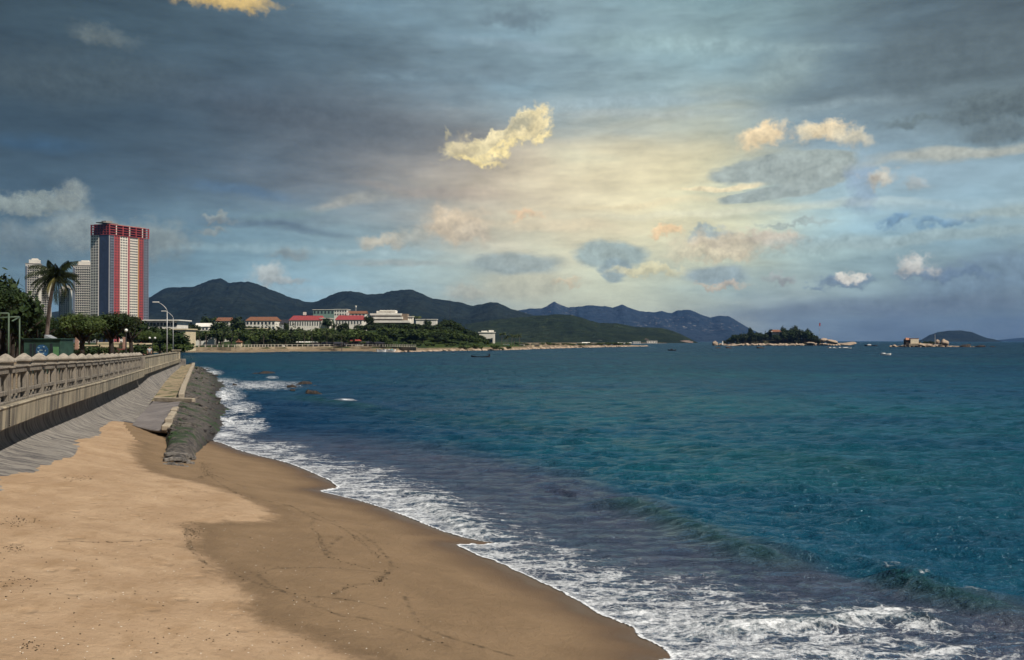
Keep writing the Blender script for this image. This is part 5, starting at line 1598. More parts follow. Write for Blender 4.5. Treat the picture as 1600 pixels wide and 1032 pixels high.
# ================================================================== towers
M_TW = flat('tower_white_paint', (0.80, 0.75, 0.67), 0.8, 0.06, 0.2)
M_TBL = flat('tower_blue_glass', (0.055, 0.075, 0.13), 0.35, 0.15, 0.2, spec=0.5)
M_TBG = flat('tower_grey_blue', (0.17, 0.19, 0.24), 0.7, 0.1, 0.2)
M_TRED = flat('tower_red_paint', (0.40, 0.075, 0.075), 0.8, 0.15, 0.3)
M_TDRK = flat('dark_opening', (0.03, 0.03, 0.04), 0.5, 0.2, 0.5)
M_TGRY = flat('raw_concrete', (0.30, 0.28, 0.26), 0.9, 0.15, 0.2)
def quad_part(mb, c, ex, n, x0, x1, z0, z1, off0, off1):
    """a slab on a wall: runs x0..x1 along ex, z0..z1, from off0 to off1 along the outward normal n"""
    P = []
    for z in (z0, z1):
        for a, o_ in ((x0, off0), (x1, off0), (x1, off1), (x0, off1)):
            P.append((c[0] + ex[0] * a + n[0] * o_, c[1] + ex[1] * a + n[1] * o_, z))
    mb.add(P, [(3, 2, 1, 0), (4, 5, 6, 7), (0, 1, 5, 4), (1, 2, 6, 5), (2, 3, 7, 6), (3, 0, 4, 7)])

def parts_from(list_of, proto_mb, name, mat, parent, limit=100, stuffname=None):
    """proto copied at list_of [(loc, rotz)], the first `limit` as parts, the rest one stuff part"""
    p0 = proto_mb.build(name, mat, parent)
    for i, (l, rz) in enumerate(list_of[:limit]):
        o = p0 if i == 0 else p0.copy()
        if i: COL.objects.link(o); o.parent = parent
        o.location = l; o.rotation_euler = (0, 0, rz)
    rest = list_of[limit:]
    if rest:
        mb = MB()
        for l, rz in rest:
            ca, sa = math.cos(rz), math.sin(rz)
            mb.add([(l[0] + v[0] * ca - v[1] * sa, l[1] + v[0] * sa + v[1] * ca, l[2] + v[2]) for v in proto_mb.v], proto_mb.f)
        o = mb.build(name, mat, parent); o['kind'] = 'stuff'

# the red, white and blue tower: corner towards us, two faces
yc = 1200.0; xc = X(170, yc); H = Z(350, yc)
tw = thing('high_rise_tower', "tall unfinished tower block striped white, red and blue with open red frame on top", 'tower', (xc, yc, 2.0))
LR = 61.0; LL = 28.4                                   # right face, left face lengths
ar = R(62); er = (math.cos(ar), math.sin(ar)); nr_ = (math.sin(ar), -math.cos(ar))
al = R(160); el_ = (math.cos(al), math.sin(al)); nl_ = (-math.sin(al) * -1 * -1, math.cos(al))
nl_ = (-abs(math.sin(al)), -abs(math.cos(al)))
Hf = H - 2.0; Ht = Hf - 13.5                           # storeys below the red frame
core = [(0, 0), (er[0] * LR, er[1] * LR), (er[0] * LR + el_[0] * LL, er[1] * LR + el_[1] * LL), (el_[0] * LL, el_[1] * LL)]
mb = MB(); mb.prism(core, 0, Ht); mb.build('main_block', M_TW, tw)
cin = [(p_[0] * .9 + (core[0][0] + core[2][0]) * .05, p_[1] * .9 + (core[0][1] + core[2][1]) * .05) for p_ in core]
mb = MB(); mb.prism(cin, Ht, Hf - .5); mb.build('top_core', M_TDRK, tw)
def strip(name, mat, ex, n, a0, a1, z0, z1, proud):
    mb = MB(); quad_part(mb, (0, 0), ex, n, a0, a1, z0, z1, -0.5, proud); mb.build(name, mat, tw)
strip('dark_glass_strip', M_TBL, el_, nl_, 0.3, 15.3, 0, Ht, .55)
strip('pale_strip', M_TW, el_, nl_, 15.8, 28.7, 0, Ht, 1.0)
strip('blue_grey_strip', M_TBG, er, nr_, 0.3, 7, 0, Ht, .5)
strip('red_strip', M_TRED, er, nr_, 7.3, 16, 0, Ht, .4)
strip('thin_red_strip', M_TRED, er, nr_, 28.5, 31, 0, Ht, .5)
strip('red_strip', M_TRED, er, nr_, 46, 52.5, 0, Ht, .6)
strip('grey_blue_strip', M_TBG, er, nr_, 52.8, 61, 0, Ht, .8)
strip('orange_edge_strip', flat('orange_edge', (.55, .25, .08), .8), er, nr_, 44.2, 45.2, 0, Ht, 1.0)
NF = 40; fh = Ht / NF
wl = []
pw = MB(); pw.box((0, 0, 0), (2.1, .5, 1.5))
for f_ in range(NF):
    for a in (18.2, 22.0, 25.8, 33, 36.2, 39.2, 42.2): wl.append(((er[0] * a + nr_[0] * .12, er[1] * a + nr_[1] * .12, f_ * fh + 2.0), ar))
for f_ in range(NF):
    for a in (18, 22, 26): wl.append(((el_[0] * a + nl_[0] * .92, el_[1] * a + nl_[1] * .92, f_ * fh + 2.0), al))
    for a in (2.0, 5.0): wl.append(((er[0] * a + nr_[0] * .4, er[1] * a + nr_[1] * .4, f_ * fh + 2.0), ar))
    for a in (9.6, 13.6): wl.append(((er[0] * a + nr_[0] * .3, er[1] * a + nr_[1] * .3, f_ * fh + 2.0), ar))
    for a in (47.6, 50.8): wl.append(((er[0] * a + nr_[0] * .5, er[1] * a + nr_[1] * .5, f_ * fh + 2.0), ar))
    for a in (54.8, 58.6): wl.append(((er[0] * a + nr_[0] * .7, er[1] * a + nr_[1] * .7, f_ * fh + 2.0), ar))
wl = wl[240:] + wl[:240] if False else wl
top_first = sorted(wl, key=lambda q: -q[0][2])
parts_from(top_first, pw, 'window', M_TDRK, tw)
# red open frame of the top storeys
for k in range(5):
    z0 = Ht + .2 + k * 3.1
    mb = MB()
    quad_part(mb, (0, 0), er, nr_, -.6, LR + .6, z0, z0 + .75, -3.5, 1.0)
    quad_part(mb, (0, 0), el_, nl_, -.6, LL + .6, z0, z0 + .75, -3.5, 1.0)
    mb.build('frame_floor', M_TRED, tw)
for a in np.linspace(0, LR, 7):
    mb = MB(); quad_part(mb, (0, 0), er, nr_, a - .55, a + .55, Ht, Hf, -1.0, .85); mb.build('frame_column', M_TW if int(round(a / 10.2)) in (1, 3, 5) else M_TRED, tw)
for a in np.linspace(4, LL, 6):
    mb = MB(); quad_part(mb, (0, 0), el_, nl_, a - .55, a + .55, Ht, Hf, -1.0, .85); mb.build('frame_column', M_TRED, tw)
mb = MB()
for k in range(26):
    a = random.uniform(2, LR - 3); mb.box((er[0] * a - nr_[0] * 6, er[1] * a - nr_[1] * 6, Hf + .8), (random.uniform(.5, 4), 1.0, random.uniform(.6, 2.6)), ar)
mb.box((er[0] * 4 + el_[0] * 8, er[1] * 4 + el_[1] * 8, Hf + 1.6), (22, 14, 1.0), ar); mb.box((er[0] * 4 + el_[0] * 8, er[1] * 4 + el_[1] * 8, Hf + 3.0), (10, 8, 2.4), ar)
mb.prism(cin, Hf - .6, Hf + .9); mb.build('roof_scaffold', M_TGRY, tw)

def slab_tower(name, label, u0, u1, vt, y, rot, floors, cols, stepped=True):
    W = (u1 - u0) / F * y; xm = X((u0 + u1) / 2, y); Ht_ = Z(vt, y) - 2
    o = thing(name, label, 'tower', (xm, y, 2.0), rot)
    mb = MB(); mb.box((0, W * .35, Ht_ * .47), (W, W * .7, Ht_ * .94)); mb.build('main_block', M_TW, o)
    mb = MB(); mb.box((W * .08, W * .35, Ht_ * .965), (W * .72, W * .5, Ht_ * .06)); mb.box((W * .1, W * .35, Ht_ * .995), (W * .4, W * .3, Ht_ * .03)); mb.build('penthouse', M_TW, o)
    mb = MB(); mb.box((0, W * .35, Ht_ * .945), (W * 1.05, W * .74, Ht_ * .012)); mb.build('cornice', M_TGRY, o)
    mb = MB(); mb.box((-W * .5 - .2, W * .35, Ht_ * .46), (.8, W * .6, Ht_ * .92)); mb.box((-W * .42, -.3, Ht_ * .46), (W * .10, .7, Ht_ * .92)); mb.build('dark_strip', M_TBG, o)
    fh_ = Ht_ * .93 / floors; wl_ = []
    for f_ in range(floors - 1, -1, -1):
        for c_ in range(cols): wl_.append(((-W * .36 + W * .84 * (c_ + .5) / cols, -.02, (f_ + .55) * fh_), 0.0))
    pb = MB(); pb.box((0, 0, 0), (W * .84 / cols * .62, .5, fh_ * .55))
    parts_from(wl_, pb, 'window', M_TDRK, o)
    mb = MB()
    for f_ in range(floors): mb.box((W * .06, -.5, (f_ + .12) * fh_), (W * .86, 1.0, fh_ * .16))
    mb.build('balcony_slabs', M_TW, o)
    return o
slab_tower('apartment_tower', "pale slender apartment tower standing just left of the red striped tower", 114, 141, 408, 1420, R(8), 32, 7)
slab_tower('apartment_tower', "white apartment tower half hidden behind the leaning palm, farthest left", 40, 60, 405, 1500, R(12), 33, 5)
slab_tower('apartment_tower', "grey white apartment tower showing between the palm fronds, shorter than its neighbours", 92, 108, 447, 1450, R(5), 26, 5)
slab_tower('apartment_tower', "thin grey tower directly behind the palm's crown", 62, 76, 421, 1560, R(5), 30, 4)

# ================================================================== low buildings
M_WHITE = flat('white_plaster', (0.82, 0.79, 0.72), 0.8, 0.07, 0.4, dirt=(0.5, 0.46, 0.4))
M_CREAM = flat('cream_plaster', (0.66, 0.56, 0.38), 0.8, 0.07, 0.4)
M_ORANGE = flat('orange_tile', (0.22, 0.10, 0.06), 0.8, 0.2, 1.2)
M_REDT = flat('red_tile', (0.30, 0.055, 0.06), 0.8, 0.15, 1.2)
M_GLASS = flat('window_glass', (0.04, 0.055, 0.07), 0.25, 0.2, 0.7, spec=0.5)
M_DROOF = flat('dark_roof_sheet', (0.035, 0.035, 0.045), 0.7, 0.3, 0.5)
M_GREYR = flat('grey_roof_sheet', (0.30, 0.32, 0.34), 0.6, 0.1, 0.5)
def building(name, label, u0, u1, vt, vb, y, depth, floors, cols, wall=M_WHITE, roof='flat', roofmat=None, rot=0.0, cat='building', rh=None, winw=.45, winh=.5, overhang=.4, win=True):
    W = (u1 - u0) / F * y; xm = X((u0 + u1) / 2, y); zt = Z(vt, y); zb = Z(vb, y)
    g_ = min(zb, lz(xm, y + depth * .5)) - .6
    o = thing(name, label, cat, (xm, y, g_), rot)
    hw = zt - g_; body_h = hw - (rh or 0)
    mb = MB(); mb.box((0, depth / 2, body_h / 2), (W, depth, body_h)); mb.build('wall', wall, o)
    if roof == 'flat':
        mb = MB(); mb.box((0, depth / 2, body_h + .15), (W + 2 * overhang, depth + 2 * overhang, .35)); mb.build('roof', roofmat or wall, o)
    else:
        a, d_ = W / 2 + overhang, depth / 2 + overhang; ins = min(a * .12, d_) if roof == 'hip' else 0.0
        vs = [(-a, depth / 2 - d_, body_h + .01), (a, depth / 2 - d_, body_h + .01), (a, depth / 2 + d_, body_h + .01), (-a, depth / 2 + d_, body_h + .01), (-a + ins, depth / 2, hw), (a - ins, depth / 2, hw)]
        mb = MB(); mb.add(vs, [(3, 2, 1, 0), (0, 1, 5, 4), (2, 3, 4, 5), (1, 2, 5), (3, 0, 4)]); mb.build('roof', roofmat, o)
    if win:
        vis = min(body_h, Z(vt, y) - (rh or 0) - zb); fh_ = vis / floors; wl_ = []
        for f_ in range(floors):
            for c_ in range(cols): wl_.append(((-W / 2 + W * (c_ + .5) / cols, -.02, body_h - vis + (f_ + .5) * fh_), 0.0))
        pb = MB(); pb.box((0, 0, 0), (W / cols * winw, .3, fh_ * winh))
        parts_from(wl_, pb, 'window', M_GLASS, o)
    return o
# hill hotels
building('hotel', "white hotel with a long orange tiled roof, left part behind the big dark tree", 335, 358, 496, 506, 560, 14, 1, 6, roof='hip', roofmat=M_ORANGE, rh=2.2)
b1 = building('hotel', "white two storey hotel with orange tiled roof and deep arched balconies", 384, 430, 495, 516, 556, 14, 2, 8, roof='hip', roofmat=M_ORANGE, rh=2.4, winw=.5)
building('annex', "low cream annex wing with garage doors below the orange roofed hotel", 384, 414, 514, 524, 530, 10, 1, 6, wall=M_CREAM)
building('villa', "small gabled white villa between the dark trees at the left end of the hill", 304, 326, 505, 518, 520, 8, 1, 4, roof='gable', roofmat=M_WHITE, rh=2.0)
building('villa', "low white flat roofed wing below the gabled villa", 304, 334, 517, 525, 500, 8, 1, 5)
h1 = building('hotel', "white hotel under a bright red hipped roof, left of the two red roofed ones", 452, 502, 493, 511, 560, 15, 1, 13, roof='hip', roofmat=M_REDT, rh=2.9, winw=.32, winh=.62)
building('side_wing', "white end wing with tall openings attached right of the left red roofed hotel", 500, 514, 498, 512, 561, 12, 1, 4)
building('shed', "grey hip roofed shed left of the left red roofed hotel", 430, 452, 499, 512, 566, 12, 1, 3, wall=M_GREYR, roof='hip', roofmat=M_DROOF, rh=2.6, win=False)
h2 = building('hotel', "white hotel under a bright red roof, right one of the two red roofed ones", 524, 566, 492.5, 508, 566, 15, 1, 9, roof='hip', roofmat=M_REDT, rh=2.9, winw=.35, winh=.6)
building('block', "green netted half built block above the trees between the red roofed hotels", 489, 522, 484.5, 492, 720, 18, 1, 6, wall=flat('green_netting', (.20, .30, .27), .9), roofmat=M_WHITE)
building('block', "cream and white flats with several small terraces behind the right red roofed hotel", 522, 542, 484, 494, 700, 14, 2, 5)
building('block', "small house with orange brown gable behind the right red roofed hotel", 543, 571, 486, 494, 690, 12, 1, 5, roof='gable', roofmat=M_ORANGE, rh=2.0)
# chimney cowl on the red roofs
for q in (h1, h2):
    mb = MB(); mb.box((-2, 7.5, Z(492, 560) - q.location.z + .8), (1.6, 1.6, 1.8)); mb.build('rooftop_vent', M_WHITE, q)
# the layered building: three white decks stepped back with a row of small vaults on top
y = 585; xm = X(612, y); zb = Z(506, y) - 1.5
lay = thing('resort_building', "long white three tier building with deep balconies and small vaults on its roof", 'building', (xm, y, zb))
def lz_(v): return Z(v, y) - zb
sc = y / F
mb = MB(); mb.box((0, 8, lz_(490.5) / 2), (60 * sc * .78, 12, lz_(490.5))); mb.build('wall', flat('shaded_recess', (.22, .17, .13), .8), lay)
for (ua, ub, va, vb) in [(578, 627, 490, 493.2), (580, 629, 495.4, 499), (584, 640, 501, 504.5)]:
    mb = MB(); mb.box(((ua + ub) / 2 * sc - 612 * sc, 7, (lz_(va) + lz_(vb)) / 2), ((ub - ua) * sc, 15, lz_(va) - lz_(vb))); mb.build('balcony_deck', M_WHITE, lay)
mb = MB(); mb.box(((602 - 612) * sc, 8, (lz_(486) + lz_(490)) / 2), (30 * sc, 9, lz_(486) - lz_(490))); mb.build('penthouse', M_WHITE, lay)
for k in range(5):
    xk = (594 + k * 5.2 - 612) * sc; a_ = []
    mb = MB(); prof = [(xk + math.cos(t_) * .95, lz_(486.3) + math.sin(t_) * .75) for t_ in np.linspace(math.pi, 0, 7)]
    vs = [(px_, yy_, pz_) for yy_ in (3, 13) for px_, pz_ in prof]; n = 7
    fs = [(k_, k_ + 1, n + k_ + 1, n + k_) for k_ in range(n - 1)] + [(0, n, 2 * n - 1, n - 1), tuple(range(n)), tuple(reversed(range(n, 2 * n)))]
    mb.add(vs, fs); mb.build('roof_vault', M_WHITE, lay)
wl = []
for row in (500, 494.2):
    for k in range(12): wl.append((((584 + k * 3.6 - 612) * sc, 1.98, lz_(row)), 0))
pb = MB(); pb.box((0, 0, 0), (.9, .2, .5)); parts_from(wl, pb, 'window', M_GLASS, lay)
building('pavilion', "low long white wall like building right of the layered one", 650, 682, 499.8, 504.3, 590, 8, 1, 1, win=False)
building('hut', "small white roofed hut with pillars between the layered building and the long white wall", 636, 645, 495.5, 499, 592, 5, 1, 3)
bx_ = building('house', "boxy bright white house stepping up at the right end of the wooded hill", 748, 773, 520, 532, 570, 10, 2, 4, win=False)
mb = MB(); g_ = bx_.location
mb.box((-1.5, 5, Z(518.8, 570) - g_.z), (3.5, 5, 1.2)); mb.box((2.6, 5, Z(518.2, 570) - g_.z), (3.0, 5, 1.5)); mb.build('roof_turret', M_WHITE, bx_)
mb = MB(); mb.box((1.5, -.1, Z(533, 570) - g_.z), (3.6, .4, 1.6)); mb.build('garage_door', flat('blue_shutter', (.08, .14, .32), .6), bx_)
mb = MB(); mb.box((4.3, -1.4, Z(530, 570) - g_.z), (.9, 1.2, 4.6)); mb.build('entrance_post', M_WHITE, bx_)
# white modern house, near end of the promenade
y = 300
mh = building('modern_house', "white modern house with a long flat roof and ribbon windows behind the street lamps", 228, 277, 501.5, 513, y, 10, 1, 9, wall=M_WHITE, winw=.62, winh=.45, overhang=.9)
building('terrace', "low white terrace building with dark openings below the modern house", 236, 290, 515.5, 530, 280, 9, 1, 4, wall=M_CREAM, winw=.5, winh=.35)
for k in range(26):
    u = 205 + k * 3.6; y = 330 + k * 37 % 60
    tree('round', X(u, y), y, 1.8, random.uniform(5, 8), random.uniform(6, 9), "dark tree on the shore behind the modern white house", 'trees behind the modern house', M_LEAF_D, 'broadleaf_tree') if not (226 < u < 278) else None
for k in range(12):
    u = 236 + k * 5; y = 250 + k * 7 % 20
    tree('bush', X(u, y), y, 1.6, random.uniform(2.0, 3.6), random.uniform(4, 6), "dark shrub under the terrace of the modern house", 'shrubs under the terrace', M_LEAF_M, 'shrub', cat='shrub')
# the park pergola building behind the trees
y = 160.0; zb = cz(y)
pg = thing('park_pavilion', "low cream colonnade with a flat rim and brick piers behind the trimmed trees", 'pavilion', (X(165, y), y, zb))
def px(u): return X(u, y) - X(165, y)
for (ua, ub, va, vb) in [(103, 152, 539.3, 541), (103, 150, 543, 544.8), (152, 198, 535, 537.2), (152, 198, 538.5, 543), (204, 228, 536.5, 538.6), (204, 226, 541, 543)]:
    mb = MB(); z0_, z1_ = Z(vb, y) - zb, Z(va, y) - zb; mb.box(((px(ua) + px(ub)) / 2, 1.5, (z0_ + z1_) / 2), (px(ub) - px(ua), 3.0, z1_ - z0_)); mb.build('roof_beam', M_CREAM, pg)
for u in [105, 112, 128, 136, 143, 154, 160, 166, 178, 184, 190, 206, 213, 219, 225]:
    mb = MB(); z1_ = Z(543, y) - zb; mb.box((px(u), .3, z1_ / 2), (.22, .22, z1_)); mb.build('column', M_CREAM, pg)
for u, vt in ((122, 528), (196, 527)):
    mb = MB(); z1_ = Z(vt, y) - zb; mb.box((px(u), -.4, z1_ / 2), (.45, .45, z1_)); mb.build('brick_pier', flat('brick_pink', (.42, .26, .2), .9, .2, 4.0), pg)
mb = MB(); mb.box((px(200), -.9, .55), (6.2, .3, 1.1)); mb.build('low_brick_wall', flat('brick_wall', (.22, .08, .07), .9, .25, 5.0), pg)

# ---- green booth, with its painted panels
y = 60.0; zb = cz(y); x0_, x1_ = X(41, y), X(98, y); Wb = x1_ - x0_; Hb = Z(530.5, y) - zb
bo = thing('kiosk_booth', "dark green metal booth with a blue circular painting and a light green door", 'kiosk', ((x0_ + x1_) / 2, y + .6, zb))
M_GRN = flat('green_metal', (0.028, 0.065, 0.050), 0.6, 0.35, 1.5, dirt=(0.018, 0.028, 0.026)); M_GRNL = flat('light_green_door', (0.11, 0.25, 0.12), 0.5, 0.15, 2.0)
mb = MB(); mb.box((0, 0, Hb / 2), (Wb, 1.8, Hb)); mb.build('wall', M_GRN, bo, bevel=.01)
mb = MB(); mb.box((0, 0, Hb + .03), (Wb + .16, 2.0, .06)); mb.build('roof', M_GRN, bo)
mb = MB(); mb.box((Wb * .38, -.91, Hb * .42), (Wb * .15, .03, Hb * .72)); mb.build('door', M_GRNL, bo)
mb = MB(); mb.box((-Wb * .46, -.91, Hb * .3), (Wb * .05, .03, Hb * .6)); mb.build('side_strip', M_GRNL, bo)
mb = MB()
for a in (-.30, -.2, .25): mb.box((Wb * a, -.905, Hb * .45), (Wb * .07, .02, Hb * .85))
mb.build('dark_shutter', flat('dark_shutter', (.02, .028, .035), .6), bo)
mb = MB(); n = 20
for rr, zz_ in ((.40, -.912),):
    vs = [(math.cos(6.283 * k / n) * rr, zz_, Hb * .66 + math.sin(6.283 * k / n) * rr) for k in range(n)]; mb.add(vs + [(v[0], v[1] + .01, v[2]) for v in vs], [tuple(range(n))] + [(k, (k + 1) % n, n + (k + 1) % n, n + k) for k in range(n)])
mb.build('round_painting', flat('painting_blue', (.03, .10, .22), .5, .5, 5.0), bo)
mb = MB()
for (a, b__, c_, d_) in [(-.2, .2, .12, .03), (.12, .26, .10, .05), (-.05, .05, .2, .04), (.05, -.15, .16, .05), (-.22, -.05, .08, .08), (.22, .02, .06, .08)]: mb.box((a, -.925, Hb * .66 + b__), (c_, .01, d_))
mb.build('painted_highlights', flat('painting_pale', (.45, .6, .62), .5, .3, 5.0), bo)
mb = MB(); mb.add([(-.02, -.6, Hb + .06), (.45, -.6, Hb + .06), (.0, -.6, Hb + .28), (-.02, .2, Hb + .06), (.45, .2, Hb + .06), (.0, .2, Hb + .28)], [(0, 1, 2), (5, 4, 3), (0, 2, 5, 3), (1, 4, 5, 2), (0, 3, 4, 1)])
mb.build('roof_hood', M_GREYR, bo)

# ---- tall green goal-like net frame at the left edge
M_FR = flat('green_pipe', (0.08, 0.12, 0.08), 0.5, .1)
y = 40.0; zb = cz(y)
nf_ = thing('net_frame', "tall green pipe frame of a sports net at the left edge above the balustrade", 'frame', (X(13, y), y, zb))
def L3(u, v, yy): return Vector((X(u, yy) - X(13, y), yy - y, Z(v, yy) - zb))
def pipe(a, b_, nm): mb = MB(); mb.tube([a, b_], .035, 8); mb.build(nm, M_FR, nf_, smooth=True)
pipe(L3(13.5, 590, 40), L3(13.5, 490, 40), 'upright'); pipe(L3(30.5, 585, 46), L3(30.5, 496, 46), 'upright')
pipe(L3(13.5, 490, 40), L3(-30, 490, 40), 'crossbar'); pipe(L3(30.5, 495.5, 46), L3(-30, 498, 46), 'crossbar'); pipe(L3(30, 496, 46), L3(19, 502, 42), 'brace')
pipe(L3(-30, 590, 40), L3(-30, 490, 40), 'upright')

# ---- lamps
M_POLE = flat('galvanised_pole', (0.42, 0.43, 0.43), 0.45, .05, metal=.3)
M_LAMPH = flat('lamp_head_white', (0.75, 0.75, 0.72), 0.4, .05)
def street_lamp(u, vt, uh, vh, y, lab):
    zb = 2.2; x = X(u, y); o = thing('street_lamp', lab, 'street lamp', (x, y, zb))
    zt = Z(vt, y) - zb; xh = X(uh, y) - x; zh = Z(vh, y) - zb
    mb = MB(); mb.tube([(0, 0, 0), (0, 0, zt * .5), (0, 0, zt)], [.10, .075, .055], 10); mb.build('pole', M_POLE, o, smooth=True)
    arc = [(0, 0, zt)] + [(xh * s_, 0, zt + (zh - zt) * math.sin(s_ * math.pi / 2) ** .7) for s_ in (.06, .18, .35, .55, .8)]
    mb = MB(); mb.tube(arc, [.045] * 6, 8); mb.build('arm', M_POLE, o, smooth=True)
    mb = MB(); mb.box((xh * .98, 0, zh), (.85, .34, .14)); mb.build('lamp_head', M_LAMPH, o, bevel=.04)
    mb = MB(); mb.lathe((0, 0, 0), [(.22, 0), (.22, .08), (.16, .12), (.16, .7), (.13, .75)], 10); mb.build('base', M_POLE, o)
street_lamp(261, 486, 243, 472.5, 130, "taller grey street lamp with a curved arm, left of the pair by the end pier")
street_lamp(270.5, 497, 255.5, 486.5, 172, "shorter looking street lamp with a curved arm, right of the pair by the end pier")
M_GLOBE = flat('frosted_globe', (0.8, 0.8, 0.76), 0.3, .03); M_IRON = flat('dark_iron', (.03, .03, .032), .5)
def globe(mb, c, r): mb.lathe(c, [(r * math.sin(t_), -r * math.cos(t_)) for t_ in np.linspace(.05, math.pi - .05, 8)], 12)
def globe_lamp(u, v, y, n, lab):
    zb = cz(y); x = X(u, y); o = thing('globe_lamp', lab, 'lamp post', (x, y, zb)); zt = Z(v, y) - zb
    mb = MB(); mb.tube([(0, 0, 0), (0, 0, zt * .92)], [.07, .045], 8)
    if n == 2: mb.tube([(-.42, 0, zt * .93), (0, 0, zt * .90), (.42, 0, zt * .93)], .025, 6)
    mb.build('pole', M_IRON, o)
    for s in ((0,) if n == 1 else (-1, 1)):
        mb = MB(); globe(mb, (s * .42, 0, zt), .17 if n == 2 else .13); mb.build('globe', M_GLOBE, o, smooth=True)
globe_lamp(197, 516.5, 75, 1, "dark lamp post with one round white globe in front of the browning tree")
globe_lamp(238, 528.5, 150, 2, "twin globe lamp post left of the street lamps behind the parapet")

# ================================================================== people
def person(x, y, z, label, shirt, trousers, facing, h=1.68):
    o = thing('person', label, 'person', (x, y, z), facing)
    m_sk = flat('skin', (.35, .2, .13), .6)
    def skin_mesh(name, verts, edges, radii, mat):
        me = bpy.data.meshes.new(name); me.from_pydata(verts, edges, [])
        ob = link(me, name, mat, o)
        sm = ob.modifiers.new('skin', 'SKIN'); sm.use_smooth_shade = True
        for v_, r_ in zip(me.skin_vertices[0].data, radii): v_.radius = (r_, r_)
        me.skin_vertices[0].data[0].use_root = True
        ob.modifiers.new('sub', 'SUBSURF').levels = 1
        ob.modifiers['sub'].render_levels = 2
        return ob
    s = h / 1.7
    V_ = [(0, 0, .95), (0, 0, 1.15), (0, 0, 1.38), (0, 0, 1.50), (0, -.01, 1.60), (-.10, 0, .90), (-.11, .02, .50), (-.11, .05, .08), (-.11, -.08, .04), (.10, 0, .90), (.11, -.08, .50), (.11, -.06, .08), (.11, -.20, .04), (-.19, 0, 1.38), (-.24, .02, 1.12), (-.22, -.10, .88), (-.21, -.14, .80), (.19, 0, 1.38), (.24, -.02, 1.12), (.22, -.12, .90), (.21, -.16, .82)]
    E_ = [(0, 1), (1, 2), (2, 3), (3, 4), (0, 5), (5, 6), (6, 7), (7, 8), (0, 9), (9, 10), (10, 11), (11, 12), (2, 13), (13, 14), (14, 15), (15, 16), (2, 17), (17, 18), (18, 19), (19, 20)]
    Rr = [.13, .12, .14, .055, .09, .09, .06, .04, .035, .09, .06, .04, .035, .06, .045, .033, .03, .06, .045, .033, .03]
    skin_mesh('body', [(a * s, b_ * s, c_ * s) for a, b_, c_ in V_], E_, [r_ * s for r_ in Rr], m_sk)
    skin_mesh('shirt', [(0, 0, .95 * s), (0, 0, 1.15 * s), (0, 0, 1.39 * s), (-.19 * s, 0, 1.39 * s), (-.23 * s, .01, 1.20 * s), (.19 * s, 0, 1.39 * s), (.23 * s, -.01, 1.20 * s)], [(0, 1), (1, 2), (2, 3), (3, 4), (2, 5), (5, 6)], [.16, .145, .16, .08, .065, .08, .065], shirt)
    skin_mesh('trousers', [(0, 0, .95 * s), (-.10 * s, 0, .88 * s), (-.11 * s, .02, .50 * s), (-.11 * s, .05, .14 * s), (.10 * s, 0, .88 * s), (.11 * s, -.08, .50 * s), (.11 * s, -.06, .14 * s)], [(0, 1), (1, 2), (2, 3), (0, 4), (4, 5), (5, 6)], [.15, .11, .08, .065, .11, .08, .065], trousers)
    mb = MB(); globe(mb, (0, .02 * s, 1.635 * s), .098 * s); mb.build('hair', flat('black_hair', (.015, .012, .01), .7), o, smooth=True)
    return o
y = 112; person(X(233.5, y), y, cz(y), "person in a pale grey shirt walking behind the parapet left of the street lamps", flat('grey_shirt', (.42, .45, .45), .9), flat('dark_trousers', (.05, .05, .06), .9), R(20))

# ================================================================== shore row: restaurant, coach, umbrellas, kiosks
y = 452.0
rs = thing('restaurant', "long open sided restaurant under dark low roofs on the far shore", 'restaurant', (X(540, y), y, 2.0))
def rx(u): return X(u, y) - X(540, y)
for (ua, ub, va, vb, mt_) in [(481, 546, 537.5, 540.5, M_DROOF), (500, 535, 534.5, 537.4, M_DROOF), (548, 600, 533.5, 537, M_DROOF), (545, 562, 530.5, 533, flat('red_awning', (.35, .06, .05), .8))]:
    mb = MB(); z0_, z1_ = Z(vb, y) - 2, Z(va, y) - 2; a, b_ = rx(ua), rx(ub)
    mb.add([(a, -1, z0_), (b_, -1, z0_), (b_, 9, z0_), (a, 9, z0_), (a + .8, 3, z1_), (b_ - .8, 3, z1_)], [(3, 2, 1, 0), (0, 1, 5, 4), (2, 3, 4, 5), (1, 2, 5), (3, 0, 4)])
    mb.build('roof', mt_, rs)
for u in range(484, 600, 6):
    mb = MB(); h_ = Z(537.5, y) - 2; mb.box((rx(u), -.6, h_ / 2), (.2, .2, h_)); mb.build('pillar', M_TGRY, rs)
mb = MB(); mb.box((rx(540), 8.8, .9), (rx(598) - rx(484), .3, 1.8)); mb.build('back_wall', flat('dark_timber', (.05, .035, .03), .9), rs)
mb = MB(); mb.box((rx(584), -2.2, Z(543.5, y) - 2), (6.5, 1.2, .5)); mb.box((rx(562), -2.4, Z(541.5, y) - 2), (3.5, 1.2, .9)); mb.build('white_awning', M_WHITE, rs)
mb = MB(); mb.box((rx(548), -5.5, -.5), (rx(596) - rx(500), .5, 1.6)); mb.build('terrace_wall', M_EMB, rs)
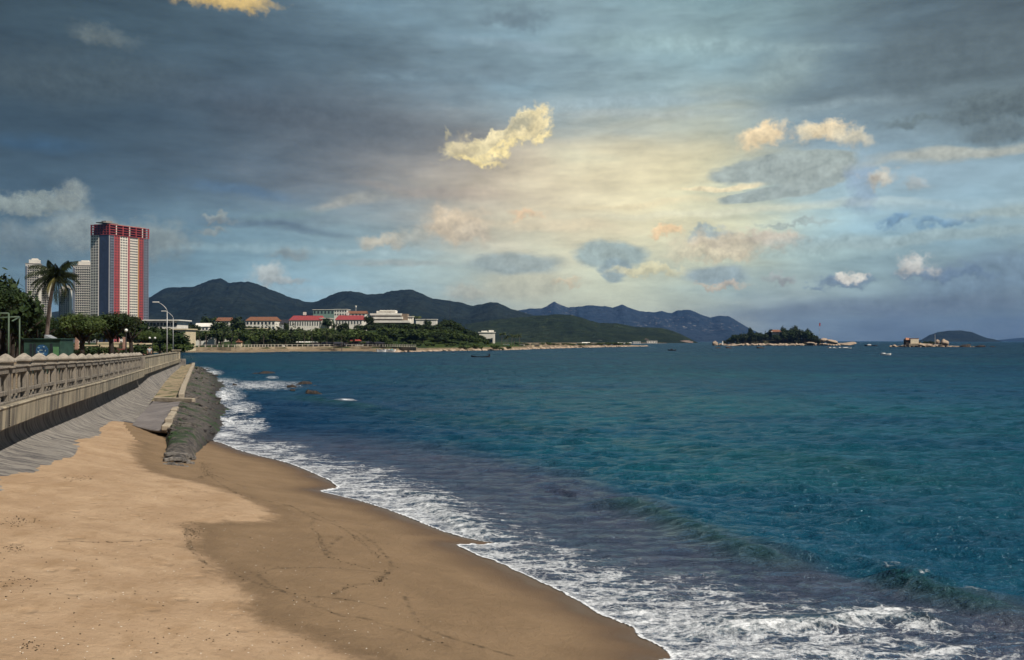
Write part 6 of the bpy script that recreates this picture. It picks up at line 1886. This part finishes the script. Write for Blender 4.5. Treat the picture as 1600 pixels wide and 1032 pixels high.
# coach and van
def vehicle(u, v, y, L, Hh, lab, cat, name):
    o = thing(name, lab, cat, (X(u, y), y, Z(v, y)))
    mb = MB(); mb.box((0, 0, .30 + Hh * .5), (L, 2.2, Hh)); mb.build('body', M_WHITE, o, bevel=.12)
    mb = MB()
    for k in range(int(L // 1.2)): mb.box((-L / 2 + .8 + k * 1.2, -1.11, .3 + Hh * .66), (.95, .04, Hh * .34))
    mb.build('window', M_GLASS, o)
    for s in (-1, 1):
        mb = MB(); mb.tube([(s * L * .32, -1.12, .38), (s * L * .32, 1.12, .38)], .38, 12); mb.build('wheel', M_BLACK, o)
vehicle(438, 547.0, 440, 4.6, 1.5, "small white van parked behind the far railing left of the umbrellas", 'van', 'van')
vehicle(446.5, 547.0, 443, 3.6, 1.7, "white high sided minibus parked right of the small van", 'minibus', 'minibus')
for k in range(9):
    u = 465 + k * 3.6; y = 440
    o = thing('beach_umbrella', "white cafe umbrella in the row left of the dark roofed restaurant", 'umbrella', (X(u, y), y, 2.05), 0, 'white cafe umbrellas on the far shore')
    mb = MB(); mb.lathe((0, 0, 0), [(.95, 1.85), (.94, 1.92), (.5, 2.15), (.03, 2.32)], 8); mb.build('canopy', M_WHITE, o)
    mb = MB(); mb.tube([(0, 0, 0), (0, 0, 2.0)], .03, 6); mb.build('pole', M_POLE, o)
o = thing('red_roof_hut', "little hut with a pointed orange roof among the far promenade palms", 'hut', (X(374, 432), 432, 2.0))
mb = MB(); mb.box((0, 0, 1.0), (2.2, 2, 2.0)); mb.build('wall', M_CREAM, o); mb = MB(); mb.lathe((0, 0, 0), [(2.0, 2.0), (.05, 3.4)], 4); mb.build('roof', M_ORANGE, o)
o = thing('promenade_stall', "small white and red canopy stall at the left end of the far promenade", 'stall', (X(301, 425), 425, 2.0))
mb = MB(); mb.lathe((0, 0, 0), [(1.9, 1.9), (.05, 2.9)], 4); mb.build('canopy', M_WHITE, o)
mb = MB(); mb.box((0, 0, .6), (2.0, 1.6, 1.2)); mb.build('counter', flat('red_counter', (.35, .05, .05), .7), o)
# blue kiosks and white fence on the right part of the shore
M_TURQ = flat('turquoise_paint', (.12, .42, .48), .7); M_BLUE = flat('blue_paint', (.03, .13, .32), .7); M_SALM = flat('salmon_paint', (.55, .34, .25), .8)
def kiosk(u0, u1, vt, vb, y, mat, lab, roofm=None):
    W = (u1 - u0) / F * y; h_ = (vb - vt) / F * y + .6
    o = thing('kiosk', lab, 'kiosk', (X((u0 + u1) / 2, y), y, Z(vb, y) - .6))
    mb = MB(); mb.box((0, 1, h_ / 2), (W, 2.2, h_)); mb.build('wall', mat, o)
    mb = MB(); mb.box((0, 1, h_ + .06), (W + .3, 2.6, .12)); mb.build('roof', roofm or M_GREYR, o)
    mb = MB(); mb.box((0, -.12, h_ * .55), (W * .5, .06, h_ * .4)); mb.build('counter_opening', M_TDRK, o)
kiosk(720, 727, 540, 544.4, 500, M_TURQ, "turquoise kiosk, leftmost of the coloured ones on the far shore")
kiosk(736, 743, 539.5, 544, 505, M_BLUE, "blue kiosk with pale roof beside the turquoise one")
kiosk(744, 752, 539.5, 544, 508, M_BLUE, "wider blue kiosk in the middle of the coloured row", M_BLUE)
kiosk(753, 758, 538, 542.5, 512, M_WHITE, "small white kiosk right of the blue ones")
kiosk(708, 717, 541, 544.4, 498, M_CREAM, "cream kiosk left of the turquoise one")
kiosk(768, 776, 540, 543.6, 515, M_SALM, "salmon pink kiosk near the boxy white house")
kiosk(778, 786, 540, 543.2, 525, M_CREAM, "cream kiosk farthest right of the shore row")
kiosk(786, 796, 538.5, 542, 545, M_TURQ, "pale turquoise hut under the palms of the clump", M_WHITE)
kiosk(812, 820, 538.5, 541, 600, M_WHITE, "small white hut left on the flat spit")
kiosk(831, 847, 538.5, 542, 590, M_CREAM, "cream long hut on the flat spit")
o = thing('shore_fence', "long low whitewashed fence along the grassy bank of the far shore", 'fence', (X(665, 492), 492, 1.9))
mb = MB(); mb.box((0, 0, .45), (78 / F * 492, .2, .9)); mb.build('panel', M_WCONC, o)
for k in range(14):
    mb = MB(); mb.box((-12.6 + k * 1.94, -.05, .55), (.25, .3, 1.1)); mb.build('fence_post', M_WCONC, o)
# shore rocks along the waterline of the far shore
def shore_rocks(pts, n, s0, s1, lab, group, mat, zj=.1):
    P = smooth_poly(pts, 8)
    seg = [math.hypot(b_[0] - a[0], b_[1] - a[1]) for a, b_ in zip(P[:-1], P[1:])]; T = sum(seg)
    for k in range(n):
        d_ = T * (k + random.random()) / n; i = 0
        while i < len(seg) - 1 and d_ > seg[i]: d_ -= seg[i]; i += 1
        f_ = d_ / seg[i]; x = P[i][0] + (P[i + 1][0] - P[i][0]) * f_; y_ = P[i][1] + (P[i + 1][1] - P[i][1]) * f_
        s = random.uniform(s0, s1)
        rock(random.randrange(6), (x + random.uniform(-.5, .5), y_ + random.uniform(.3, 3), zj), (s, s * .8, s * random.uniform(.35, .7)), random.uniform(0, 6), mat, lab, group)
shore_rocks(far_coast[5:11], 60, .6, 1.7, "brown boulder on the rocky waterline below the far shore fence", 'boulders along the far waterline', M_ROCKP)
shore_rocks(far_coast[10:15], 70, .8, 2.0, "pale boulder along the edge of the flat spit", 'boulders along the spit', M_ROCKP)

# white buildings at the foot of the green headland
for k, (u0, u1, vt, vb, y_, lab) in enumerate([
    (902, 909, 536.2, 538.5, 1500, "small white shed, leftmost below the green headland"), (910, 922, 535, 538.8, 1520, "white boathouse with a gable below the green headland"), (927, 950, 536.5, 538.8, 1540, "long low grey white jetty shed"),
    (966, 973, 535.3, 538.5, 1560, "little white gabled house, left of the row of four"), (974, 980, 536, 538.6, 1570, "small white house second in the row of four"), (981, 987, 535.4, 538.4, 1580, "small white house third in the row of four"),
    (989, 1001, 534, 537.8, 1600, "larger white block at the right end of the row of four"), (1011, 1027, 533, 536.6, 1850, "white terminal building farthest out on the headland"), (914, 940, 532, 534.6, 1950, "faint pinkish roof row behind the jetty shed")]):
    building('boathouse', lab, u0, u1, vt, vb, y_, 14, 1, 4, roof='gable' if k in (1, 3, 4, 5) else 'flat', roofmat=M_WHITE, rh=1.6 if k in (1, 3, 4, 5) else None, winh=.3, win=k not in (8,), wall=M_SALM if k == 8 else M_WHITE)
mb = MB(); 
o = thing('rock_cliff', "bare pinkish rock outcrop at the tip of the green headland", 'cliff', (X(1012, 2050), 2050, 0))
M_CLF = flat('weathered_cliff', (.17, .13, .11), .95, .4, .3)
me = ROCKS[2].copy(); me.materials.clear(); me.materials.append(M_ROCKP); c = link(me, 'outcrop', None, o, True); c.scale = (15, 12, 7); c.location = (0, 0, 1); c.data.materials.clear(); c.data.materials.append(M_CLF)
me = ROCKS[4].copy(); me.materials.clear(); me.materials.append(M_ROCKP); c = link(me, 'outcrop', None, o, True); c.scale = (17, 12, 6); c.location = (78, 0, 0); c.data.materials.clear(); c.data.materials.append(M_CLF)

# masts
def mast(u, vt, vb, y, r, lab, name='radio_mast', mat=None, head=None):
    zb = Z(vb, y); o = thing(name, lab, 'mast', (X(u, y), y, zb)); h_ = Z(vt, y) - zb
    mb = MB(); mb.tube([(0, 0, 0), (0, 0, h_)], [r, r * .5], 6); mb.build('pole', mat or M_POLE, o)
    mb = MB()
    for k in range(5): mb.box((0, 0, h_ * (.3 + .14 * k)), (r * 5, r * 1.2, r * 1.2))
    mb.build('crossarms', mat or M_POLE, o)
    if head: mb = MB(); mb.lathe((0, 0, h_ * .9), [(r * 2.5, -h_ * .1), (r * 2.5, h_ * .1)], 8); mb.build('antenna_drum', M_WHITE, o)
mast(556, 478, 490, 720, .25, "short white antenna mast behind the right red roofed hotel", head=True)
mast(703, 468, 500, 1500, .35, "tall thin dark radio mast rising before the mountain above the wooded slope", mat=M_TDRK)

# ================================================================== wooded island
yi = 985.0
def island(name, lab, u0, u1, D, depth, prof, mat, seed):
    us = np.linspace(u0, u1, 70); S = np.linspace(-1, 1, 24)
    W = (us - 800) / F * D
    pz = np.interp(us, [p_[0] for p_ in prof], [p_[1] for p_ in prof])
    e = np.sin(np.pi * (us - u0) / (u1 - u0)) ** .5
    xx = np.repeat(W[None, :], 24, 0); yy = D + S[:, None] * depth * e[None, :]
    zz = -1.5 + (pz[None, :] + 1.5) * (1 - np.abs(S[:, None]) ** 2.4) + (fbm(xx * .15, yy * .15, 4, seed) - .5) * 1.6
    me = np_mesh(name, np.stack([xx, yy, zz], -1).reshape(-1, 3), grid_faces(24, 70), mat, True)
    return tag(link(me, name, None), lab, None, kind='structure')
PROF = [(1112, -.5), (1130, 1.2), (1150, 2.5), (1180, 5), (1210, 6.5), (1240, 6), (1262, 4), (1280, 2), (1300, 1.2), (1325, -.5)]
M_ISO = flat('island_soil', (0.055, 0.055, 0.03), 1.0, .4, .3)
island('island_ground', "rocky ground of the wooded island", 1112, 1326, yi, 24, PROF, M_ISO, 71)
ENVI = [(1125, 535), (1133, 529), (1140, 522), (1150, 519), (1168, 516), (1172, 510), (1178, 517), (1190, 514), (1200, 513), (1210, 510), (1220, 511), (1226, 507), (1232, 513), (1238, 505), (1246, 504), (1252, 514), (1260, 511), (1268, 515), (1275, 518), (1284, 525), (1290, 529)]
GI = 'trees of the wooded island'
random.seed(31)
for k in range(130):
    u = 1126 + 162 * (k + random.random()) / 130; y_ = yi + random.uniform(-21, 12); x = X(u, y_)
    zg = max(.5, float(np.interp(u, [p_[0] for p_ in PROF], [p_[1] for p_ in PROF])) * (1 - (abs(y_ - yi) / 24) ** 2.4))
    top = Z(np.interp(u, [e_[0] for e_ in ENVI], [e_[1] for e_ in ENVI]) + random.uniform(0, 7), y_); h_ = top - zg
    if 1200 < u < 1224 and y_ < yi - 4: h_ = min(h_, Z(520.5, y_) - zg)
    if h_ < 2: h_ = 2.0
    h_ = min(h_ * random.uniform(.8, 1.06), 15)
    kd = 'cone' if k % 4 == 0 else 'round'
    tree(kd, x, y_, zg - .3, h_, h_ * (.55 if kd == 'cone' else .95), "tall pointed casuarina in the wooded island's canopy" if kd == 'cone' else "round dark tree in the wooded island's canopy", GI + (' pointed' if kd == 'cone' else ' round'), M_LEAF_C if kd == 'cone' else M_LEAF_D, 'casuarina_tree' if kd == 'cone' else 'broadleaf_tree')
for u, vt, lab in [(1172, 508.5, "lone bushy pine sticking up left of the island's pagoda"), (1242, 503.5, "tallest twin topped pine on the wooded island, right of the pagoda"), (1223, 506.5, "pine rising just right behind the island's pagoda"), (1262, 510.5, "pine on the right shoulder of the wooded island")]:
    y_ = yi + 4; zg = float(np.interp(u, [p_[0] for p_ in PROF], [p_[1] for p_ in PROF])) - .5
    tree('round', X(u, y_), y_, zg, Z(vt, y_) - zg, 8.0, lab, None, M_LEAF_D, 'pine_tree')
y_ = yi - 8
o = thing('island_temple', "small temple with a wide red roof showing in the island's treetops", 'temple', (X(1212, y_), y_, 8))
W = 17 / F * y_
mb = MB(); mb.box((0, 0, (Z(518.5, y_) - 8) / 2), (W * .6, 4, Z(518.5, y_) - 8)); mb.build('wall', M_WHITE, o)
z0_ = Z(519, y_) - 8; z1_ = Z(515.5, y_) - 8
mb = MB(); mb.add([(-W / 2, -4, z0_), (W / 2, -4, z0_), (W / 2, 4, z0_), (-W / 2, 4, z0_), (-W * .3, 0, z1_), (W * .3, 0, z1_)], [(3, 2, 1, 0), (0, 1, 5, 4), (2, 3, 4, 5), (1, 2, 5), (3, 0, 4)]); mb.build('roof', M_ORANGE, o)
mb = MB(); mb.box((-W * .45, -3.5, z0_ + .3), (1.4, 1, .8)); mb.box((W * .5, -3.5, z0_ + .1), (2.0, 1, .9)); mb.build('roof_corner', M_WHITE, o)
# island rocks
GR = 'pale boulders along the wooded island'
for k in range(96):
    u = 1118 + 205 * (k + random.random()) / 96; y_ = yi - 24 * math.sin(math.pi * (u - 1112) / 214) ** .5 - random.uniform(-1, 3)
    s = random.uniform(1.0, 2.9)
    rock(k, (X(u, y_), y_, .3), (s * 1.3, s, s * random.uniform(.5, .8)), random.uniform(0, 6), M_ROCKP, "pale orange boulder on the waterline of the wooded island", GR)
for u, v, w_, h_, lab in [(1117, 538, 9, 9, "big round pink boulder standing apart at the left tip of the wooded island"), (1187, 539, 6, 4, "round grey boulder in front of the middle of the wooded island"), (1299, 534.5, 20, 6.5, "broad pale granite slab at the right end of the wooded island"), (1287, 532, 12, 6, "rounded pale rock left of the granite slab on the island"), (1266, 537, 14, 5, "low cream rock hump on the island's right shore"),
                          (1325, 537.5, 26, 3, "flat grey reef trailing off right of the wooded island"), (1145, 541, 30, 4, "row of reddish rocks awash before the island's left end"), (1121, 544.5, 10, 3, "dark rock awash nearest the left tip of the island"), (1139, 544.5, 12, 3.5, "dark rock beside the row of reddish rocks"), (1189, 544.5, 16, 4, "dark rock lying alone before the middle of the island"), (1296, 544, 8, 2.5, "dark speck of rock beside the white floats")]:
    s = yi / F; y_ = yi - 26 if v < 540 else 4.6 * F / (v - 533) ; s = y_ / F; zc = max(0, Z(v, y_))
    rock(int(u), (X(u, y_), y_, zc), (w_ * s / 2, w_ * s / 2.6, h_ * s / 2), .2, M_ROCKD if v > 543 else M_ROCKP, lab, None)
y_ = yi
o = thing('flag_pole', "thin flag pole with a small red flag right of the wooded island's trees", 'flag pole', (X(1280, y_), y_, 1))
mb = MB(); mb.tube([(0, 0, 0), (0, 0, Z(505, y_) - 1)], [.16, .10], 6); mb.build('pole', M_POLE, o)
mb = MB(); mb.box((.7, 0, Z(507.5, y_) - 1), (1.3, .1, 3.2)); mb.build('flag', flat('red_cloth', (.35, .04, .05), .8), o)
for u, vt, y__, lab in [(1129, 534, yi - 20, "small white obelisk between the pink boulder and the island's trees")]:
    o = thing('obelisk', lab, 'monument', (X(u, y__), y__, .5)); mb = MB(); mb.box((0, 0, (Z(vt, y__)) / 2), (1.6, 1.6, Z(vt, y__)), 0, .5); mb.build('shaft', M_WHITE, o)

# ================================================================== rocky islet with a house
yr = 720.0
island('islet_ground', "low rocky ground of the small islet", 1390, 1530, yr, 9, [(1390, -.4), (1405, .8), (1420, 2.6), (1440, 2.6), (1470, 2.0), (1484, 1.2), (1500, .4), (1530, -.6)], M_ROCKP, 77)
ih = thing('islet_house', "cream block house with an orange side roof on the rocky islet", 'house', (X(1426, yr - 6), yr - 6, 1.0))
s = (yr - 6) / F
def iz(v): return Z(v, yr - 6) - 1.0
mb = MB(); mb.box((0.5, 0, iz(529.5) / 2), (13 * s, 4.5, iz(529.5))); mb.build('wall', flat('cream_bright', (.80, .68, .50), .8), ih, bevel=.15)
mb = MB(); mb.box((-8.5 * s, .5, iz(531) / 2), (7 * s, 4, iz(531))); mb.build('side_wing', M_ROCKD, ih)
mb = MB(); mb.add([(-12.5 * s, -2.2, iz(531.5)), (-3 * s, -2.2, iz(531.5)), (-3 * s, 2.5, iz(531.5)), (-12.5 * s, 2.5, iz(531.5)), (-11 * s, 0, iz(528)), (-4 * s, 0, iz(528.6))], [(3, 2, 1, 0), (0, 1, 5, 4), (2, 3, 4, 5), (1, 2, 5), (3, 0, 4)]); mb.build('side_roof', flat('salmon_roof', (.42, .20, .12), .8), ih)
mb = MB(); mb.box((.5, 0, iz(529.5) + .15), (13.6 * s, 4.8, .3)); mb.build('roof_slab', flat('brown_coping', (.3, .17, .1), .8), ih)
mb = MB(); mb.box((0, -2.6, iz(538) * .5 + .2), (17 * s, .9, iz(538) + .4)); mb.build('retaining_wall', M_EMB, ih)
mast(1461, 522.5, 538, yr - 4, .12, "thin white mast standing in the middle of the rocky islet", 'signal_mast', M_LAMPH)
random.seed(12)
for k in range(50):
    u = 1392 + 148 * (k + random.random()) / 50; fade = 1 if u < 1490 else .6
    y_ = yr - 9 * math.sin(math.pi * min(.98, max(.02, (u - 1390) / 150))) ** .5 + random.uniform(-1.5, 3); sz_ = random.uniform(.7, 2.0) * fade
    rock(k, (X(u, y_), y_, .1 if u > 1480 else random.uniform(.1, 1.2)), (sz_ * 1.3, sz_, sz_ * .65), random.uniform(0, 6), M_ROCKP if u < 1475 or k % 2 else M_ROCKD, "jagged boulder of the rocky islet's shore", 'boulders of the rocky islet')
for u, v, w_, h_, lab in [(1476, 535, 13, 11, "tall pointed cream rock at the right of the islet's mast"), (1465, 533.5, 7, 7, "smaller pale rock against the islet's mast"), (1440, 538, 12, 5, "round cream boulder at the foot of the islet house"), (1508, 540.5, 18, 5, "dark flat topped rock out on the islet's right reef"), (1532, 541, 16, 4, "last brown rock of the islet's right reef"), (1552, 543, 10, 2, "barely awash rock beyond the islet's reef")]:
    s_ = (yr - 8) / F; rock(int(u), (X(u, yr - 8), yr - 8, max(.1, Z(v, yr - 8) - .5)), (w_ * s_ / 2, w_ * s_ / 2.5, h_ * s_ / 2), .4, M_ROCKP if u < 1500 else M_ROCKD, lab, None)
for u, hgt in [(1437, 4), (1446, 4.5), (1452, 5), (1458, 4.2), (1470, 3.2)]:
    tree('bush', X(u, yr), yr, 1.6, hgt * .7, hgt, "dark bush among the rocks right of the islet house", 'bushes on the rocky islet', M_LEAF_D, 'shrub', cat='shrub')

# ================================================================== boats
M_HULLD = flat('dark_hull', (.03, .03, .04), .6); M_HULLW = flat('white_hull', (.8, .8, .78), .4, .03)
def hull(mb, L, W, Hh, sheer=.5, z0=0.0):
    n = 12; top = []; bot = []
    for i in range(n + 1):
        f_ = i / n; x = -L / 2 + L * f_; w_ = W / 2 * math.sin(math.pi * min(1, f_ * .9 + .1)) ** .6 * (1 if f_ < .6 else (1 - ((f_ - .6) / .4) ** 2) ** .5 + .02)
        sz_ = Hh + sheer * (abs(2 * f_ - 1) ** 2.5)
        top.append((x, w_, sz_)); bot.append((x * .92, w_ * .5, z0))
    vs = [(x, w_, z) for x, w_, z in top] + [(x, -w_, z) for x, w_, z in top] + [(x, w_, z) for x, w_, z in bot] + [(x, -w_, z) for x, w_, z in bot]
    k = n + 1; fs = []
    for i in range(n):
        fs += [(i, i + 1, 2 * k + i + 1, 2 * k + i), (k + i + 1, k + i, 3 * k + i, 3 * k + i + 1), (2 * k + i, 2 * k + i + 1, 3 * k + i + 1, 3 * k + i)]
        fs.append((i + 1, i, k + i, k + i + 1))
    fs += [(0, 2 * k, 3 * k, k), (n, k + n, 3 * k + n, 2 * k + n)]
    mb.add(vs, fs)
def boat(u, v, L, W, Hh, mat, lab, name='fishing_boat', rz=0.0, cabin=None, sheer=.5, men=0, motor=False):
    p_ = PZ(u, v, 0); o = thing(name, lab, 'boat', (p_.x, p_.y, -.12), rz)
    mb = MB(); hull(mb, L, W, Hh, sheer, -.2); mb.build('hull', mat, o, smooth=False)
    mb = MB()
    for k in (-.25, 0, .25): mb.box((k * L, 0, Hh * .8), (.18, W * .8, .05))
    mb.build('thwart', M_BARK, o)
    if cabin: mb = MB(); mb.box((cabin[0] * L, 0, Hh + cabin[2] / 2), (cabin[1] * L, W * .6, cabin[2]), 0, .85); mb.build('cabin', cabin[3], o, bevel=.05)
    if motor: mb = MB(); mb.box((L * .44, 0, Hh + .45), (.25, .25, .6)); mb.tube([(L * .44, 0, Hh + .5), (L * .30, 0, Hh + .75)], .04, 6); mb.build('outboard_motor', M_HULLD, o)
    return o
boat(751, 558.2, 5.6, 1.2, .28, M_HULLD, "long low dark rowing boat with raised ends off the far shore", sheer=.42, motor=True)
boat(1050, 548.4, 3.9, 1.3, .45, M_HULLD, "small dark boat with a hump amidships before the spit's tip", cabin=(-.05, .3, .6, M_HULLD))
boat(1384, 555.5, 3.7, 1.5, .62, M_HULLW, "small bright white boat floating alone between the two islets", 'motorboat', rz=R(6), sheer=.2, cabin=(-.2, .3, .25, M_HULLW))
boat(1361, 541.0, 12, 3.2, .8, M_HULLD, "dark speedboat trailing a white wake left of the rocky islet", 'speedboat', cabin=(-.15, .3, .8, M_HULLW))
for k, (u, lab) in enumerate([(1297, "leftmost white float boat in the short line right of the wooded island"), (1303, "second white float boat from the left in the line"), (1312, "third white float boat in the line"), (1321, "long white float boat at the right end of the line")]):
    boat(u, 544.6, 3.0 if k < 3 else 8.0, 1.4, .45, M_HULLW, lab, 'float_boat', sheer=.1, cabin=(0, .4, .4, M_HULLW))
for k, (u, v) in enumerate([(601, 551.4), (606, 551.0), (611, 551.6), (596, 551.8)]):
    boat(u, v - .9, 4.2, 1.5, .5, M_HULLW if k != 1 else M_TURQ, ["white skiff pulled up on the far beach, nearest the restaurant", "turquoise skiff on the far beach between white ones", "white skiff at the right end of the beached boats", "white skiff at the left end of the beached boats"][k], 'skiff', rz=R(10 * k)).location.z = .35

# ================================================================== air
m = bpy.data.materials.new('haze_air'); m.use_nodes = True
t = NT(m.node_tree)
for n in list(t.n): t.n.remove(n)
pv_ = t.node('ShaderNodeVolumePrincipled'); pv_.inputs['Color'].default_value = (0.15, 0.35, 0.82, 1); pv_.inputs['Density'].default_value = HAZE; pv_.inputs['Anisotropy'].default_value = 0.0
oo = t.node('ShaderNodeOutputMaterial'); t.l.new(pv_.outputs[0], oo.inputs['Volume'])
mb = MB(); mb.box((0, 7400, 165), (30000, 15200, 340)); hz = mb.build('haze', m)
tag(hz, "thin blue sea haze that greys the distant hills", 'haze', kind='stuff')
